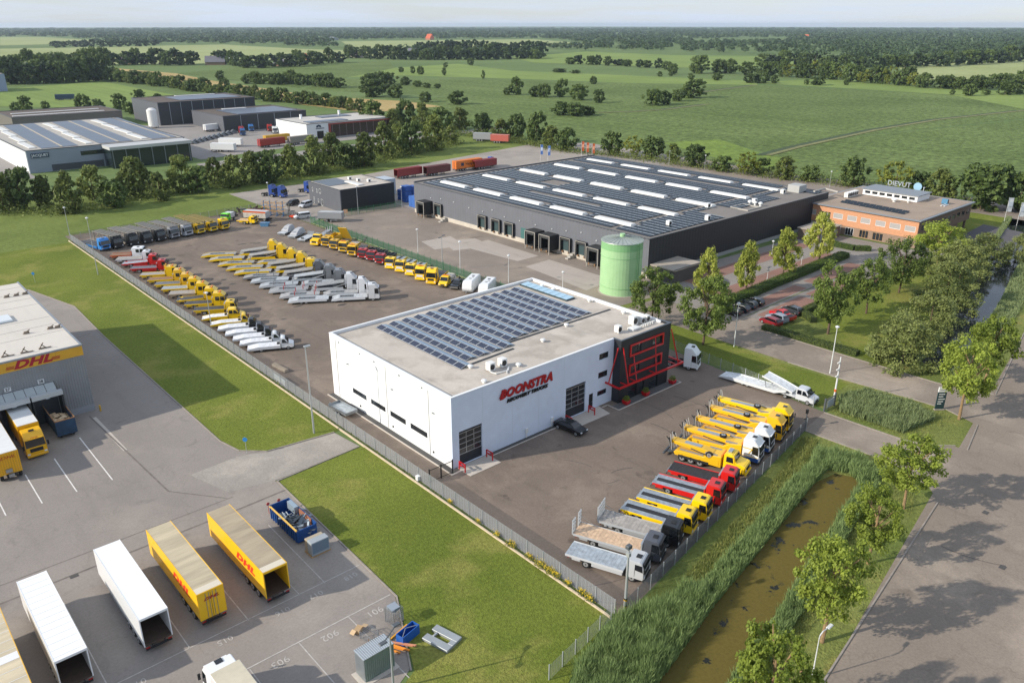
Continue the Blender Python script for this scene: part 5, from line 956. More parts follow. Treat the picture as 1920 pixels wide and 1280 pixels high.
def semitrailer(x, y, head, label, group, col='e9b50c', roofc='b9ad95', open_rear=True, logo=None, L=13.6, H=4.0, ribs=0, wheels_on=True, legs=True, name='semitrailer'):
    """box semitrailer; rear towards -x"""
    t = thing(name, label, 'trailer', (x, y, .03), R(head), group); hl = L/2; hw = 1.27; zb = 1.05; th = .07; P_ = paint(col, .45)
    for s in (-1, 1): ob('side_wall', cached(('st', 'sw', L, H, col, s), lambda: MB().box(-hl, hl, s*(hw-th), s*hw, zb, H-.06).mesh(P_)), t)
    ob('front_wall', cached(('st', 'fw', L, H, col), lambda: MB().box(hl-th, hl-.001, -hw+th, hw-th, zb, H-.06).mesh(P_)), t)
    rf = ob('roof', cached(('st', 'rf', L, H, roofc), lambda: MB().box(-hl+.02, hl-.02, -hw+.03, hw-.03, H-.06, H-.02).mesh(mat('trailer_roof_'+roofc, roofc, .7, var=.22 if roofc[0] in 'abc' else .03, vscale=.6, stretch=(.25, 1.6, 1), tint=None))), t)
    ob('floor', cached(('st', 'fl', L), lambda: MB().box(-hl, hl-th, -hw+th, hw-th, zb-.12, zb).mesh(mat('trailer_floor', '4a3c33', .8, var=.2, vscale=2))), t)
    rim_ = paint(col, .5)
    for s in (-1, 1): ob('roof_rail', cached(('st', 'rr', L, H, col, s), lambda: MB().box(-hl, hl, s*(hw-.05), s*(hw+.012), H-.1, H).mesh(rim_)), t)
    ob('rear_frame', cached(('st', 're', L, H, col), lambda: MB().box(-hl-.06, -hl-.001, -hw, hw, H-.22, H).box(-hl-.06, -hl-.001, -hw, -hw+.1, zb-.1, H-.22).box(-hl-.06, -hl-.001, hw-.1, hw, zb-.1, H-.22).mesh(rim_)), t)
    if not open_rear:
        for s in (-1, 1):
            d = ob('rear_door', cached(('st', 'rd', L, H, col, s), lambda: MB().box(-hl-.09, -hl-.062, s*.02, s*(hw-.02), zb-.05, H-.08).mesh(P_)), t)
            for k in (.18, .5): ob('lock_rod', cached(('st', 'lr', L, H, s, k), lambda: MB().tube([(-hl-.12, s*k, zb), (-hl-.12, s*k, H-.15)], .025, 6).mesh(STEELG)), d)
    if ribs:
        for i in range(ribs): xx = -hl+L*(i+.5)/ribs; ob('roof_bow', cached(('st', 'rb', H, roofc), lambda: MB().box(-.025, .025, -hw+.04, hw-.04, H-.02, H-.005).mesh(mat('bow_pale', 'd9d9d6', .6))), t, (xx, 0, 0))
    ob('frame_rails', cached(('st', 'fr', L), lambda: MB().box(-hl+.2, hl-.8, -.55, -.4, .75, .93).box(-hl+.2, hl-.8, .4, .55, .75, .93).mesh(CHAS)), t)
    ob('underride_bar', cached(('st', 'ub', L), lambda: MB().box(-hl-.05, -hl+.1, -1.15, 1.15, .45, .62).box(-hl, -hl+.1, -.6, -.5, .6, .95).box(-hl, -hl+.1, .5, .6, .6, .95).mesh(CHAS)), t)
    for s in (-1, 1):
        ob('side_guard', cached(('st', 'sg', L, s), lambda: MB().box(-hl+5.6, hl-3.4, s*1.2, s*1.24, .5, .62).box(-hl+5.6, hl-3.4, s*1.2, s*1.24, .75, .85).mesh(STEELG)), t)
        if legs: ob('landing_leg', cached(('st', 'll', L, s), lambda: MB().box(hl-3.0, hl-2.8, s*.7, s*.85, .0, .95).box(hl-3.1, hl-2.7, s*.65, s*.9, 0, .05).mesh(CHAS)), t)
        ob('tail_light', cached(('st', 'tl', L, s), lambda: MB().box(-hl-.08, -hl-.05, s*.8, s*1.15, .7, .82).mesh(REDLENS)), t)
    if wheels_on: wheels(t, [-hl+1.9, -hl+3.2, -hl+4.5], 1.25, .52, .4)
    if logo:
        LR = mat('red_logo', 'd3321f', .5)
        for s in (-1,) if logo == 1 else (-1, 1):
            rot = (R(90), 0, R(180)) if s > 0 else (R(90), 0, 0)
            text('side_logo', 'DHL', 1.15, LR, t, (-hl+4.3 if s > 0 else -hl+3.9, s*(hw+.008), 2.75), rot, shear=.35, bold=.075, ext=.003, sx=1.75, space=1.12)
    return t
def logo_back(t, L, x=None, size=.42, z=3.2, face=-1, cx=0.0, m=None):
    LR = m or mat('red_logo_dark', 'a8281c', .5); xx = x if x is not None else -L/2-.13
    text('logo', 'DHL', size, LR, t, (xx, cx, z), (R(90), 0, R(-90) if face < 0 else R(90)), shear=.35, bold=.025, ext=.003, sx=1.7)
def car(x, y, head, label, group, col, kind='sedan', L=4.6, name='parked_car', z=.045):
    t = thing(name, label, 'car', (x, y, z), R(head), group); hl = L/2; k = ('car', col, kind, L)
    if kind == 'sedan': pts = [(-hl,.4),(-hl+.1,.25),(hl-.12,.25),(hl,.42),(hl-.05,.68),(hl-1.15,.9),(hl-1.95,1.38),(hl-2.5,1.45),(-hl+1.35,1.42),(-hl+.65,1.0),(-hl+.03,.95)]; g0, g1 = 5, 9
    elif kind == 'hatch': pts = [(-hl,.4),(-hl+.1,.25),(hl-.12,.25),(hl,.42),(hl-.05,.7),(hl-.95,.95),(hl-1.7,1.45),(hl-2.2,1.52),(-hl+.6,1.47),(-hl+.1,1.0),(-hl+.0,.9)]; g0, g1 = 5, 9
    elif kind == 'suv': pts = [(-hl,.45),(-hl+.1,.32),(hl-.12,.32),(hl,.5),(hl-.03,.88),(hl-1.05,1.05),(hl-1.75,1.6),(hl-2.2,1.68),(-hl+.45,1.66),(-hl+.08,1.15),(-hl,.95)]; g0, g1 = 5, 9
    elif kind == 'vanlet': pts = [(-hl,.4),(-hl+.05,.28),(hl-.1,.28),(hl,.5),(hl-.1,.85),(hl-.8,1.1),(hl-1.5,1.75),(hl-1.9,1.85),(-hl+.15,1.85),(-hl+.05,1.2),(-hl,.9)]; g0, g1 = 5, 9
    else: pts = [(-hl,.5),(-hl+.05,.4),(hl-.1,.4),(hl,.6),(hl-.04,1.0),(hl-1.3,1.1),(hl-1.85,1.7),(hl-2.2,1.76),(hl-3.15,1.74),(hl-3.4,1.12),(-hl,1.1)]; g0, g1 = 5, 9
    zb = pts[g0][1]; C = Body(pts, .9 if kind != 'pickup' else .95, zb, .68 if kind != 'vanlet' else .8)
    b = ob('body', cached(k, lambda: C.mesh(paint(col, .25), .07, 2)), t)
    p5, p6, p8, p9 = C.p[g0], C.p[g0+1], C.p[g0+3], C.p[g0+4]
    ob('windscreen', cached(k+('w',), lambda: C.front(lerp(p5, p6, .05), lerp(p5, p6, .95), .88, CARGL)), b)
    def rear():
        a, c = lerp(p9, p8, .08), lerp(p9, p8, .92); v = []
        for off in (.015, -.02):
            for q in (a, c): y_ = C.y(q[1])*.86; v += [(q[0]-off, -y_, q[1]+off*.3), (q[0]-off, y_, q[1]+off*.3)]
        return MB().add(v, [(0,2,3,1),(4,5,7,6),(0,4,6,2),(1,3,7,5),(2,6,7,3),(0,1,5,4)]).mesh(CARGL)
    ob('rear_window', cached(k+('r',), rear), b)
    zt = C.zt-.1; sw = [(p9[0]+.22, zb+.06), (p5[0]-.12, zb+.06), (p6[0]-.05, zt), (p8[0]+.1, zt)]
    for s in (-1, 1):
        ob('side_window', cached(k+('s', s), lambda: C.side(sw, s, CARGL)), b); ob('headlight', cached(k+('h', s), lambda: MB().box(hl-.14, hl-.005, s*.5, s*.82, .58, .72).mesh(LENS, .02)), b)
        ob('tail_light', cached(k+('t', s), lambda: MB().box(-hl-.01, -hl+.08, s*.5, s*.84, .72, .86).mesh(REDLENS, .02)), b)
    ob('grille', cached(k+('g',), lambda: MB().box(hl-.06, hl+.008, -.42, .42, .42, .62).mesh(PLAS, .02)), b)
    if kind == 'pickup': ob('load_bed', cached(k+('b',), lambda: MB().box(-hl+.1, hl-3.55, -.78, .78, 1.08, 1.115).mesh(PLAS)), b)
    r_ = .33 if kind in ('sedan', 'hatch') else .38
    wheels(t, [hl-.88, -hl+.85], .92 if kind != 'pickup' else .97, r_, .22)
    return t
# ================================================================ vehicles in their places
YEL = 'efc60e'; YEL2 = 'e8ba0a'
G1 = 'trucks lined up along the ditch fence'
def at_front(xf, yf, head, L, near=1.2):
    """centre of a vehicle whose near-side front corner stands at (xf, yf)"""
    h = R(head); return (xf-math.cos(h)*L/2-math.sin(h)*near, yf-math.sin(h)*L/2+math.cos(h)*near)
def row_front():
    # near side = right-hand side of the vehicle (towards the camera, -x)
    def pl(xf, yf, head, L):
        h = R(head); f = (math.cos(h), math.sin(h)); l = (-f[1], f[0]); return (xf-f[0]*L/2+l[0]*1.2, yf-f[1]*L/2+l[1]*1.2)
    H1 = -68
    x, y = pl(53.4, 40.1, H1, 8.7); t = recovery_truck(x, y, H1, 'silver flatbed recovery truck with plain aluminium deck, nearest the fence corner', G1, 8.7, 'b9bcbe', 'alu', 'c3c6c8', 'b4b7ba', H=2.55, bulk=False, beacon=False, underlift=False, name='recovery_truck')
    x, y = pl(57.0, 40.9, H1, 9.9); recovery_truck(x, y, H1, 'graphite-cab flatbed truck with pale wooden deck and two raised ramp ladders', G1, 9.9, '4a4d55', 'wood', 'a9adb0', '9a9ea2', H=2.8, bulk='8f9498', beacon=False, underlift=False, ramps=(-.85, .85))
    x, y = pl(60.6, 41.3, H1, 9.3); recovery_truck(x, y, H1, 'black-cab flatbed truck with grey wooden deck and one wide raised ramp', G1, 9.3, '17191c', 'greywood', 'a9adb0', '9a9ea2', H=2.8, bulk='8f9498', beacon=False, underlift=False, ramps=(-.72, 0, .72))
    H2 = -70
    for (xf, yf), lab, c, dk, kw in (((63.6,41.7),'yellow recovery truck whose dark deck stripe is crossed by ribs, beside the black-cab truck',YEL,'stripes',{}),((66.9,42.1),'yellow recovery truck with one smooth black deck stripe, beside a red one',YEL,'stripe',{}),((70.8,42.9),'red recovery truck with silver deck and black stripe',"c9201c",'stripe',{}),((74.6,43.5),'red recovery truck with all-black deck beside the old yellow crane truck',"c9201c",'black',{})):
        x, y = pl(xf, yf, H2-1, 8.9); recovery_truck(x, y, H2-1, lab, G1, 8.9, c, dk, H=2.75, beacon=False, bump=c, **kw)
    H3 = -74; G2 = 'heavy wreckers at the end of the ditch fence'
    x, y = pl(78.6,44.8,H3,10.0); wrecker(x, y, H3, 'old yellow bonneted crane truck with three rear axles and spare wheel on the side', G2, YEL, 'dcae1a', 10.0, bonnet=True, axles=3, seed=1)
    for xf, yf, c, lw, lab, tl, sd in ((82.6,45.3,'e4e6e8','1d4f9a','white and blue cab heavy wrecker with yellow boom body, nearer of the two',.25,2),(86.1,45.9,'e4e6e8','1d4f9a','white and blue cab heavy wrecker with yellow boom body, farther of the two',.25,3),(90.2,46.6,'e8b41a',None,'amber-yellow heavy wrecker with ribbed grey boom plates, second from the gate',.2,4),(93.4,47.4,'efc60e',None,'bright yellow heavy wrecker with dark crane gear, nearest the gate',.35,5)):
        x, y = pl(xf, yf, H3, 10.4); t = wrecker(x, y, H3, lab, G2, c, 'eab41c' if sd != 5 else 'efc60e', 10.4, lower=lw, tall=tl, seed=sd, H=3.0, high=.55)
        if lw:
            for s in (-1, 1): ob('stripe', MB().bar((2.9, s*1.235, 1.2), (5.0, s*1.235, 1.2), .02, .08).bar((2.95, s*1.24, 2.3), (4.2, s*1.24, 2.3), .02, .1).bar((4.15, s*1.24, 2.32), (3.7, s*1.24, 1.5), .02, .1).mesh(paint('d8b51c')), t)
row_front()
def row_left():
    G = 'trucks backed along the left fence'; hd = -31
    def c(s0, t0, L, h): return (s0+math.cos(R(h))*L/2+.35, t0+math.sin(R(h))*L/2+.25)
    L = 8.4
    specs = [(203.8,'e6e7e8','brown','c05a2c','crew','white crew-cab truck with rusty brown deck, first in the left row at the far end'),
     (199.4,'e2e3e4','greywood','d2d3d4','','small white flatbed truck second from the far end of the left row'),
     (195.0,'c9201c','alu','c9201c','tilt','red truck with raised silver deck, first red one in the left row'),
     (189.0,'bd1d1a','grey','c9201c','','second red truck in the left row, just before the yellow ones'),
     (182.3,YEL,'greywood',YEL,'crane','yellow truck with folded loading crane behind the cab, left row'),
     (177.4,'e0b52a','brown',YEL,'','pale yellow truck with brown deck just after the crane truck, left row'),
     (173.1,'dfb21c','grey',YEL,'','yellow truck with grey deck, second after the crane truck in the left row'),
     (168.9,YEL,'alu',YEL,'','yellow truck with shiny aluminium deck, third after the crane truck in the left row'),
     (164.6,YEL,'greywood','b9a890','','yellow truck with tan-railed deck, fourth after the crane truck in the left row'),
     (160.0,YEL,'dark',YEL,'tilt','yellow truck with slightly raised dark deck, fifth after the crane truck in the left row'),
     (155.9,YEL,'dark',YEL,'','yellow truck with flat dark deck, sixth after the crane truck in the left row'),
     (151.1,YEL,'dark',YEL,'low','lower yellow truck with dark deck, last before the yellow vans in the left row')]
    for i, (t0, cc, dk, rl_, fl, lab) in enumerate(specs):
        x, y = c(49.9, t0, L, hd); big = 4 <= i <= 10
        recovery_truck(x, y, hd, lab, G, L, cc, dk, rl_, rl_, H=2.75 if fl != 'low' else 2.5, crew=(fl == 'crew' or 5 <= i <= 10), high=.35 if big and fl != 'crane' else 0.0, tilt=3.5 if fl == 'tilt' else 0, bulk=cc if i > 0 else 'c05a2c', beacon=big, crane=fl == 'crane', cl=2.4 if big else None)
    hv = -27; Lv = 7.9
    vans = [(146.1,YEL,'white',YEL,True,'yellow crew-cab van with white flatbed, left row'),(141.9,YEL,'white',YEL,False,'yellow single-cab van with white flatbed, left row'),
     (138.6,'15181c','white','c9ccd0',False,'black flatbed van with white deck, farthest of the three black ones'),(135.2,'15181c','white','c9ccd0',False,'black flatbed van with white deck, middle of the three black ones'),(131.9,'15181c','white','c9ccd0',False,'black flatbed van with white deck, nearest of the three black ones'),
     (129.0,'d5d8da','white','d0d3d6',False,'white flatbed van second from the near end of the left row'),(125.8,'dfe2e4','white','d9dcde',False,'white flatbed van at the near end of the left row')]
    for t0, cc, dk, rl_, cr, lab in vans:
        x, y = c(49.7, t0, Lv, hv); van_flatbed(x, y, hv, lab, G, Lv, cc, dk, rl_, cr, beacon=False)
row_left()
def row_middle():
    G = 'car transporters parked in the middle of the yard'; hd = -33
    rear = [189.8,185.1,179.7,175.0,170.6,166.0,162.1,157.8,153.2,148.3,144.5]
    sp = [(YEL,YEL,'93918c',.9,True,False,0),(YEL,YEL,'9a9792',.9,True,False,0),(YEL,YEL,'93918c',.8,False,False,2),(YEL,YEL,'908e8a',.9,True,False,0),(YEL,YEL,'989590',.3,True,False,0),('5a5d63','74767a','8f8d8a',.85,True,False,2),('7c8084','a9b0b6','a4a9ad',.7,True,False,0),('74787d','b4bbc1','9fa4a8',.6,False,False,2),('d4d7da','c3c8cc','8f9192',.8,True,True,3),('dadcdf','b5b8ba','9b9c9c',.9,False,True,2),('d6d8db','d0d4d8','aeb2b6',.5,False,False,0)]
    nm = ['first','second','third','fourth','fifth']
    labs = [f'yellow car transporter with lowered grey decks, {nm[i]} from the far end of the middle row' for i in range(5)]+['dark grey car transporter next to the last yellow one in the middle row','grey car transporter with long silver-blue decks, second after the yellow ones','grey low-cab car transporter, third after the yellow ones in the middle row','white car transporter with red deck posts and raised silver deck','tall white car transporter with red deck posts, second nearest in the middle row','white car transporter with ramp-fronted trailer, nearest in the middle row']
    for i, t0 in enumerate(rear):
        L = 18.6 if i != 5 else 18.2; x = 66.9+math.cos(R(hd))*L/2+.5; y = t0+math.sin(R(hd))*L/2+.6
        cc, rl_, dk, hg, up, rd, po = sp[i]; road_train(x, y, hd, labs[i], G, cc, rl_, dk, L, hg, up, rd, po)
row_middle()
def row_back():
    G = 'transporters parked along the back fence'; hd = -79
    xs = [51.9,55.0,58.8,62.3,65.8,69.4,73.0,76.4,79.9,83.3]
    sp = [('2f7fc8','6f7378','2f7fc8',2.0,0),('1d2126','8a8780',None,3.5,.2),('20252c','8d8a84',None,3.6,.3),('2a2e35','8a8883',None,3.4,.2),('2b3037','86847f',None,3.3,.7),('8e9298','8d8b86',None,3.5,.4),('b9bec6','8a8883',None,3.4,.8),(YEL,'9a8a50',YEL,3.4,1.0),(YEL,'9a8a50',YEL,3.3,.6),(YEL,'8a8a88',YEL,2.2,0)]
    labs = ['light blue car transporter in the back left corner by the fence','black car transporter beside the blue one, back row','navy-black car transporter third in the back row','dark car transporter with chrome grille fourth in the back row','dark car transporter with raised rear deck, fifth in the back row','grey-silver car transporter sixth in the back row','silver-white car transporter next to the yellow ones, back row','yellow car transporter nearest the silver one, back row','yellow car transporter in the middle of three, back row','yellow truck with orange beacons at the end of the back row']
    for i, (x, (cc, fr, rl_, uz, ra)) in enumerate(zip(xs, sp)):
        L = 11.0; cx_ = x-math.cos(R(hd))*L/2; cy_ = 212.2+.1*i-math.sin(R(hd))*L/2
        deck_transporter(cx_, cy_, hd, labs[i], G, cc, fr, L, uz, 2.9, .0 if i in (7,8) else .35, ra, single=(i in (0,9)), railc=rl_)
row_back()
def row_right():
    G = 'trucks backed against the green fence'; hd = 213
    fr = [(93.1,181.7),(94.5,178.7),(94.7,174.8),(95.0,170.8),(94.9,166.4),(95.6,162.8),(96.1,159.7),(96.2,156.0),(96.0,151.4),(96.3,147.7),(96.5,143.9),(96.1,139.4),(96.3,135.5)]
    sp = [(YEL,'grey',2.2,0,'bonnet'),('d4a60f','dark',2.7,0,'tipper'),('d4a60f','dark',2.7,0,'panel'),('d9b02a','greywood',2.9,.1,''),('ddb01a','dark',2.9,.1,'crane'),('a5161c','black',2.6,0,''),('a5161c','black',2.6,0,''),('a5161c','black',2.6,0,''),(YEL,'stripe',2.75,0,''),(YEL,'stripe',2.75,.0,''),(YEL,'stripe',2.75,0,''),(YEL,'stripe',3.0,.35,''),(YEL2,'dark',3.0,.6,'')]
    labs = ['yellow bonneted truck nose-on at the far end of the green fence row','yellow tipper truck second in the green fence row','yellow truck carrying a raised yellow panel in the green fence row','pale yellow cab truck just right of the raised yellow panel','yellow truck with green-tinted screen, last before the red ones by the green fence','farthest of three dark red trucks by the green fence','middle one of three dark red trucks by the green fence','nearest of three dark red trucks by the green fence','yellow cab truck right beside the red ones, green fence row','yellow cab truck second after the red ones, green fence row','yellow cab truck third after the red ones, green fence row','taller yellow truck with chrome grille fourth after the red ones','tall yellow truck with dark deck beside the yellow van, green fence row']
    for i, ((fx, fy), (cc, dk, H_, hg, fl)) in enumerate(zip(fr, sp)):
        L = 8.4; x = fx-math.cos(R(hd))*L/2; y = fy-math.sin(R(hd))*L/2
        if fl == 'bonnet':
            t = wrecker(x, y, hd, labs[i], G, cc, '8f9295', L, bonnet=True, seed=11); continue
        t = recovery_truck(x, y, hd, labs[i], G, L, cc, dk, H=H_, high=hg, bump=None if i < 8 else cc, bulk=cc if i not in (5,6,7) else '2a2a2c', rail=cc if i not in (5,6,7) else '2a2a2c', beacon=i in (3,4,11), crane=fl == 'crane', grille='c9ccd0' if i in (8,9,10,11) else '1e2022', skirt=cc if i not in (5,6,7) else '2a2a2c')
        if fl == 'tipper': ob('tipper_body', MB().box(-4,1.4,-1.2,-1.12,1.1,2.1).box(-4,1.4,1.12,1.2,1.1,2.1).box(1.32,1.4,-1.12,1.12,1.1,2.7).box(-4,-3.9,-1.12,1.12,1.1,2.0).mesh(paint(cc)), t)
        if fl == 'panel': ob('raised_panel', MB().prism([(-4,1.2),(-3.85,1.15),(-1.2,4.6),(-1.35,4.66)], -1.2, 1.2).mesh(paint('dfb42c')), t)
        if i in (5,6,7): ob('hooklift_frame', MB().bar((-3.5,-.5,1.2),(1.2,-.5,1.35),.18).bar((-3.5,.5,1.2),(1.2,.5,1.35),.18).bar((1.2,0,1.3),(.6,0,2.6),.22).bar((-1,0,1.4),(.9,0,2.3),.2).mesh(CHAS), t)
    t = thing('flatbed_van', 'yellow van with orange beacon between tall yellow truck and black pickup', 'van', (96.9+3.2*.84, 132.1+3.2*.54, .03), R(hd), G); van_body(t, 3.2, YEL, True)
    ob('light_bar', MB().box(.8,1.1,-.6,.6,2.25,2.4).mesh(AMB), t); ob('deck', MB().box(-3.2,.2,-1,1,.75,.9).mesh(deckmat('c9c4ba')), t); ob('tarpaulin', MB().box(-3.0,0.1,-.95,.95,.9,1.7).mesh(mat('tarp_pale', 'c2bbb0', .8), .2, 2), t); wheels(t,[2.2,-1.6],1.0,.35,.26)
    t = car(97.9+2.6*.84,129.3+2.6*.54,hd,'black crew-cab pickup with chrome grille by the green fence',None,'14171b','pickup',5.4,'pickup_truck',.03); ob('tow_boom', MB().bar((-2.2,0,1.1),(-1.0,0,2.0),.18).bar((-1.0,0,1.1),(-1.0,0,2.1),.2).box(-2.6,-2.3,-.8,.8,.5,.7).mesh(CHAS), t); ob('chrome_bumper', MB().box(2.62,2.78,-.92,.92,.5,.8).mesh(RIM,.03), t)
    for k, (x, y, lab) in enumerate(((101.2,127.3,'white enclosed car trailer beside the black pickup'),(102.2,123.2,'second white enclosed car trailer, partly behind the workshop roof'))):
        t = thing('box_trailer', lab, 'trailer', (x, y, .03), R(hd), 'white enclosed trailers'); W_ = mat('caravan_white', 'dcdedf', .4)
        C = Body([(-3.2,.5),(3.0,.5),(3.3,1.0),(3.1,2.2),(2.6,2.7),(-3.0,2.7),(-3.2,2.5)], 1.12, 2.2, .98); b = ob('body', C.mesh(W_, .12, 3), t)
        ob('front_window', MB().box(-1.6,-1.0,-.3,.3,2.69,2.74).mesh(CARGL), b); ob('roof_vent', MB().box(.6,1.1,-.25,.25,2.69,2.76).mesh(mat('vent_grey','8c9094',.5)), b); ob('roof_vent', MB().box(-.3,.0,.1,.5,2.69,2.75).mesh(CARGL), b)
        ob('skirt', MB().box(-2.9,2.9,-1.14,1.14,.35,.52).mesh(mat('vent_grey','8c9094',.5)), t); wheels(t,[-.5,.4],1.08,.33,.22); ob('drawbar', MB().box(3.2,4.2,-.08,.08,.4,.5).mesh(STEELG), t)
row_right()
def misc_yard():
    # silver van with fifth-wheel car trailer
    t = thing('transporter_van', 'silver crew-cab van towing a long low car trailer beside the side fence', 'truck', (104.0, 57.3, .03), R(-84)); L = 15.6; hl = L/2
    van_body(t, hl, 'c3c8ce', True); ob('chassis', MB().box(2.2,hl-1,-.4,.4,.4,.65).mesh(CHAS), t)
    ob('coupling_bed', MB().box(2.4,4.8,-.95,.95,.62,.8).mesh(paint('c9cdd1')), t); ob('fuel_tank', MB().tube([(3.9,-.5,1.0),(3.9,.5,1.0)],.3,10).mesh(STEELG), t)
    tr = ob('trailer_deck', MB().prism([(-hl,.35),(-hl+.05,.45),(-hl+2.4,.72),(1.6,.78),(3.4,1.25),(3.4,1.05),(1.5,.5),(-hl+2.4,.42)],-1.1,1.1).mesh(deckmat('d3d7da')), t)
    for s in (-1,1): ob('side_beam', MB().prism([(-hl,.3),(-hl,.5),(-hl+2.4,.84),(1.5,.9),(3.4,1.36),(3.4,1.12),(1.6,.42),(-hl+1.5,.32)],s*1.105,s*1.17).mesh(paint('d5d9dc')), tr)
    ob('upper_deck', MB().prism([(-.6,2.5),(-.5,2.62),(2.0,2.0),(4.3,1.35),(4.3,1.2),(1.9,1.85)],-1.05,1.05).mesh(deckmat('d3d7da')), t)
    for s in (-1,1): ob('upper_beam', MB().prism([(-.65,2.45),(-.6,2.72),(2.0,2.12),(4.35,1.46),(4.35,1.22),(1.9,1.86)],s*1.055,s*1.12).mesh(paint('d5d9dc')), t); ob('strut', MB().bar((.2,s*1.0,.8),(-.2,s*1.0,2.45),.08).mesh(STEELG), t)
    wheels(t,[hl-1.0,3.3],1.0,.36,.26); wheels(t,[-2.9,-3.75],1.12,.34,.26)
    # white tractor unit
    t = thing('tractor_unit', 'white tractor unit parked behind the black front block', 'truck', (101.5, 72.0, .03), R(-68)); cab(t, 2.95, 'dfe2e4', 3.0, 2.3, 1.24, high=.85, beacon=False, bump='dfe2e4', grille='2a2d30'); ob('chassis', MB().box(-3,2,-.45,.45,.6,.9).mesh(CHAS), t); ob('fifth_wheel', MB().box(-2.2,-1.0,-.5,.5,.9,1.05).mesh(CHAS,.05), t)
    for s in (-1,1): ob('side_skirt', MB().box(-.6,.7,s*.95,s*1.22,.35,.95).mesh(PLAS,.03), t)
    wheels(t,[1.55],1.22,.5,.34); wheels(t,[-1.7],1.22,.5,.58)
    car(71.6, 68.4, -83, 'black sedan parked beside the red crash guard of the workshop', None, '101216', 'sedan', 4.9, z=.03)
    # parked cars on the right
    G = 'cars in the brick car park'
    for x, y, h, l, c, k in ((130.3,72.9,80,'dark red hatchback nearest the hedge corner','7d1620','hatch'),(132.7,73.0,80,'silver-grey estate car between red hatchback and red pickup','8d96a3','suv'),(135.0,73.2,80,'bright red pickup truck in the small car park','c01820','pickup'),(139.3,73.6,80,'dark grey car beyond the red pickup','33383f','hatch'),
        (129.6,81.2,95,'black car at the near end of the row under the hedge','15181c','sedan'),(132.3,81.3,95,'dark blue car second from the near end of the row under the hedge','1d2733','hatch'),(135.2,81.4,95,'dark blue-grey car third from the near end of the row under the hedge','222c38','suv'),(138.0,81.6,95,'black car at the far end of the row under the hedge','181a1e','hatch')):
        car(x, y, h, l, G, c, k, 4.4 if k != 'pickup' else 5.2)
    car(112.6,231.5,200,'black car in front of the small anthracite hall',None,'1b1d22','suv',4.7); car(114.3,226.2,200,'silver people carrier in front of the small anthracite hall',None,'b4b8bf','vanlet',4.7); car(105.9,212.5,170,'white delivery van parked outside the green fence',None,'d9dbdc','vanlet',4.8,'delivery_van')
    # three silver car trailers
    for i, (x, y, l) in enumerate(((94.5,199.5,'silver car trailer with covered load, farthest of three beside the yellow bonneted truck'),(95.0,194.6,'silver car trailer with streamlined cover, middle of three'),(95.2,189.6,'open silver car trailer nearest the yellow bonneted truck'))):
        t = thing('car_trailer', l, 'trailer', (x, y, .03), R(213), 'silver car trailers'); ob('deck', MB().prism([(-2.8,.5),(2.6,.5),(3.0,.62),(2.9,.72),(-2.8,.66)],-1.15,1.15).mesh(deckmat('b3b8bd')), t)
        if i < 2: C = Body([(-2.6,.7),(1.2+.8*i,.7),(1.0+.8*i,1.1),(-.4,1.9),(-2.2,2.0),(-2.6,1.7)],1.1,1.2,.75); b = ob('cover', C.mesh(mat('cover_silver','a9abaf',.5),.15,3), t); ob('cover_window', C.front(lerp(C.p[2],C.p[3],.2),lerp(C.p[2],C.p[3],.45),.4,mat('vent_grey','8c9094',.5)), b)
        else: ob('headboard', MB().box(-2.7,-2.4,-1.0,1.0,.7,1.6).mesh(STEELG), t); ob('winch', MB().box(1.9,2.4,-.3,.3,.72,1.0).mesh(CHAS), t)
        ob('frame', MB().box(2.9,2.95,-1.15,1.15,.15,.62).box(2.7,4.0,-.06,.06,.45,.55).mesh(STEELG), t); wheels(t,[-.4,.4],1.12,.32,.2)
    # scrap corner: green truck, orange-grey tipper, yellow flatbed, forklift, cantilever rack, blue skip
    t = thing('scrap_truck', 'dismantled lime green and white truck cab in the scrap corner', 'truck', (87.6,223.5,.03), R(215)); cab(t,1.0,'6fd41e',2.5,1.9,1.15,hatch=False); ob('white_body', MB().box(-3,-1.0,-1.1,1.1,.9,2.4).mesh(paint('d4d6d6'),.1), t); ob('chassis', MB().box(-3.2,.4,-.4,.4,.5,.8).mesh(CHAS), t); wheels(t,[0,-2.4],1.15,.46,.3)
    t = thing('tipper_truck', 'rusty orange and white tipper body truck in the scrap corner', 'truck', (95.0,219.0,.03), R(-55)); ob('tipper_body', MB().prism([(-3.6,1.0),(3.4,1.0),(3.6,2.9),(-3.6,2.9),(-3.6,2.75),(3.4,2.75),(3.2,1.12),(-3.6,1.12)],-1.2,1.2).mesh(paint('b9bcbd')), t)
    for s in (-1,1): ob('side_board', MB().box(-3.6,3.5,s*1.205,s*1.26,1.0,2.5).mesh(mat('dirty_white','b5b0a8',.7,var=.2,vscale=2)), t); ob('orange_rim', MB().box(-3.6,3.6,s*1.205,s*1.27,2.5,2.95).mesh(paint('c4551c')), t)
    ob('chassis', MB().box(-3.4,4.5,-.45,.45,.5,.95).mesh(CHAS), t); wheels(t,[3.0,-1.4,-2.6],1.2,.5,.5)
    recovery_truck(91.2,217.0,-50,'small yellow flatbed with cab lifted in the scrap corner',None,5.6,YEL,'wood',H=2.4,beacon=False,underlift=False,cl=1.7)
    t = thing('waste_skip', 'small light blue skip at the scrap corner', 'skip', (93.6,211.0,.03), R(-40)); ob('bin', MB().prism([(-1.0,.0),(1.0,.0),(1.35,1.0),(-1.35,1.0)],-.8,.8).mesh(paint('4d7fa6'),.04), t); ob('rim', MB().box(-1.4,1.4,-.86,-.8,.95,1.05).box(-1.4,1.4,.8,.86,.95,1.05).mesh(paint('3e6a8c')), t)
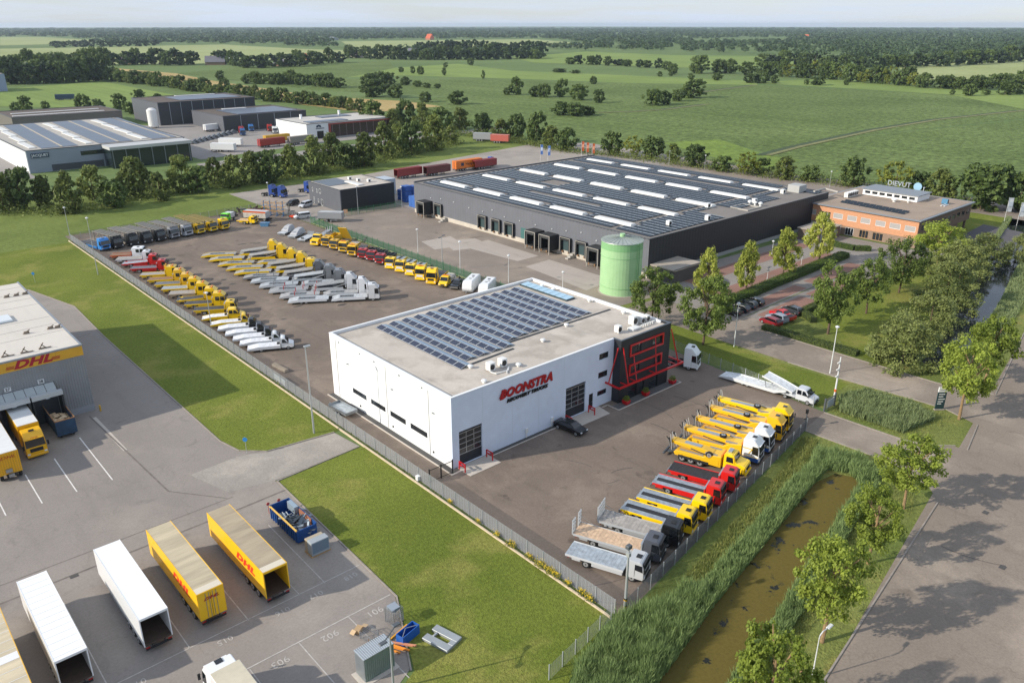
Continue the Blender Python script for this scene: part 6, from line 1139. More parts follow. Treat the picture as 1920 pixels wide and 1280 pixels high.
    t = thing('forklift', 'orange forklift beside the cantilever rack', 'forklift', (104.0,214.8,.03), R(120)); ob('body', Body([(-1.1,.3),(.7,.3),(.8,.8),(-.3,.95),(-.9,1.15),(-1.15,.9)],.55,.6,.5).mesh(paint('c9441c'),.06), t); ob('guard', MB().bar((-.8,-.45,1.0),(-.7,-.45,2.1),.07).bar((-.8,.45,1.0),(-.7,.45,2.1),.07).bar((.5,-.45,.9),(.3,-.45,2.1),.07).bar((.5,.45,.9),(.3,.45,2.1),.07).box(-.75,.35,-.5,.5,2.1,2.17).mesh(PLAS), t)
    ob('mast', MB().box(.85,1.0,-.4,-.28,.1,4.6).box(.85,1.0,.28,.4,.1,4.6).box(.85,1.0,-.28,.28,4.45,4.6).box(.85,1.0,-.28,.28,2.2,2.4).mesh(PLAS), t); ob('fork', MB().box(1.0,2.1,-.35,-.22,.1,.17).box(1.0,2.1,.22,.35,.1,.17).mesh(STEELG), t); wheels(t,[.45,-.75],.55,.28,.2)
    t = thing('cantilever_rack', 'blue cantilever rack with yellow arms and steel bars in the scrap corner', 'rack', (101.6,221.8,.03), R(-52))
    for x in (-3,-1,1,3): ob('post', MB().box(x-.1,x+.1,-.12,.12,0,4.4).box(x-.12,x+.12,-1.1,1.1,0,.15).mesh(paint('3b6f9e')), t)
    for z in (1.3,2.4,3.5,4.2):
        for x in (-3,-1,1,3): ob('arm', cached(('rackarm',), lambda: MB().bar((0,-1.4,.1),(0,1.4,.1),.1).mesh(paint('e0a626'))), t, (x,0,z))
    for i in range(9): ob('steel_bar', cached(('rackbar',), lambda: MB().bar((-3.6,0,0),(3.6,0,0),.09).mesh(mat('rack_wood','b08a5c',.7))), t, (0,-1.2+.3*i,1.5+1.1*(i % 3)))
    t = thing('scrap_heap', 'dark heap of scrap parts under the lamp mast at the back fence', 'scrap', (96,228.5,.03)); rg = random.Random(8)
    for i in range(46): ob('scrap_piece', MB().bar((0,0,0),(rg.uniform(.5,2.2),rg.uniform(-.6,.6),rg.uniform(-.2,.5)),rg.uniform(.15,.6),rg.uniform(.1,.5)).mesh(mat('scrap_%d' % (i % 5), ('3a3a3c','2b2623','5a4032','6b6d70','26364a')[i % 5], .8)), t, (rg.uniform(-6,6),rg.uniform(-2,2),rg.uniform(.1,1.6)), (0,0,rg.uniform(0,3)))
    # concrete beam lying by the fence
    t = thing('concrete_beam', 'weathered grey timber-topped beam lying beside the left fence', 'beam', (50.8,115.2,.05), R(96)); ob('beam', MB().box(-2.0,2.0,-.35,.35,0,.45).mesh(mat('beam_grey','a49a8c',.9,var=.15,vscale=2),.03), t); ob('top_board', MB().box(-2.0,2.0,-.3,.3,.45,.5).mesh(mat('beam_top','8c8172',.9,var=.2,vscale=3)), t)
    t = thing('flatbed_trailer', 'empty grey drop-side trailer parked between fence and white workshop wall', 'trailer', (50.5,94.5,.03), R(95)); ob('deck', MB().box(-2.2,2.2,-1.0,1.0,.5,.6).mesh(deckmat('aab2b8')), t)
    for s in (-1,1): ob('drop_side', MB().box(-2.2,2.2,s*.97,s*1.02,.6,.95).mesh(STEELG), t)
    ob('tailboard', MB().box(-2.25,-2.2,-1,1,.6,.95).box(2.2,2.25,-1,1,.6,.95).mesh(STEELG), t); wheels(t,[-.4,.35],1.0,.3,.2); ob('drawbar', MB().box(2.2,3.4,-.05,.05,.42,.5).mesh(STEELG), t)
misc_yard()
def logistics():
    G = 'semitrailers in the logistics yard'
    for x, yb, lab, c, rc, op, lg, rb in ((24.65,62.6,'yellow box semitrailer with open empty rear, nearest the blue skip','eebb10','a3967f',True,2,0),(18.65,63.7,'yellow box semitrailer with closed rear doors and red lettering','eebb10','b5a98f',False,2,0),
        (13.55,63.8,'smooth white box semitrailer with open dark rear','dfe1e2','e4e6e8',True,None,0),(6.65,63.3,'white box semitrailer with ribbed roof, beside the trailer cut by the frame','e2e4e5','e6e8ea',True,None,14),(2.2,61.2,'dirty cream-roofed yellow trailer cut by the left edge of the photo','d9a820','c4b79c',False,None,10)):
        t = semitrailer(x, yb+6.8, 90, lab, G, c, rc, op, lg, ribs=rb)
        if not op and lg: logo_back(t, 13.6)
        if lg: ob('roof_cap', MB().box(-6.75,-5.9,-1.2,1.2,3.985,3.995).mesh(mat('cap_pale','cfc6b4',.7)), t)
        if c.startswith('d9'): ob('roof_patch', MB().box(-2.2,-1.2,-1.2,1.2,3.985,3.998).mesh(mat('patch_white','dedede',.6)), t)
    # rigid truck at dock 27
    t = thing('box_truck', 'yellow box truck with white roof backed into dock 27', 'truck', (13.75,114.6,.03), R(-90)); cab(t,5.1,'e0ac0c',3.0,2.3,1.24,high=.6,beacon=False,bump='e0ac0c',grille='1e2022'); P_ = paint('e0ac0c')
    ob('box_body', MB().box(-5,2.5,-1.27,1.27,1.0,3.95).mesh(P_,.03), t); ob('box_roof', MB().box(-5,2.48,-1.22,1.22,3.95,4.0).mesh(mat('box_roof_white','d7d9d9',.6,var=.05,vscale=1)), t); ob('chassis', MB().box(-4.8,4.5,-.5,.5,.5,.95).mesh(CHAS), t); wheels(t,[3.7],1.22,.52,.34); wheels(t,[-2.4],1.22,.52,.58)
    text('visor_logo','DHL',.3,mat('red_logo_dark','a8281c',.5),t,(4.93,0,2.93),(R(90),0,R(90)),shear=.35,ext=.003,sx=1.5)
    t = thing('swap_body_trailer', 'yellow ribbed swap-body trailer with white roof standing beside the dock truck', 'trailer', (9.95,110.6,.03), R(-90)); ob('box_body', MB().box(-6,5.2,-1.27,1.27,1.0,3.95).mesh(P_,.02), t); ob('box_roof', MB().box(-6,5.18,-1.22,1.22,3.95,4.0).mesh(mat('box_roof_white','d7d9d9',.6)), t)
    for i in range(9): ob('rib', cached(('sbrib',), lambda: MB().box(5.2,5.26,-.05,.05,1.1,3.85).mesh(paint('d09c08'))), t, (0,-1.1+i*.275,0))
    ob('chassis', MB().box(-5.5,5.3,-.5,.5,.6,.95).mesh(CHAS), t); wheels(t,[4.3,-3.8],1.22,.5,.4); ob('coupling', MB().box(5.25,5.6,-.3,.3,.7,1.1).box(5.25,5.45,-.5,.2,1.3,1.75).mesh(STEELG), t); text('front_logo','DHL',.55,mat('red_logo_dark','a8281c',.5),t,(5.28,.0,3.3),(R(90),0,R(90)),shear=.35,ext=.003,sx=1.6)
    t = thing('waste_container', 'dark blue open container full of cardboard backed into dock 28', 'container', (18.2,116.6,.03), R(-90)); BL = mat('container_navy','26415c',.7,var=.3,vscale=.8)
    for s in (-1,1): ob('side_wall', MB().box(-3.8,3.6,s*1.18,s*1.26,.55,2.7).mesh(BL), t)
    ob('front_wall', MB().box(3.6,3.7,-1.26,1.26,.55,2.7).mesh(BL), t); ob('floor', MB().box(-3.8,3.6,-1.18,1.18,.45,.55).mesh(CHAS), t); ob('rim', MB().box(-3.8,3.7,1.16,1.28,2.7,2.8).box(-3.8,3.7,-1.28,-1.16,2.7,2.8).box(3.58,3.72,-1.16,1.16,2.7,2.8).mesh(mat('rust_rim','8a6646',.8)), t)
    rg = random.Random(3)
    for i in range(26): ob('cardboard', MB().box(-.5,.5,-.35,.35,0,.05).mesh(mat('cardboard_%d' % (i % 3),('c0a684','b09470','cdb796')[i % 3],.9)), t, (rg.uniform(-.5,3.1),rg.uniform(-.85,.85),1.75+rg.uniform(0,.45)), (rg.uniform(-.4,.4),rg.uniform(-.4,.4),rg.uniform(0,3)))
    ob('fill', MB().box(-1,3.5,-1.15,1.15,.6,1.7).mesh(mat('cardboard_0','c0a684',.9)), t); wheels(t,[3.0,-2],.9,.25,.2)
    # blue skip with scrap
    t = thing('roll_off_skip', 'blue open skip with yellow rim, heaped with scrap and foil', 'skip', (31.55,72.9,.03), R(90)); SB = mat('skip_blue','16498a',.5,var=.15,vscale=1)
    for s in (-1,1):
        ob('side_wall', MB().box(-3.2,3.2,s*1.12,s*1.2,.25,1.7).mesh(SB), t); ob('rim', MB().box(-3.25,3.25,s*1.1,s*1.26,1.7,1.82).mesh(paint('d9b04a') if s > 0 else SB), t)
        for i in range(12): ob('rib', cached(('skrib',), lambda: MB().box(-.06,.06,-.05,.05,.25,1.7).mesh(SB)), t, (-3.0+i*.545,s*1.25,0))
    ob('end_wall', MB().box(-3.25,-3.15,-1.2,1.2,.25,1.7).mesh(SB), t); ob('end_wall', MB().box(3.15,3.25,-1.2,1.2,.25,1.9).mesh(SB), t); ob('floor', MB().box(-3.2,3.2,-1.12,1.12,.15,.25).mesh(SB), t); ob('sheet_panel', MB().box(.6,2.4,-1.05,-.55,1.2,2.1).mesh(mat('sheet_pale','9fb0bd',.4,.4)), t); ob('rust_panel', MB().box(-2.4,.4,-1.1,-.98,.5,1.9).mesh(mat('rust_brown','8f5f48',.8,var=.2,vscale=2)), t)
    for i in range(44): ob('scrap_piece', cached(('skp', i % 8), lambda: MB().bar((0,0,0),(rg.uniform(.5,1.6),rg.uniform(-.3,.3),rg.uniform(-.2,.3)),rg.uniform(.06,.5),rg.uniform(.02,.1)).mesh(mat('skscrap_%d' % (i % 8),('8d979f','6e7880','a4afb8','55606a','b9c2c8','3f4850','7a6350','909aa2')[i % 8],.4,.5))), t, (rg.uniform(-2.9,1.6),rg.uniform(-.8,.8),.9+rg.uniform(0,.75)), (rg.uniform(-.5,.5),rg.uniform(-.5,.5),rg.uniform(0,6)))
    ob('foil', MB().box(-2.9,1,-1.0,1.0,.3,.95).mesh(mat('foil_grey','707a82',.35,.4,var=.3,vscale=2)), t)
    t = thing('control_cabinet', 'grey metal cabinet on a pallet beside the blue skip', 'cabinet', (31.5,67.3,.03), 0); ob('cabinet', MB().box(-1.05,1.05,-.75,.2,.12,1.75).mesh(mat('cabinet_grey','98a0a6',.5,var=.06,vscale=1),.03), t); ob('rear_box', MB().box(-1.05,.95,.25,.8,.12,1.65).mesh(mat('cabinet_tan','a89c86',.6),.03), t); ob('pallet', MB().box(-1.15,1.15,-.8,.85,0,.12).mesh(mat('pallet_wood','a88a63',.9)), t); ob('cover_panel', MB().box(-.95,.95,-.77,-.75,.4,1.65).mesh(mat('panel_blue','6d7f8f',.45)), t)
    for x, y, l in ((30.7,77.4,'red and white warning post with round top by the skip'),(32.0,77.3,'second red and white warning post behind the skip')):
        t = thing('warning_post', l, 'post', (x,y,.03)); ob('post', MB().cyl(0,0,0,1.3,.035,6).mesh(paint('b8442e')), t); ob('board', MB().tube([(0,-.02,1.3),(0,.02,1.3)],.2,12).mesh(paint('c65040')), t)
    # shed and clutter by the parking bays
    t = thing('storage_shed', 'galvanised corrugated steel shed at the edge of the lawn', 'shed', (27.0,48.6,.05), R(0)); CM = mat('corrugated_steel','a9b0b4',.4,.6,var=.08,vscale=1)
    ob('front_wall', corr('y',-.75,-1.55,1.45,0,2.5,.2,.05).mesh(mat('corrugated_green','7f8f86',.5,.3,var=.08,vscale=1)), t); ob('side_wall', corr('x',-1.55,-.75,.75,0,2.5,.2,.04).mesh(CM), t); ob('rear_walls', MB().box(-1.5,1.45,.68,.75,0,2.5).box(1.38,1.45,-.74,.68,0,2.5).mesh(CM), t)
    r_ = MB()
    for i in range(16): r_.box(-1.6+i*.195,-1.5+i*.195,-.82,.82,2.5,2.56)
    ob('roof', MB().box(-1.62,1.52,-.8,.8,2.44,2.5).mesh(CM), t); o = ob('roof_rib', r_.mesh(mat('rib_bright','c6ccd0',.35,.6)), t); o['kind'] = 'stuff'
    ob('slab', MB().box(-2.0,1.7,-1.2,.9,-.02,.03).mesh(CONC_L), t)
    def cage(x,y,l,g,h,full):
        t = thing('mesh_cage', l, 'cage', (x,y,.05), R(8), g); f = MB()
        for a in (-.6,.6):
            for b in (-.6,.6): f.box(a-.03,a+.03,b-.03,b+.03,0,h)
        for k in range(int(h/.22)+1):
            z = .1+k*.22; f.box(-.6,.6,-.61,-.59,z,z+.03).box(-.6,.6,.59,.61,z,z+.03).box(-.61,-.59,-.6,.6,z,z+.03).box(.59,.61,-.6,.6,z,z+.03)
        for k in range(6): f.box(-.6+k*.24-.01,-.6+k*.24+.01,-.62,-.6,.1,h).box(-.62,-.6,-.6+k*.24-.01,-.6+k*.24+.01,.1,h)
        ob('frame', f.mesh(STEELG), t)
        if full:
            for k in range(7): ob('metal_sheet', MB().box(-.5,.4,-.5,.45,0,.03).mesh(mat('sheet_bright','aab2b8',.35,.6)), t, (0,0,h-.05+.04*k), (0,rg.uniform(-.08,.08),rg.uniform(-.3,.3)))
        return t
    cage(31.6,52.6,'wire mesh cage stacked with metal sheets on the lawn edge','wire mesh cages',1.6,True); cage(28.6,52.3,'low empty wire mesh cage beside the orange beams','wire mesh cages',.7,False)
    t = thing('tool_box', 'open blue steel crate on the lawn beside the orange beams', 'crate', (31.3,49.9,.05), R(12)); BB_ = mat('crate_blue','1a57a8',.45)
    ob('wall', MB().box(-1.1,1.1,-.45,-.38,0,1.0).box(-1.1,1.1,.38,.45,0,1.0).box(-1.1,-1.04,-.38,.38,0,1.0).box(1.04,1.1,-.38,.38,0,1.0).mesh(BB_), t); ob('brace', MB().bar((-1,-.3,.95),(0,.3,.95),.06).bar((0,.3,.95),(1,-.3,.95),.06).mesh(STEELG), t); ob('floor', MB().box(-1.04,1.04,-.38,.38,.02,.06).mesh(BB_), t)
    for i, (x,y,a,l,c) in enumerate(((30.9,51.0,15,2.6,'d99a1e'),(28.9,50.0,-62,3.0,'e08a18'),(29.3,49.9,-58,2.9,'e08a18'),(29.6,49.8,-64,3.4,'e08a18'),(30.0,49.7,-55,3.0,'c98a6a'),(30.2,49.4,-52,2.9,'c98a6a'))):
        t = thing('rack_beam', ['single yellow rack beam lying behind the blue crate','orange rack beam nearest the steel shed','second orange rack beam from the steel shed','long orange rack beam in the middle of the pile','faded pink beam in the pile beside the orange beams','outermost faded pink beam of the pile'][i], 'beam', (x,y,.08+.05*i), R(a), 'rack beams on the lawn'); ob('beam', MB().box(-l/2,l/2,-.08,.08,0,.14).mesh(paint(c,.5),.01), t); ob('end_plate', MB().box(-l/2-.03,-l/2,-.12,.12,0,.28).mesh(paint(c,.5)), t)
    t = thing('concrete_base', 'grey U-shaped steel base plate lying on the grass', 'plate', (33.5,47.6,.05), R(14)); GM = mat('plate_grey','9ea3a6',.5,.3,var=.08,vscale=1); ob('bar', MB().box(-1.1,-.3,-1.5,1.5,0,.3).mesh(GM,.03), t); ob('bar', MB().box(.3,1.1,-1.5,1.5,0,.3).mesh(GM,.03), t); ob('bridge', MB().box(-.3,.3,-1.5,-.9,0,.3).mesh(GM,.02), t); ob('bridge', MB().box(-.3,.3,.7,.9,.1,.3).mesh(GM,.02), t)
    t = thing('cardboard_box', 'torn brown cardboard box beside the mesh cages', 'box', (28.3,53.7,.05), R(30)); ob('box', MB().box(-.4,.4,-.3,.3,0,.4).mesh(mat('cardboard_1','b09470',.9)), t); ob('flap', MB().bar((.3,-.4,.42),(.8,-.4,.3),.5,.03).bar((-.4,.2,.42),(-.8,.3,.2),.5,.03).mesh(mat('cardboard_0','c0a684',.9)), t)
    # truck cut by the lower frame edge
    t = thing('box_truck', 'white-cab box truck with cream roof cut by the bottom edge of the photo', 'truck', (15.8,50.9,.03), R(90)); cab(t,5.1,'dfe1e2',3.0,2.2,1.24,high=.5,beacon=False); ob('box_body', MB().box(-5,2.6,-1.27,1.27,1.0,3.9).mesh(paint('d9dad9'),.03), t); ob('box_roof', MB().box(-5,2.58,-1.22,1.22,3.9,3.95).mesh(mat('roof_cream','c3bba6',.7,var=.1,vscale=.8)), t); ob('chassis', MB().box(-4.8,4.5,-.5,.5,.5,.95).mesh(CHAS), t); wheels(t,[3.7,-2.6],1.22,.5,.4)
logistics()
def far_vehicles():
    for i, (p, h, c, l) in enumerate((((735,335),-35,'7d1f24','dark red dump semitrailer, left one behind the small hall'),((880,318),-35,'7d1f24','dark red dump semitrailer beside the orange container trailer'),((790,330),-35,'5a2226','dark maroon dump semitrailer with blue tractor, middle one behind the small hall'))):
        x, y = P(*p); t = semitrailer(x+6,y-2,h+35,l,'trailers behind the small hall',c,c,True,None,L=11,H=3.6)
    x, y = P(830,322); t = semitrailer(x+10,y-3,0,'orange container semitrailer with blue tractor behind the warehouse','trailers behind the small hall','d9741c','cf6f1c',False,None,L=13); text('side_logo','Hapag-Lloyd',1.3,mat('letter_navy','4a2c22',.5),t,(1.3,-1.29,2.6),(R(90),0,0),ext=.003,bold=.02); ob('emblem', MB().box(-4.2,-2.8,-1.29,-1.28,2.0,3.2).mesh(mat('emblem_navy','22304a',.5)), t)
    x, y = P(896,313); t = thing('tractor_unit','blue tractor unit in front of the orange container trailer','truck',(x+4,y-2,.03),0); cab(t,2.6,'2d57a5',3,2.2,1.22,high=.7); ob('chassis',MB().box(-3,2,-.45,.45,.5,.9).mesh(CHAS),t); wheels(t,[1.2,-1.8],1.22,.5,.4)
    for i, (x,y,h,l) in enumerate(((113.5,249.5,200,'blue tractor unit, left one of a pair beyond the scrap corner'),(115.0,246.0,200,'blue tractor unit, right one of a pair beyond the scrap corner'),(125.5,247.5,190,'blue and grey tractor unit standing apart on the pale yard'))):
        t = thing('tractor_unit',l,'truck',(x,y,.03),R(h+100),'blue tractor units'); cab(t,2.8,'24438c',3,2.3,1.22,high=.9,bump='24438c'); ob('chassis',MB().box(-3,2,-.45,.45,.5,.9).mesh(CHAS),t); ob('fifth_wheel',MB().box(-2.2,-1,-.5,.5,.9,1.0).mesh(CHAS),t); wheels(t,[1.4],1.22,.5,.34); wheels(t,[-1.8],1.22,.5,.55)
    x, y = 110.5, 203.5; t = semitrailer(x,y,-48,'grey tarpaulin box trailer standing outside the green fence',None,'8f9296','a6a9ab',False,None,L=7,H=2.9,legs=False,wheels_on=False); wheels(t,[-1,.2],1.2,.4,.3)
    # blue stock beside the warehouse
    for i, (x, y, h_, l) in enumerate(((142.6,212.0,5.2,'tall blue container stack between small hall and warehouse'),(145.8,213.2,4.6,'second blue container stack between small hall and warehouse'),(143.6,215.6,3.4,'lower blue container stack beside the small hall'))):
        t = thing('container_stack', l, 'container', (x, y, .03), R(8*i), 'blue container stacks')
        for k in range(3): ob('container', MB().box(-1.2,1.2,-1.3,1.3,.05+k*h_/3,k*h_/3+h_/3-.05).mesh(mat('stock_deep','2a56a0',.5,var=.15,vscale=1),.04), t)
    rg = random.Random(4)
    for i in range(26):
        x = 140+i*2.9; c = ('3c67ae','c9ced3','9eb6d2','2f62a8','d8d9d6')[i % 5]
        t = thing('site_container', f'{("blue","white","pale blue","deep blue","cream")[i%5]} stock container, {ordn(i+1)} from the small hall behind the warehouse', 'container', (x,202.6+rg.uniform(-.5,.5),.03), R(90), 'stock containers behind the warehouse'); ob('box', MB().box(-3,3,-1.2,1.2,.1,2.5 if i > 5 else 3.4).mesh(mat('stock_'+c,c,.5,var=.1,vscale=1),.03), t); ob('skid', MB().box(-2.8,2.8,-1.0,-.8,0,.1).box(-2.8,2.8,.8,1.0,0,.1).mesh(CHAS), t)
    x, y = P(905,265); semitrailer(x,y,-60,'grey box trailer parked on the service road behind the trees','trailers on the service road','8c9094','9da1a3',True,None,L=9,H=4)
    x, y = P(930,268); semitrailer(x+1,y-2,-60,'faded red and white box trailer on the service road','trailers on the service road','b05a50','c98a80',False,None,L=9,H=4)
    # far estate vehicles
    for i, (p, h, c, l, kind) in enumerate((((402,246),10,'d9dadb','white box truck on the far estate yard','box'),((452,250),100,'a83030','red truck cab on the far estate yard','cab'),((470,246),100,'3d78b5','blue truck cab left of an orange one on the far estate','cab'),((455,254),95,'3a6ca6','blue-grey truck cab in the far estate row','cab'),((505,246),100,'b5352c','bright red truck cab beside the white dealer building','cab'),((515,250),95,'dfe0e0','white truck cab beside the white dealer building','cab'),((434,275),-50,'dcdedd','white tanker lorry on the far estate road','box'),((420,285),-50,'d3d6d6','white van-like lorry in front of the tanker','box'))):
        x, y = P(*p)
        if kind == 'box': t = semitrailer(x,y,h,l,'vehicles on the far estate',c,'d9dbdc',False,None,L=11,H=3.8)
        else: t = thing('tractor_unit',l,'truck',(x,y,.03),R(h+160),'vehicles on the far estate'); cab(t,2.8,c,3,2.3,1.22,high=.7); ob('chassis',MB().box(-3,2,-.45,.45,.5,.9).mesh(CHAS),t); wheels(t,[1.2,-1.8],1.22,.5,.4)
    for i, (p, c, c2, l) in enumerate((((520,268),'d2a52a','b9912a','yellow and white tanker trailer by the dealer building'),((510,275),'9c2f2c','7f2a28','red curtain-side trailer by the dealer building'),((565,270),'8d8780','9a948d','brown-grey curtain-side trailer by the dealer building'))):
        x, y = P(*p); semitrailer(x,y,5,l,'trailers by the dealer building',c,c2,False,None,L=13,H=3.9)
    x, y = P(123,188); semitrailer(x,y,-25,'dark blue advertising trailer beside the far bright meadow',None,'1f3a5c','2a4568',False,None,L=13,H=4.2)
    # steel stock beside far hall
    for i in range(9):
        x, y = P(365+i*9, 268-i*2.3); t = thing('steel_stack', f'stack of grey steel profiles, {ordn(i+1)} from the glazed hall corner', 'steel stock', (x,y,.03), R(60), 'steel stacks on the far estate'); 
        for k in range(4): ob('profile_bundle', cached(('stk',), lambda: MB().box(-5,5,-.5,.5,0,.4).mesh(mat('steel_stock','7b7f84',.6,.3,var=.2,vscale=1))), t, (0,-1+k*.7,.1+.45*(k % 3)))
far_vehicles()
# ================================================================ fences, lamps, signs
def top_z(px_, py_, x, y):
    a = (px_-960)/FPX; b = (py_-640)/FPX; c, s = math.cos(PITCH), math.sin(PITCH)
    return CAMH+(-s-b*c)*math.hypot(x, y)/math.hypot(a, c-b*s)
FENCE = mat('fence_grey', 'a0a5a9', .5, .2); FENCED = mat('fence_dark', '585d62', .5, .2); FGREEN = mat('fence_green', '2f6b45', .5, .1); POSTG = mat('fence_post', 'b0b5b9', .45, .3)
def fence_run(label, a, b, n, h, panel_m, post_m, bars=11, verts=5, name='fence', barh=.05, depth=.02, plinth=None, z=.03, toppost=.05, mesh_gap=0):
    F = thing(name, label, 'fence', (a[0], a[1], z)); d = Vector((b[0]-a[0], b[1]-a[1])); L = d.length/n; ang = math.atan2(d.y, d.x); F.rotation_euler = (0, 0, ang)
    def pm():
        mb = MB()
        for i in range(bars): zz = .08+(h-.14)*i/(bars-1); mb.box(.03, L-.03, -depth/2, depth/2, zz, zz+barh)
        for i in range(verts): xx = .06+(L-.12)*i/(verts-1); mb.box(xx-.012, xx+.012, depth/2, depth/2+.015, .06, h)
        return mb.mesh(panel_m)
    pme = pm(); po = MB().box(-.035, .035, -.04, .04, 0, h+toppost).mesh(post_m)
    for i in range(n): ob('panel', pme, F, (i*L, 0, 0))
    for i in range(n+1): ob('post', po, F, (i*L, -.04, 0))
    if plinth:
        pl = MB().box(.01, L-.01, -.09, .09, -.03, plinth[1]).mesh(plinth[2])
        for i in range(n): ob('plinth_slab', pl, F, (i*L, plinth[0], 0))
    return F
fence_run('long grey bar-mesh fence with concrete plinth between lawn and truck yard', (48.0,229.5), (48.0,39.2), 76, 1.85, FENCE, POSTG, bars=13, verts=6, barh=.045, plinth=(-.62, .22, PLINTH))
fence_run('dark bar fence between the parked truck noses and the ditch', (48.4,38.5), (96.4,46.5), 19, 1.85, FENCED, POSTG, bars=13, verts=9, barh=.05)
fence_run('thin see-through mesh fence running down to the reeds from the fence corner', (47.3,39.0), P(1030,1275), 5, 1.7, mat('wire_mesh','9a9fa0',.5,.4), POSTG, bars=9, verts=9, barh=.012, depth=.012)
fence_run('thin see-through mesh fence between truck yard and side road lawn', (103.8,49.5), (106.4,77), 11, 1.8, mat('wire_mesh','9a9fa0',.5,.4), POSTG, bars=10, verts=10, barh=.014, depth=.012)
fence_run('green bar fence between truck yard and warehouse yard', (104.9,112.0), (104.9,205.5), 37, 2.0, FGREEN, mat('post_green','3d7a52',.5), bars=16, verts=12, barh=.045, toppost=.35, plinth=(-.25, .2, PLINTH))
fence_run('dark grey bar fence between scrap corner and pale yard', (104.9,205.6), (104.2,232.5), 10, 1.9, FENCED, POSTG, bars=10, verts=8, barh=.03)
fence_run('low dark fence behind the back row of transporters', (48.2,230.6), (104.0,233.5), 22, 1.7, FENCED, POSTG, bars=10, verts=6, barh=.04)
fence_run('green mesh fence in front of the shaded wall of the small hall', (112.0,207.6), (137.0,206.6), 10, 1.9, FGREEN, mat('post_green','3d7a52',.5), bars=12, verts=8, barh=.03)
def gates():
    g = thing('bar_gate', 'black bar gate between the left fence and the workshop corner', 'gate', (48.6,70.3,.03))
    L = 3.6
    ob('frame', MB().box(0,L,-.03,.03,.12,.2).box(0,L,-.03,.03,1.75,1.83).mesh(BLACKP), g)
    for i in range(23): ob('bar', cached(('gbar',), lambda: MB().box(-.012,.012,-.012,.012,.2,1.75).mesh(BLACKP)), g, (.1+i*.155,0,0))
    for x in (0,1.8,L): ob('post', MB().box(x-.06,x+.06,-.06,.06,0,2.0).mesh(BLACKP), g)
    b = thing('letter_box', 'small white box on the left fence near the bar gate', 'box', (47.75,71.6,.05)); ob('box', MB().box(-.2,.2,-.25,.25,.2,.75).mesh(PLASTW,.02), b); ob('lid', MB().box(-.22,.22,-.27,.27,.75,.8).mesh(TRIMW), b)
    b = thing('panel_board', 'white board fixed low on the left fence near the workshop', 'board', (48.15,110,.0)); ob('board', MB().box(-.03,.03,-2.0,2.0,.3,1.2).mesh(TRIMW), b); ob('clip', MB().box(-.05,.05,-1.9,-1.8,.1,.3).box(-.05,.05,1.8,1.9,.1,.3).mesh(POSTG), b)
    g = thing('sliding_gate', 'grey sliding gate with info panel beside the camera mast', 'gate', (105.2,47.7,.03), R(90)); ob('frame', MB().box(0,.08,-1.4,1.4,.1,.2).box(0,.08,-1.4,1.4,1.7,1.8).mesh(FENCED), g)
    for i in range(15): ob('bar', cached(('sbar',), lambda: MB().box(.02,.06,-.02,.02,.2,1.7).mesh(FENCED)), g, (0,-1.35+i*.19,0))
    ob('info_panel', MB().box(-.04,0,-1.1,.7,.4,1.5).mesh(mat('panel_grey','9fa8ae',.4)), g); ob('post', MB().box(-.1,.1,-1.6,-1.4,0,2.1).box(-.1,.1,1.4,1.6,0,2.1).mesh(FENCED), g)
    g = thing('gate_post', 'dark camera post with bracket at the end of the ditch fence', 'post', (96.9,46.9,.03)); ob('post', MB().cyl(0,0,0,2.6,.09,8).mesh(FENCED), g); ob('bracket', MB().box(-.5,.5,-.05,.05,1.5,1.6).box(-.15,.15,-.15,.15,2.3,2.9).mesh(BLACKP), g)
gates()
POLE = mat('lamp_pole', 'b4b8ba', .4, .4); POLEW = mat('lamp_white_pole', 'd4d6d6', .45)
def lamp(x, y, h, label, style='single', r=.09, arm=None, group='lamp posts', name='lamp_post', m=None):
    t = thing(name, label, 'lamp post', (x, y, .03), 0, group); m = m or POLE
    ob('pole', MB().tube([(0,0,0),(0,0,h*.35),(0,0,h)], [r*1.25, r, r*.6], 8).mesh(m), t)
    if style == 'single': hd = ob('lamp_head', MB().box(-.2,.75,-.18,.18,h-.04,h+.14).mesh(m,.05), t); ob('lens', MB().box(.0,.68,-.13,.13,h-.07,h-.035).mesh(LENS), hd)
    if style == 'top': hd = ob('lamp_head', MB().tube([(0,0,h),(0,0,h+.12),(0,0,h+.28)], [.3,.34,.1], 10).mesh(mat('lamp_white','d5d7d8',.4)), t); ob('lens', MB().cyl(0,0,h-.06,h,.26,10).mesh(LENS), hd)
    if style == 'arm': ob('arm', MB().tube([(0,0,h-.3),(.12,0,h),(.5,0,h+.15),(1.5,0,h)], .05, 6).mesh(m), t); hd = ob('lamp_head', MB().box(1.3,2.1,-.16,.16,h-.08,h+.06).mesh(mat('lamp_white','d5d7d8',.4),.05), t)
    if style == 'twin':
        ob('arm', MB().bar((-.9,-.5,h),(.9,.5,h),.08).mesh(FENCED), t)
        for s in (-1,1): ob('lamp_head', MB().box(-.35,.35,-.2,.2,h-.02,h+.12).mesh(FENCED,.04), t, (s*1.0,s*.55,0))
    if style == 'flood': ob('floodlight', MB().box(-.3,.25,-.22,.22,h-.05,h+.35).mesh(FENCED,.04), t); ob('cabinet', MB().box(-.16,.16,-.2,.2,h-.9,h-.5).mesh(m), t)
    return t
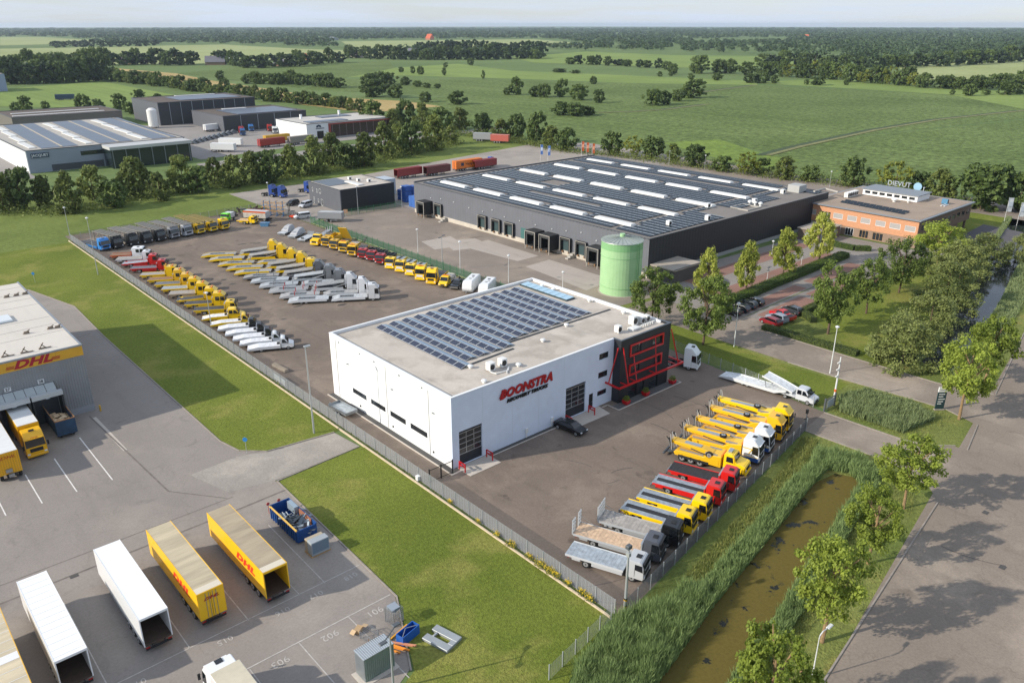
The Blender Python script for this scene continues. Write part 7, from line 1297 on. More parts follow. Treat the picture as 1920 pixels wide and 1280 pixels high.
lamps = [((589,812),(566,630),'tall grey lamp post on the lawn corner beside the driveway','single',.12),((184,515),(153,394),'tall lamp post on the lawn in front of the blue transporter','top',.09),((131,441),(121,390),'lamp post at the back left corner of the truck yard','top',.08),((396.5,613),(386,550),'short lamp post inside the left fence among the yellow vans','top',.08),
 ((672,402),(669,351),'lamp post in front of the shaded wall of the small hall','top',.07),((754,390),(752,351),'lamp post beside the blue stock by the small hall','top',.07),((784,478),(782,431),'white lamp post at the far end of the warehouse yard','top',.07),((830,507),(827,444),'taller lamp post with twin floodlights by the green fence','twin',.1),((863,513),(863,454),'white lamp post beside the twin floodlight mast','top',.07),((953.5,530),(954,480),'white lamp post above the two enclosed trailers','top',.07),((1055,540),(1055,511),'white lamp post behind the workshop roof','top',.07),
 ((1556,700),(1571,614),'white lamp post beside the side road opposite the hedge','top',.09),((1376,650),(1387,570),'white lamp post between workshop tree and side road','top',.08),((506,388),(470,345),'lamp post behind the scrap corner','top',.08),
 ((1254,311),(1254,284),'lamp post behind the warehouse, leftmost along the field','single',.07),((1321,318),(1321,292),'lamp post behind the warehouse, second along the field','top',.07),((1393,325),(1393,302),'lamp post behind the warehouse, third along the field','top',.07),((1472,336),(1473,311),'lamp post behind the warehouse, fourth along the field','top',.07),((1555,352),(1556,322),'lamp post between warehouse and office, fifth along the field','top',.07),((1650,360),(1650,334),'lamp post behind the orange office roof','top',.07)]
for b, tp, lab, st, r_ in lamps:
    x, y = P(*b); h = top_z(*tp, x, y); lamp(x, y, max(3.5, min(h, 13)), lab, st, r_, m=POLEW if 'white' in lab else None)
x, y = P(1171,1152); t = lamp(x, y, top_z(1175,1022,x,y)-.3, 'camera mast with yellow and black bands at the fence corner', 'flood', .14, name='camera_mast')
for z, c in ((.9,'e0b020'),(1.05,'1a1a1a'),(1.7,'e0b020'),(1.85,'1a1a1a')): ob('band', MB().cyl(0,0,z,z+.14,.19,8).mesh(paint(c)), t)
x, y = P(1563,752); t = lamp(x, y, top_z(1580,670,x,y), 'white camera mast with three small cameras beside the sliding gate', 'none', .14, name='camera_mast', m=POLEW); h = top_z(1580,670,x,y)
for k in range(3): ob('camera', MB().bar((-.1,0,h-.8-k*1.1),(-.55,.1,h-.9-k*1.1),.16).mesh(PLASTW,.02), t)
ob('band', MB().cyl(0,0,1.6,2.0,.2,8).mesh(paint('d0662a')), t)
x, y = P(1522,1273); lamp(x, y, 4.8, 'slim white street lamp with arm over the right-hand road', 'arm', .06, m=POLEW)
x, y = P(738,1292); lamp(x, y, top_z(735,1188,x,y), 'grey double-armed lamp post beside the steel shed', 'twin', .1)
for i, p in enumerate(((1362,557),(1438,526),(1502,497))): x, y = P(*p); lamp(x, y, 2.6, ['short white twin lamp at the near end of the car park hedge','short white twin lamp at the middle of the car park hedge','short white twin lamp at the far end of the car park hedge'][i], 'twin', .05, m=POLEW)
for i, p in enumerate(((1411,492),(1447,478),(1398,505))): x, y = P(*p); lamp(x, y, 3.4, ['white lamp by the dark warehouse wall, nearest the office','white lamp by the dark warehouse wall, middle one of three','white lamp by the dark warehouse wall behind the light green tree'][i], 'top', .06, m=POLEW)
def flag(b, tp, lab, c, group, w=.9, mark=None):
    x, y = P(*b); h = min(top_z(*tp, x, y), 9); t = thing('flag', lab, 'flag', (x, y, .03), -YAW, group); ob('pole', MB().tube([(0,0,0),(0,0,h)], [.06,.035], 6).mesh(POLEW), t)
    f = MB(); n = 8
    for i in range(n):
        z0 = h-.1-i*.5; z1 = z0-.5; a = .06*math.sin(i*1.1); b_ = .06*math.sin((i+1)*1.1)
        f.add([(.04,a,z0),(w,a+.12,z0-.05),(w,b_+.12,z1-.05),(.04,b_,z1),(.04,a+.02,z0),(w,a+.14,z0-.05),(w,b_+.14,z1-.05),(.04,b_+.02,z1)],[(0,1,2,3),(7,6,5,4),(1,5,6,2),(0,3,7,4)])
    cl = ob('cloth', f.mesh(mat('flag_'+c, c, .8)), t)
    if mark: ob('emblem', MB().box(.2,w-.15,-.08,-.06,h-2.6,h-1.2).mesh(mat('mark_'+mark, mark, .8)), cl)
    return t
for i, (b, tp) in enumerate((((1090,296),(1089,265)),((1099,297),(1098,267)),((1110,298),(1109,269)))): flag(b, tp, ['leftmost of three orange flags behind the warehouse','middle of three orange flags behind the warehouse','rightmost of three orange flags behind the warehouse'][i], 'cf6a3e', 'orange flags', 1.1, 'e0a080')
for i, (b, tp) in enumerate((((1013,303),(1012,271)),((1027,302),(1026,273)))): flag(b, tp, ['left one of two blue flags behind the warehouse','right one of two blue flags behind the warehouse'][i], '5f83c4', 'blue flags', 1.1, 'c9d6ea')
for i, (b, tp) in enumerate((((1882,418),(1888.5,370)),((1906,423),(1913,379)))): flag(b, tp, ['left one of two white flags beyond the dark car park','right one of two white flags at the photo edge'][i], 'd9dcde', 'white flags', 1.5, 'b9c2cc')
def signs():
    x, y = P(1760,768); t = thing('sign_board', 'upright dark teal company sign with white header beside the side road', 'sign', (x, y, .03), R(-38)); h = 2.9
    ob('panel', MB().box(-.65,.65,-.09,.09,.15,h).mesh(mat('sign_teal','243c42',.4)), t); hd = ob('header', MB().box(-.65,.65,-.1,.1,h,h+.75).mesh(mat('sign_white','dcdedd',.5)), t); ob('base', MB().box(-.75,.75,-.2,.2,0,.15).mesh(CONC), t)
    ob('header_mark', MB().box(-.45,.45,-.106,-.1,h+.3,h+.4).mesh(mat('mark_faded','8f8f90',.6)), hd)
    for i, (w, z) in enumerate(((.9,2.5),(.7,2.1),(1.0,1.7),(.8,1.3),(.6,.95))): ob('text_bar', MB().box(-.5,-.5+w,-.1,-.088,z,z+.14).mesh(mat('sign_white','dcdedd',.5)), t)
    for b, l in (((463,850),'small blue round traffic sign on the lawn corner by the driveway'),((66,530),'small blue round traffic sign on the far lawn beside the logistics hall')):
        x, y = P(*b); t = thing('traffic_sign', l, 'sign', (x, y, .03), -YAW); ob('post', MB().cyl(0,0,0,2.2,.035,6).mesh(POLE), t); ob('disc', MB().tube([(0,-.05,2.1),(0,-.02,2.1)], .32, 16).mesh(mat('sign_blue','2c7fc0',.4)), t)
    x, y = P(649,410); t = thing('direction_sign', 'brown direction board on a post in front of the small hall', 'sign', (x, y, .03), -YAW); ob('post', MB().cyl(0,0,0,2.6,.06,6).mesh(POLE), t); ob('board', MB().box(-.6,.6,-.05,.05,1.6,2.7).mesh(mat('board_tan','a9876a',.6)), t)
    for i, (x, y) in enumerate(((207.2,70),(213,72.5),(219.5,74.6),(226,76))): pass
signs()
# ================================================================ vegetation
NR = np.random.default_rng(7)
def quads_mesh(c, n_dir, size, m, name='crown', rnd=None, aspect=.75):
    """leaf quads from centres, normals and sizes"""
    N_ = len(c); up = NR.normal(size=(N_, 3)); u = np.cross(n_dir, up); u /= np.linalg.norm(u, axis=1)[:, None]+1e-9; v = np.cross(n_dir, u)
    s = size[:, None] if np.ndim(size) else size
    a = u*s*.5; b = v*s*.5*aspect
    V = np.stack([c-a-b*.4, c-b, c+a-b*.1, c+b], 1).reshape(-1, 3).astype(np.float32)
    me = bpy.data.meshes.new(name); me.vertices.add(4*N_); me.vertices.foreach_set('co', V.ravel())
    me.loops.add(4*N_); me.loops.foreach_set('vertex_index', np.arange(4*N_, dtype=np.int32)); me.polygons.add(N_)
    me.polygons.foreach_set('loop_start', np.arange(0, 4*N_, 4, dtype=np.int32))
    me.update(calc_edges=True)
    at = me.attributes.new('rnd', 'FLOAT', 'FACE'); at.data.foreach_set('value', (rnd if rnd is not None else NR.random(N_)*.6).astype(np.float32))
    me.materials.append(m); return me
def crown_pts(kind, clumps, per, seed):
    """unit crown: radius ~1, height 0..1 mapped to z -1..1"""
    r = np.random.default_rng(seed); C = []
    while len(C) < clumps:
        p = r.uniform(-1, 1, 3); d = np.linalg.norm(p)
        if d > 1 or d < .30 or r.random() > d**1.2: continue
        z = p[2]
        if kind == 'cone': k = np.clip(1.05-.62*(z+1)/2-.12*(z < -.75), .12, 1); p[:2] *= k*1.05
        elif kind == 'column': p[:2] *= .9-.35*max(0, z)
        elif kind == 'shrub': p[2] = abs(z)*2-1; p[:2] *= 1.05-.35*max(0, p[2])
        elif kind == 'flat': p[2] *= .8
        # lobes in the outline
        a = math.atan2(p[1], p[0]); lob = 1+.13*math.sin(3*a+seed)+.1*math.sin(5*a+2*z+seed*2)+.08*math.sin(7*z+seed)
        p[:2] *= lob; C.append(p)
    C = np.array(C); rad = r.uniform(.13, .27, clumps)*(1.0 if clumps > 30 else 1.35)
    L_ = np.repeat(C, per, 0); off = r.normal(size=(clumps*per, 3)); off /= np.linalg.norm(off, axis=1)[:, None]; off *= (r.random(clumps*per)**.45)[:, None]*np.repeat(rad, per)[:, None]
    pts = L_+off*np.array([1, 1, .85]); nrm = off/(np.linalg.norm(off, axis=1)[:, None]+1e-9)*.7+np.array([0, 0, .45])+r.normal(size=pts.shape)*.45; nrm /= np.linalg.norm(nrm, axis=1)[:, None]
    rnd = np.repeat(r.random(clumps)*.35, per)+r.random(clumps*per)*.35
    return pts, nrm, rnd
def crown_mesh(kind, clumps, per, leaf, m, seed):
    p, n, q = crown_pts(kind, clumps, per, seed); s = leaf*(.7+.6*np.random.default_rng(seed+9).random(len(p))); return quads_mesh(p, n, s, m, 'crown', q)
L_MAP = leafmat('leaf_maple', '647a2a', .32, .38, 'a5b44e'); L_LIGHT = leafmat('leaf_light', '919f40', .26, .45, 'c8cd66'); L_DARK = leafmat('leaf_dark', '4a5f2c', .38, .3, '74863f'); L_WILL = leafmat('leaf_willow', '64763f', .33, .32, '949c5c'); L_OAK = leafmat('leaf_oak', '445a2e', .38, .26, '6d8044'); L_FAR = leafmat('leaf_far', '2d3f28', .38, .16, '465a36'); L_ROW = leafmat('leaf_row', '516230', .4, .28, '818d48'); L_GOLD = leafmat('leaf_gold', '6b7a30', .3, .3, '93993f')
BARK = mat('bark', '8c7455', .9, var=.3, vscale=6); BARKD = mat('bark_dark', '5d4e3e', .9, var=.3, vscale=5)
def crowns(key, kind, clumps, per, leaf, m, n): return [cached(('crown', key, i), lambda: crown_mesh(kind, clumps, per, leaf, m, 31*i+hash(key) % 7 if False else 31*i+len(key)*3)) for i in range(n)]
KIND = {'maple': ('round', 90, 85, .085, L_MAP, 3, .30, BARK), 'light': ('cone', 80, 60, .11, L_LIGHT, 2, .18, BARKD), 'dark': ('round', 90, 80, .085, L_DARK, 3, .22, BARKD), 'willow': ('shrub', 110, 80, .07, L_WILL, 3, .03, BARKD), 'row': ('cone', 80, 40, .15, L_ROW, 4, .02, BARKD), 'oak': ('round', 76, 40, .19, L_OAK, 4, .04, BARKD), 'far': ('round', 46, 18, .34, L_FAR, 5, .06, BARKD), 'bush': ('shrub', 40, 26, .17, L_ROW, 3, .0, BARKD), 'gold': ('round', 50, 34, .15, L_GOLD, 2, .12, BARKD)}
def trunk_mesh(m, limbs=True):
    def f():
        mb = MB(); mb.tube([(0,0,0),(.02,.01,.35),(0,.02,.75),(.01,0,1.0)], [.03,.022,.018,.01], 8)
        if limbs:
            rg = random.Random(3)
            for i in range(6): a = i*1.05; z = .5+.07*i; mb.tube([(0,0,z),(.14*math.cos(a),.14*math.sin(a),z+.14),(.27*math.cos(a),.27*math.sin(a),z+.3)], [.018,.012,.005], 5)
        return mb.mesh(m)
    return cached(('trunk', m.name, limbs), f)
_tn = [0]
def tree(x, y, h, r, kind, label, group=None, name='tree', bare=None, z=0.0, cat='tree'):
    _tn[0] += 1; k = _tn[0]; kd, cl, per, leaf, lm, nv, base, bk = KIND[kind]; base = bare if bare is not None else base
    t = thing(name, label, cat, (x, y, z), (k*2.399) % 6.283, group)
    zc = base*h; hc = (h-zc)/2
    ob('trunk', trunk_mesh(bk, kind in ('maple','light','dark')), t, (0,0,0), (0,0,0), (h*.62, h*.62, h*.78))
    ob('crown', crowns(kind, kd, cl, per, leaf, lm, nv)[k % nv], t, (0,0,zc+hc*.97), (0,0,k*1.3), (r, r*(.9+.2*((k*7 % 10)/10)), hc*1.06))
    return t
def ptree(base, w, kind, label, hpx=None, **kw):
    """tree standing at pixel base, w pixels wide (crown) and hpx pixels tall"""
    x, y = P(*base); d = math.hypot(x, y); sc = math.sqrt(d*d+CAMH**2)/FPX
    r = w*sc/2*{'row': .95, 'oak': .96, 'far': .98, 'willow': .74}.get(kind, .84); h = (hpx or w*1.15)*sc*{'willow': .74, 'row': .82, 'oak': .88}.get(kind, .86)/max(.7, math.cos(math.atan2(CAMH, d)))
    return tree(x, y, h, r, kind, label, **kw)
# ---- trees along the road on the right
G = 'young maples along the right-hand road'
ptree((1798,786), 96, 'maple', 'leafy maple beside the sign board at the side road corner', 150, group=G, name='maple_tree')
ptree((1846,716), 90, 'maple', 'maple on the verge just beyond the one by the sign board', 120, group=G, name='maple_tree')
ptree((1694,953), 117, 'maple', 'maple at the entrance road corner with pale bare trunk', 135, group=G, name='maple_tree')
ptree((1627,1056), 98, 'maple', 'smallest maple on the verge, halfway along the ditch', 140, group=G, name='maple_tree')
ptree((1541,1203), 127, 'maple', 'largest maple overhanging the road near the white street lamp', 185, group=G, name='maple_tree')
ptree((1430,1408), 150, 'maple', 'maple cut by the bottom edge of the photo', 200, group=G, name='maple_tree')
# ---- car park and garden trees
for b, w, h, k, l in (((1318,646),104,140,'dark','big dark green tree between workshop and side road'),((1222,608),100,112,'dark','big dark round tree in front of the green silo'),((1322,580),62,125,'light','tall yellow-green tree behind the big dark workshop tree'),((1397,552),62,110,'light','yellow-green cone-shaped tree beside the car park hedge, nearest the road'),((1468,520),62,98,'light','yellow-green cone-shaped tree, middle one by the car park hedge'),((1535,493),66,100,'light','yellow-green cone-shaped tree nearest the orange office'),
    ((1552,626),94,140,'dark','slender dark tree beside the red parked cars'),((1624,588),74,106,'dark','dark tree on the garden lawn, second from the red cars'),((1685,549),86,104,'dark','dark tree on the garden lawn in front of the office corner'),((1757,497),90,80,'maple','round tree hiding the shaded side of the orange office')):
    ptree(b, w, k, l, h, group='car park trees', name='park_tree')
G = 'rounded willow bushes along the canal'
for b, w, h, l in (((1690,684),138,118,'grey-green willow bush nearest the side road'),((1738,634),128,108,'willow bush second from the side road along the canal'),((1770,574),128,106,'willow bush third from the side road along the canal'),((1800,522),120,90,'willow bush fourth from the side road along the canal'),((1838,492),96,66,'willow bush farthest along the canal'),((1902,492),52,58,'small dark bush at the far end of the canal')):
    ptree(b, w, 'willow', l, h, group=G, name='willow_bush', cat='bush')
# ---- rows round the estate: (base x, base y, width, height)
def row(lst, kind, desc, group, name='tree', kinds=None):
    n = len(lst); nm = ['first','second','third','fourth','fifth','sixth','seventh','eighth','ninth','tenth']
    for i, (bx_, by_, w, h) in enumerate(lst):
        o = ordn(i+1)
        ptree((bx_, by_), w, (kinds or [kind])[i % len(kinds or [kind])], f'{desc}, {o} from the left', h, group=group, name=name)
row([(8,398,50,70),(45,392,48,72),(88,388,44,60),(132,400,54,80),(178,376,54,68),(214,388,50,52),(256,368,62,78),(302,376,50,56),(345,360,62,74),(372,362,46,52),(404,346,42,56),(440,352,56,66),(474,344,50,66),(508,342,52,62),(548,330,50,66),(590,326,56,78),(624,312,50,70),(652,316,46,50),(684,312,52,72),(722,296,56,76),(748,286,44,60),(772,290,46,66),(816,282,52,76),(846,270,40,40)], 'row', 'leafy tree in front of the far halls', 'tree row in front of the far halls', kinds=['row','oak','row','row'])
row([(700,240,38,52),(738,246,42,46),(762,236,38,50),(792,240,40,52),(826,246,44,46),(862,242,44,46),(902,252,42,42),(940,262,42,44),(968,262,36,50)], 'row', 'dark tree on the far side of the service road', 'trees along the service road', kinds=['oak','row'])
row([(1006,270,40,64),(1034,276,40,46),(1062,282,40,44),(1148,290,40,44),(1188,293,38,42),(1222,296,40,42),(1262,302,36,36),(1302,312,44,42),(1352,322,34,32),(1400,328,48,46),(1430,326,34,30),(1470,336,46,46),(1520,340,34,30),(1600,350,48,54),(1676,362,60,60),(1722,366,40,42),(1760,376,60,62),(1838,392,86,80),(1908,396,60,66)], 'oak', 'tree between the warehouse and the crop field', 'tree row behind the warehouse', kinds=['oak','row','oak','oak','gold'])
row([(700,182,50,34),(742,184,30,26),(797,192,23,20),(858,196,34,26),(695,164,34,26),(712,160,30,26),(730,158,30,22),(760,160,20,16),(783,163,18,12),(800,165,16,10),(820,166,12,9),(968,178,26,34),(952,178,18,14),(1005,182,26,22),(1020,183,26,26),(1053,182,30,34),(1085,188,34,30),(1123,193,22,26),(1113,158,15,15),(1052,216,34,26),(1078,218,34,26),(1100,216,30,18),(1223,198,32,32),(1246,196,26,26),(1270,190,26,22),(1300,184,44,36),(883,123,12,14),(836,127,10,10),(833,142,9,15),(774,138,9,14),(789,140,14,16),(906,148,7,16),(752,136,10,10),(1047,136,26,8),(1078,138,20,7),(1237,144,10,10),(1258,143,9,9)], 'oak', 'solitary tree or bush in the crop fields', 'field trees', kinds=['oak','oak','oak'])
row([(413,150,16,17),(423,170,18,22),(30,212,14,18),(50,214,22,30),(86,205,14,14),(158,205,26,26),(185,212,22,24),(225,206,24,28),(246,214,26,22),(260,185,20,16),(296,188,16,12)], 'oak', 'tree near the far bright meadow', 'trees round the bright meadow')
row([(1262,140,18,20),(1312,138,34,34),(1348,138,28,26),(1368,138,30,26),(1400,141,28,24),(1430,142,28,26),(1446,142,26,26),(1295,150,14,12),(1344,151,18,14),(1408,156,26,18),(1428,156,28,18),(1452,157,14,16),(1512,159,10,10),(1534,160,26,16),(1587,160,9,10),(1785,178,8,10),(1815,180,22,20),(1848,178,14,10),(1884,178,26,24),(1906,176,26,16)], 'oak', 'tree standing between the light meadow strips', 'trees between the meadows')
def belt(pts, n, w0, w1, h0, h1, desc, group, kinds, seed, jit=3.0):
    rg = random.Random(seed); L_ = []; acc = [0]
    for a, b in zip(pts, pts[1:]): acc.append(acc[-1]+math.hypot(b[0]-a[0], b[1]-a[1]))
    for i in range(n):
        d = acc[-1]*(i+.5)/n; k = max(j for j in range(len(pts)) if acc[j] <= d); k = min(k, len(pts)-2); u = (d-acc[k])/(acc[k+1]-acc[k])
        L_.append((pts[k][0]+(pts[k+1][0]-pts[k][0])*u+rg.uniform(-jit, jit), pts[k][1]+(pts[k+1][1]-pts[k][1])*u+rg.uniform(-jit*.4, jit*.4), rg.uniform(w0, w1), rg.uniform(h0, h1)))
    row(L_, kinds[0], desc, group, kinds=kinds)
belt([(0,158),(110,156),(205,150)], 16, 26, 36, 34, 50, 'tall tree of the dark wood at the left edge', 'dark wood at the left', ['oak','far','oak'], 1)
belt([(0,146),(110,142),(200,136)], 12, 26, 34, 34, 44, 'tree at the back of the dark left wood', 'back of the dark left wood', ['oak'], 2)
belt([(205,152),(300,162),(400,176),(420,182)], 20, 20, 28, 18, 26, 'bushy tree in the slanting hedge', 'slanting hedge', ['oak','row'], 3)
belt([(430,182),(520,192),(620,200),(680,210)], 17, 22, 30, 20, 30, 'tree in the hedge behind the dealer building', 'hedge behind the dealer building', ['oak','row'], 4)
belt([(190,122),(290,122),(370,122)], 12, 18, 32, 18, 30, 'tree in the row above the stubble field', 'row above the stubble field', ['oak','far'], 5)
belt([(400,118),(470,128),(560,124),(640,118)], 16, 18, 30, 20, 30, 'tree around the farmsteads', 'trees around the farms', ['oak','far'], 6)
belt([(460,158),(540,158),(640,166)], 13, 18, 28, 18, 28, 'tree in the row at the crop field edge', 'row at the crop field edge', ['oak'], 7)
belt([(650,108),(720,112),(800,112),(900,112),(1025,110)], 26, 18, 30, 18, 28, 'tree of the long wood in the middle distance', 'long wood in the middle distance', ['oak','far'], 8)
belt([(780,100),(900,100),(1020,100)], 14, 18, 28, 20, 26, 'tree at the back of the long wood', 'back of the long wood', ['far'], 18)
belt([(1460,144),(1540,148),(1640,158),(1740,164)], 18, 22, 32, 24, 34, 'tree of the wood edge behind the big crop field', 'wood behind the big crop field', ['oak','gold','oak'], 9)
belt([(1420,122),(1520,124),(1640,128),(1780,124),(1920,116)], 26, 20, 30, 18, 28, 'tree in the second line of the right-hand wood', 'second line of the right-hand wood', ['oak','far'], 10)
belt([(1755,166),(1840,168),(1920,160)], 10, 20, 30, 18, 28, 'tree at the right edge behind the crop field', 'trees at the right edge', ['oak'], 11)
belt([(1060,120),(1180,124),(1260,132)], 11, 14, 24, 12, 20, 'tree on the far side of the light meadow', 'trees across the light meadow', ['oak','far'], 12)
belt([(100,90),(190,88),(300,86)], 12, 12, 18, 9, 13, 'small far tree in the pale meadow', 'far trees of the pale meadow', ['far'], 13)
# ---- undergrowth below the tree rows
def undergrowth(name, label, lines, m, seed):
    r = np.random.default_rng(seed); C = []; S = []
    for pts, w, n, h in lines:
        q = [P(*p) for p in pts]
        for a, b in zip(q, q[1:]):
            a, b = np.array(a), np.array(b); k = int(n*np.linalg.norm(b-a)); u = r.random(k); d = (b-a)/np.linalg.norm(b-a); o = r.normal(size=k)*w
            C.append(np.c_[a+u[:,None]*(b-a)+o[:,None]*np.array([-d[1],d[0]]), np.abs(r.normal(size=k))*h*(.4+.6*np.abs(np.sin(u*37)))]); S.append(np.full(k, .55))
    c = np.concatenate(C); nn = r.normal(size=c.shape)*.7+np.array([0,0,.8]); nn /= np.linalg.norm(nn, axis=1)[:,None]
    tag(ob(name, quads_mesh(c, nn, np.concatenate(S)*(.6+.8*r.random(len(c))), m, name)), label, 'undergrowth', kind='stuff')
undergrowth('undergrowth', 'low scrub growing under the tree rows and behind the warehouse', [([(0,400),(140,398),(260,372),(400,352),(520,338),(640,318),(760,292),(860,268)], 2.6, 60, 1.5), ([(690,242),(790,244),(960,264),(1060,284),(1150,292),(1300,312),(1460,334),(1560,344),(1700,364),(1850,392)], 2.6, 60, 1.7)], L_ROW, 15)
# ---- woodland to the horizon: clumps of foliage, one object
def woodland(name, label, N_, dmin, dmax, a0, a1, seed, m, keep=None):
    r = np.random.default_rng(seed); d = np.exp(r.uniform(math.log(dmin), math.log(dmax), N_)); a = r.uniform(a0, a1, N_)
    x = d*np.sin(a+YAW); y = d*np.cos(a+YAW)
    # pixel row of each spot decides nothing about looks: only keeps clear the meadows laid out above
    cx_ = x*CT-y*ST; cy_ = x*ST+y*CT; c, s = math.cos(PITCH), math.sin(PITCH); dep = cy_*c+CAMH*s; pu = 960+FPX*cx_/dep; pv = 640+FPX*(CAMH*c-cy_*s)/dep*1.0
    ok = np.ones(N_, bool)
    for poly in (keep or []):
        inside = np.zeros(N_, bool); n = len(poly); j = n-1
        for i in range(n):
            xi, yi = poly[i]; xj, yj = poly[j]; cnd = ((yi > pv) != (yj > pv)) & (pu < (xj-xi)*(pv-yi)/(yj-yi+1e-9)+xi); inside ^= cnd; j = i
        ok &= ~inside
    x, y, d = x[ok], y[ok], d[ok]; n = len(x); per = 46; sz = np.clip(d*.0036, 5, 26)*r.uniform(.7, 1.3, n); ht = r.uniform(9, 15, n)+np.where(r.random(n) > .93, 4, 0)
    off = r.normal(size=(n, per, 3)); off /= np.linalg.norm(off, axis=2)[:, :, None]; off[:, :, 2] = np.abs(off[:, :, 2])*1.1-.25
    c3 = np.stack([x, y, ht*.5], 1)[:, None, :]+off*np.stack([sz, sz, ht*.55], 1)[:, None, :]*(.75+.3*r.random((n, per)))[:, :, None]
    nr = off*.8+r.normal(size=off.shape)*.35+np.array([0, 0, .3]); nr /= np.linalg.norm(nr, axis=2)[:, :, None]
    rn = np.repeat(r.random(n)*.6, per)+r.random(n*per)*.2
    me = quads_mesh(c3.reshape(-1, 3), nr.reshape(-1, 3), np.repeat(sz*.62, per)*r.uniform(.7, 1.3, n*per), m, name, rn, .9)
    o = ob(name, me); tag(o, label, 'woodland', kind='stuff'); return o
CLEAR = [[(-400,92),(420,82),(600,90),(780,97),(700,128),(330,128),(-400,150)],[(620,76),(1010,72),(1130,84),(960,94),(640,94)],[(1020,94),(1480,103),(1640,120),(1300,160),(1000,130)],[(1690,118),(2300,110),(2300,170),(1690,165)],[(-400,69),(90,69),(230,78),(90,86),(-400,88)],[(1290,74),(1470,70),(1480,78),(1300,82)],[(-400,120),(700,112),(1000,112),(1450,125),(2400,160),(2400,700),(-400,700)]]
woodland('woodland', 'far blue-green woodland filling the plain up to the horizon', 9500, 1250, 11000, -.72, .72, 21, L_FAR, CLEAR)
# ---- hedges
def hedge(label, pts, w, h, m, name='hedge', dens=70, leaf=.16):
    P3 = []; Nn = []; r = np.random.default_rng(len(label))
    for a, b in zip(pts, pts[1:]):
        d = np.array(b)-np.array(a); L = np.linalg.norm(d); d = d/L; nr = np.array([-d[1], d[0]]); n = int(L*(w+2*h)*dens)
        u = r.random(n)*L; per = r.random(n)*(w+2*h); top = (per > h) & (per < h+w); s = np.where(per <= h, -1, 1)
        off = np.where(top, per-h-w/2, s*w/2)+r.normal(size=n)*.06; z = np.where(top, h, np.where(per <= h, per, per-h-w))+r.normal(size=n)*.05
        xy = np.array(a)+u[:, None]*d+off[:, None]*nr; P3.append(np.c_[xy, np.clip(z, .05, None)]); nn = np.where(top[:, None], np.array([0, 0, 1.0]), np.c_[nr*s[:, None], np.full(n, .2)])+r.normal(size=(n, 3))*.5; Nn.append(nn/np.linalg.norm(nn, axis=1)[:, None])
    t = thing(name, label, 'hedge', (0,0,0)); c = np.concatenate(P3); me = quads_mesh(c, np.concatenate(Nn), leaf*(.7+.6*r.random(len(c))), m, 'foliage'); ob('foliage', me, t)
    ob('stems', ribbon(pts, w*.8, .0, h*.93).mesh(mat('hedge_core','2e3a1c',.95)), t)
hedge('long clipped hedge across the brick car park', [(130.5,84.6),(150,85.6),(170,86.2),(186,86.6)], 2.6, 1.3, leafmat('hedge_leaf','506a28',.35,.2,'748a3a'))
hedge('low clipped hedge along the side road lawn', [(127.3,72.6),(127.6,63),(128.0,54.6)], 1.8, .9, leafmat('hedge_leaf2','4a5c28',.35,.2,'6c7a3c'))
hedge('clipped hedge between garden lawn and small car park', [(137.3,67.9),(140,71.9),(158,72.3),(176,71.6),(196,71.0)], 1.5, 1.1, leafmat('hedge_leaf2','4a5c28',.35,.2,'6c7a3c'))
hedge('curved hedge in front of the orange office', [(196,96.5),(193.5,93.5),(193.5,88),(196,85)], 1.6, 1.2, leafmat('hedge_leaf','506a28',.35,.2,'748a3a'))
hedge('dark hedge beside the dark car park', [(209,64.5),(215,66),(216,74)], 1.5, 1.2, leafmat('hedge_leaf2','4a5c28',.35,.2,'6c7a3c'))
for t_ in PLANTERS: ob('shrub', crowns('maple', *KIND['maple'][:5], 3)[1], t_, (0,0,.85), (0,0,0), (.5,.5,.45))
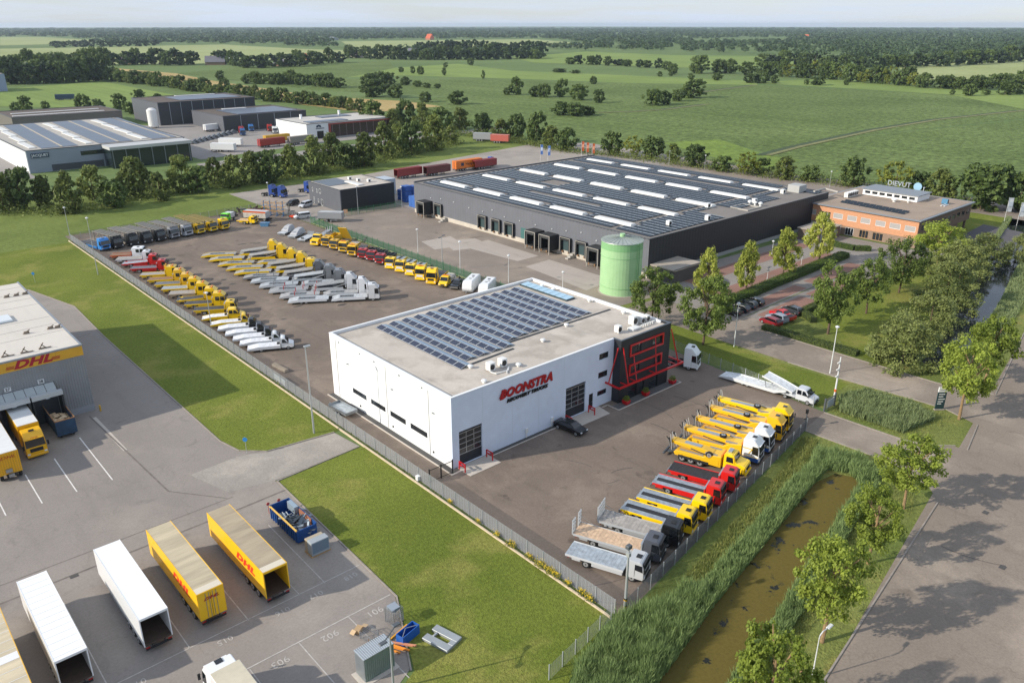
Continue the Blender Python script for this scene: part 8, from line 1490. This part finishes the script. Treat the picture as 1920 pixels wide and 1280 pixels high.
# ---- reeds and long grass
def blades(name, label, regions, m, kind='stuff', wide=.07, cat='reeds', seed=3):
    """regions: (polygon, density per m2, hmin, hmax)"""
    r = np.random.default_rng(seed); A = []
    for poly, dens, h0, h1 in regions:
        q = np.array(poly); lo = q.min(0); hi = q.max(0); n = int((hi-lo).prod()*dens); p = lo+r.random((n, 2))*(hi-lo); ins = np.zeros(n, bool); j = len(q)-1
        for i in range(len(q)):
            c = ((q[i,1] > p[:,1]) != (q[j,1] > p[:,1])) & (p[:,0] < (q[j,0]-q[i,0])*(p[:,1]-q[i,1])/(q[j,1]-q[i,1]+1e-12)+q[i,0]); ins ^= c; j = i
        p = p[ins]; cl = np.sin(p[:,0]*1.7+1.3*np.sin(p[:,1]*2.1))*np.sin(p[:,1]*1.9+p[:,0]*.6); A.append(np.c_[p, h0+(h1-h0)*np.clip(.45+.5*cl+.22*r.normal(size=len(p)), 0, 1)])
    A = np.concatenate(A); n = len(A); a = r.random(n)*6.283; w = wide*(.6+.8*r.random(n)); ld = r.random(n)*6.283; lean = A[:,2]*r.uniform(.08, .42, n)
    b = np.c_[A[:,:2], np.zeros(n)]; sd = np.c_[np.cos(a)*w/2, np.sin(a)*w/2, np.zeros(n)]; ln = np.c_[np.cos(ld)*lean, np.sin(ld)*lean, np.zeros(n)]; up = np.c_[np.zeros((n, 2)), A[:,2]]
    V = np.stack([b-sd, b+sd, b+up*.6+ln*.4+sd*1.1, b+up*.6+ln*.4-sd*1.1, b+up+ln], 1).reshape(-1, 3).astype(np.float32)
    me = bpy.data.meshes.new(name); me.vertices.add(5*n); me.vertices.foreach_set('co', V.ravel()); k = np.arange(n)*5
    idx = np.stack([k, k+1, k+2, k+3, k+3, k+2, k+4], 1).ravel().astype(np.int32); me.loops.add(7*n); me.loops.foreach_set('vertex_index', idx); me.polygons.add(2*n)
    st = np.stack([np.arange(n)*7, np.arange(n)*7+4], 1).ravel().astype(np.int32); me.polygons.foreach_set('loop_start', st); me.update(calc_edges=True)
    at = me.attributes.new('rnd', 'FLOAT', 'FACE'); at.data.foreach_set('value', np.repeat(r.random(n)*.9, 2).astype(np.float32)); me.materials.append(m)
    o = ob(name, me); tag(o, label, cat, kind=kind); return o
L_REED = leafmat('reed_leaf', '4c6a3a', .4, .22, '8a9f66'); L_GRASS = leafmat('long_grass', '64773a', .3, .3, '929658'); L_SEDGE = leafmat('sedge', '64794a', .3, .3, '98a676')
def band(pts, w0, w1): # polygon beside a polyline: offsets w0..w1 to the left
    l = []; r_ = []
    for i, p in enumerate(pts):
        a = Vector(pts[max(i-1, 0)]); b = Vector(pts[min(i+1, len(pts)-1)]); d = (b-a).normalized(); l.append((p[0]-d.y*w0, p[1]+d.x*w0)); r_.append((p[0]-d.y*w1, p[1]+d.x*w1))
    return l+r_[::-1]
left_bank = [(20,27.2),(34,29.2),(44.7,31.2),(56.5,33.8),(71.2,36.3),(84,38.6),(87,38.9)]
right_bank = [(20,22.6),(38,25.6),(48.7,27.7),(61.8,30.0),(77.7,33.3),(89.6,35.6)]
blades('reed_bed', 'tall green reeds lining both banks of the ditch', [(band(left_bank[:4], -.2, 3.3), 190, 1.2, 2.3), (band(left_bank[3:], -.2, 2.1), 170, .8, 1.6), (band(right_bank, -.75, -2.7), 130, .6, 1.45), ([(84,39.5),(92,42.5),(94.5,38),(92,33),(88.4,34.5),(89.8,36.8),(88.6,38.8),(85,39)], 130, .8, 1.8), ([(40,36.5),(47.2,38.4),(48.4,38.0),(57,35),(46,32.2),(30,29)], 190, 1.3, 2.4)], L_REED, wide=.055)
blades('long_grass', 'long pale grass on the verges beside the ditch', [(band(right_bank, -2.5, -4.0), 60, .2, .5), (band([(56.5,35.6),(71.2,38.2),(84,40.4),(95,43.5)], .2, 2.4), 70, .25, .6), ([(96,34),(92.5,29.5),(86,27.4),(90,34)], 20, .2, .6), ([(104.8,33.5),(116,34.5),(115.6,49),(104.4,47)], 12, .2, .5)], L_GRASS, wide=.045, seed=5, cat='grass')
blades('sedge_patch', 'dense tall sedge patch between entrance road and side road', [([(105.6,37),(113,35.8),(115.4,40),(115,46.5),(109,48.3),(105.2,46)], 130, .7, 1.5), ([(129,48.5),(134,47.5),(136,52),(131,55),(128.8,53)], 100, .6, 1.5), (band([(133.6,46.4),(146,47.9),(158,50.9),(176,54.9),(210,62.8),(262,74.3)], -.1, 1.3), 40, .4, 1.1), (band([(131.5,43.0),(146.2,43.0),(158,45.0),(176,48.4),(212,56.2),(262,67.8),(300,75)], .1, -3.8), 45, .4, 1.1)], L_SEDGE, wide=.07, seed=6, cat='sedge')
blades('weed_strip', 'weeds growing along the foot of the long left fence', [([(47.45,39.5),(47.95,39.5),(47.95,228),(47.45,228)], 14, .1, .45), ([(103.9,115),(104.8,115),(104.8,230),(103.9,230)], 5, .1, .4)], L_GRASS, wide=.07, seed=8, cat='weeds')
# ---- yellow flower clumps at the fence foot
FLW = mat('flower_yellow', 'e0c01e', .7)
for i, (t0, r_) in enumerate(((53.8,.5),(50.9,.35),(49.2,.62),(47.9,.5),(46.9,.4),(45.2,.3),(43.2,.42),(42.2,.45),(59.5,.25),(64.8,.25),(56.2,.3))):
    t = thing('flower_clump', ['round yellow flower clump standing alone at the fence foot','small yellow clump between two larger ones at the fence foot','largest yellow flower clump at the fence foot','yellow clump right after the largest one','yellow clump second after the largest one','thin yellow clump third after the largest one','yellow clump second from the fence corner','yellow clump nearest the fence corner','tiny yellow clump farther up the fence foot','tiny yellow clump near the letter box','small yellow clump before the round one'][i], 'flowers', (47.55, t0, .2), 0, 'yellow flowers along the fence')
    n = int(160*r_/.4); p = NR.normal(size=(n, 3))*np.array([.4, .7, .3])*r_+np.array([0, 0, .35]); p[:,2] = np.abs(p[:,2]); nn = NR.normal(size=(n, 3))*.5+np.array([0, 0, 1]); nn /= np.linalg.norm(nn, axis=1)[:, None]
    ob('leaves', quads_mesh(p*np.array([1,1,.8]), nn, .14+.06*NR.random(n), L_GRASS, 'leaves'), t); q = p[:n//2]+np.array([0,0,.12]); ob('blossom', quads_mesh(q, nn[:n//2], .09+.05*NR.random(len(q)), FLW, 'blossom'), t)
# ---- farmsteads far behind
def farm(px_, py_, w, d, h, roofh, wc, rc, label, rot=0.0):
    x, y = P(px_, py_); t = thing('farmhouse', label, 'house', (x, y, 0), R(rot), 'far farmhouses'); ob('wall', MB().box(-w/2, w/2, -d/2, d/2, 0, h).mesh(mat('farm_'+wc, wc, .8)), t); rf = ob('roof', MB().prism([(-w/2-.6, h), (w/2+.6, h), (0, h+roofh)], -d/2-.6, d/2+.6).mesh(mat('farmroof_'+rc, rc, .85)), t); ob('chimney', MB().box(-.5, .5, -1, 0, h+roofh-.8, h+roofh+1).mesh(mat('farm_'+wc, wc, .8)), rf)
farm(405,122,16,26,4,8,'7a6658','6b6a72','big grey-roofed farmhouse at the stubble field',60); farm(435,118,12,16,3,4,'cfd0cc','8a8a90','white low farm barn right of the grey-roofed farmhouse',60); farm(240,120,10,16,3.5,6,'7a5a4c','6d6770','brick farmhouse in the left tree row',40); farm(527,124,11,16,3,6,'8a6a5a','70707a','brick farmhouse with grey roof in the far trees',30); farm(670,108,12,18,3,5,'b5aca0','77777f','pale farmhouse left of the long wood',20); farm(778,102,12,24,4,7,'6d5f55','75757d','grey barn roof in the long wood',50); farm(806,75,26,20,6,14,'b8725a','c4603e','orange-roofed house far in the woodland',20); farm(573,112,5,8,4,5,'b05a40','b8603f','small red-roofed house right of the farms',20)
farm(1512,72,20,16,5,9,'c98a70','c4623f','orange-roofed house in the right woodland',20); farm(624,76,40,20,6,5,'9aa0a4','8d9297','long grey barn at the far meadow',20)
# ================================================================ haze: one closed box of thin air round camera and scene
hm = bpy.data.materials.new('haze'); hm.use_nodes = True
for n_ in list(hm.node_tree.nodes):
    if n_.type != 'OUTPUT_MATERIAL': hm.node_tree.nodes.remove(n_)
pv_ = hm.node_tree.nodes.new('ShaderNodeVolumePrincipled'); pv_.inputs['Color'].default_value = (.72, .86, 1.0, 1); pv_.inputs['Density'].default_value = 5.5e-5; pv_.inputs['Anisotropy'].default_value = .2
hm.node_tree.links.new(pv_.outputs[0], [n_ for n_ in hm.node_tree.nodes if n_.type == 'OUTPUT_MATERIAL'][0].inputs['Volume'])
hz = ob('haze', MB().box(-9010, 16010, -6010, 16010, -1.0, 70).mesh(hm)); tag(hz, 'thin bluish haze over the whole plain', 'haze', kind='stuff')
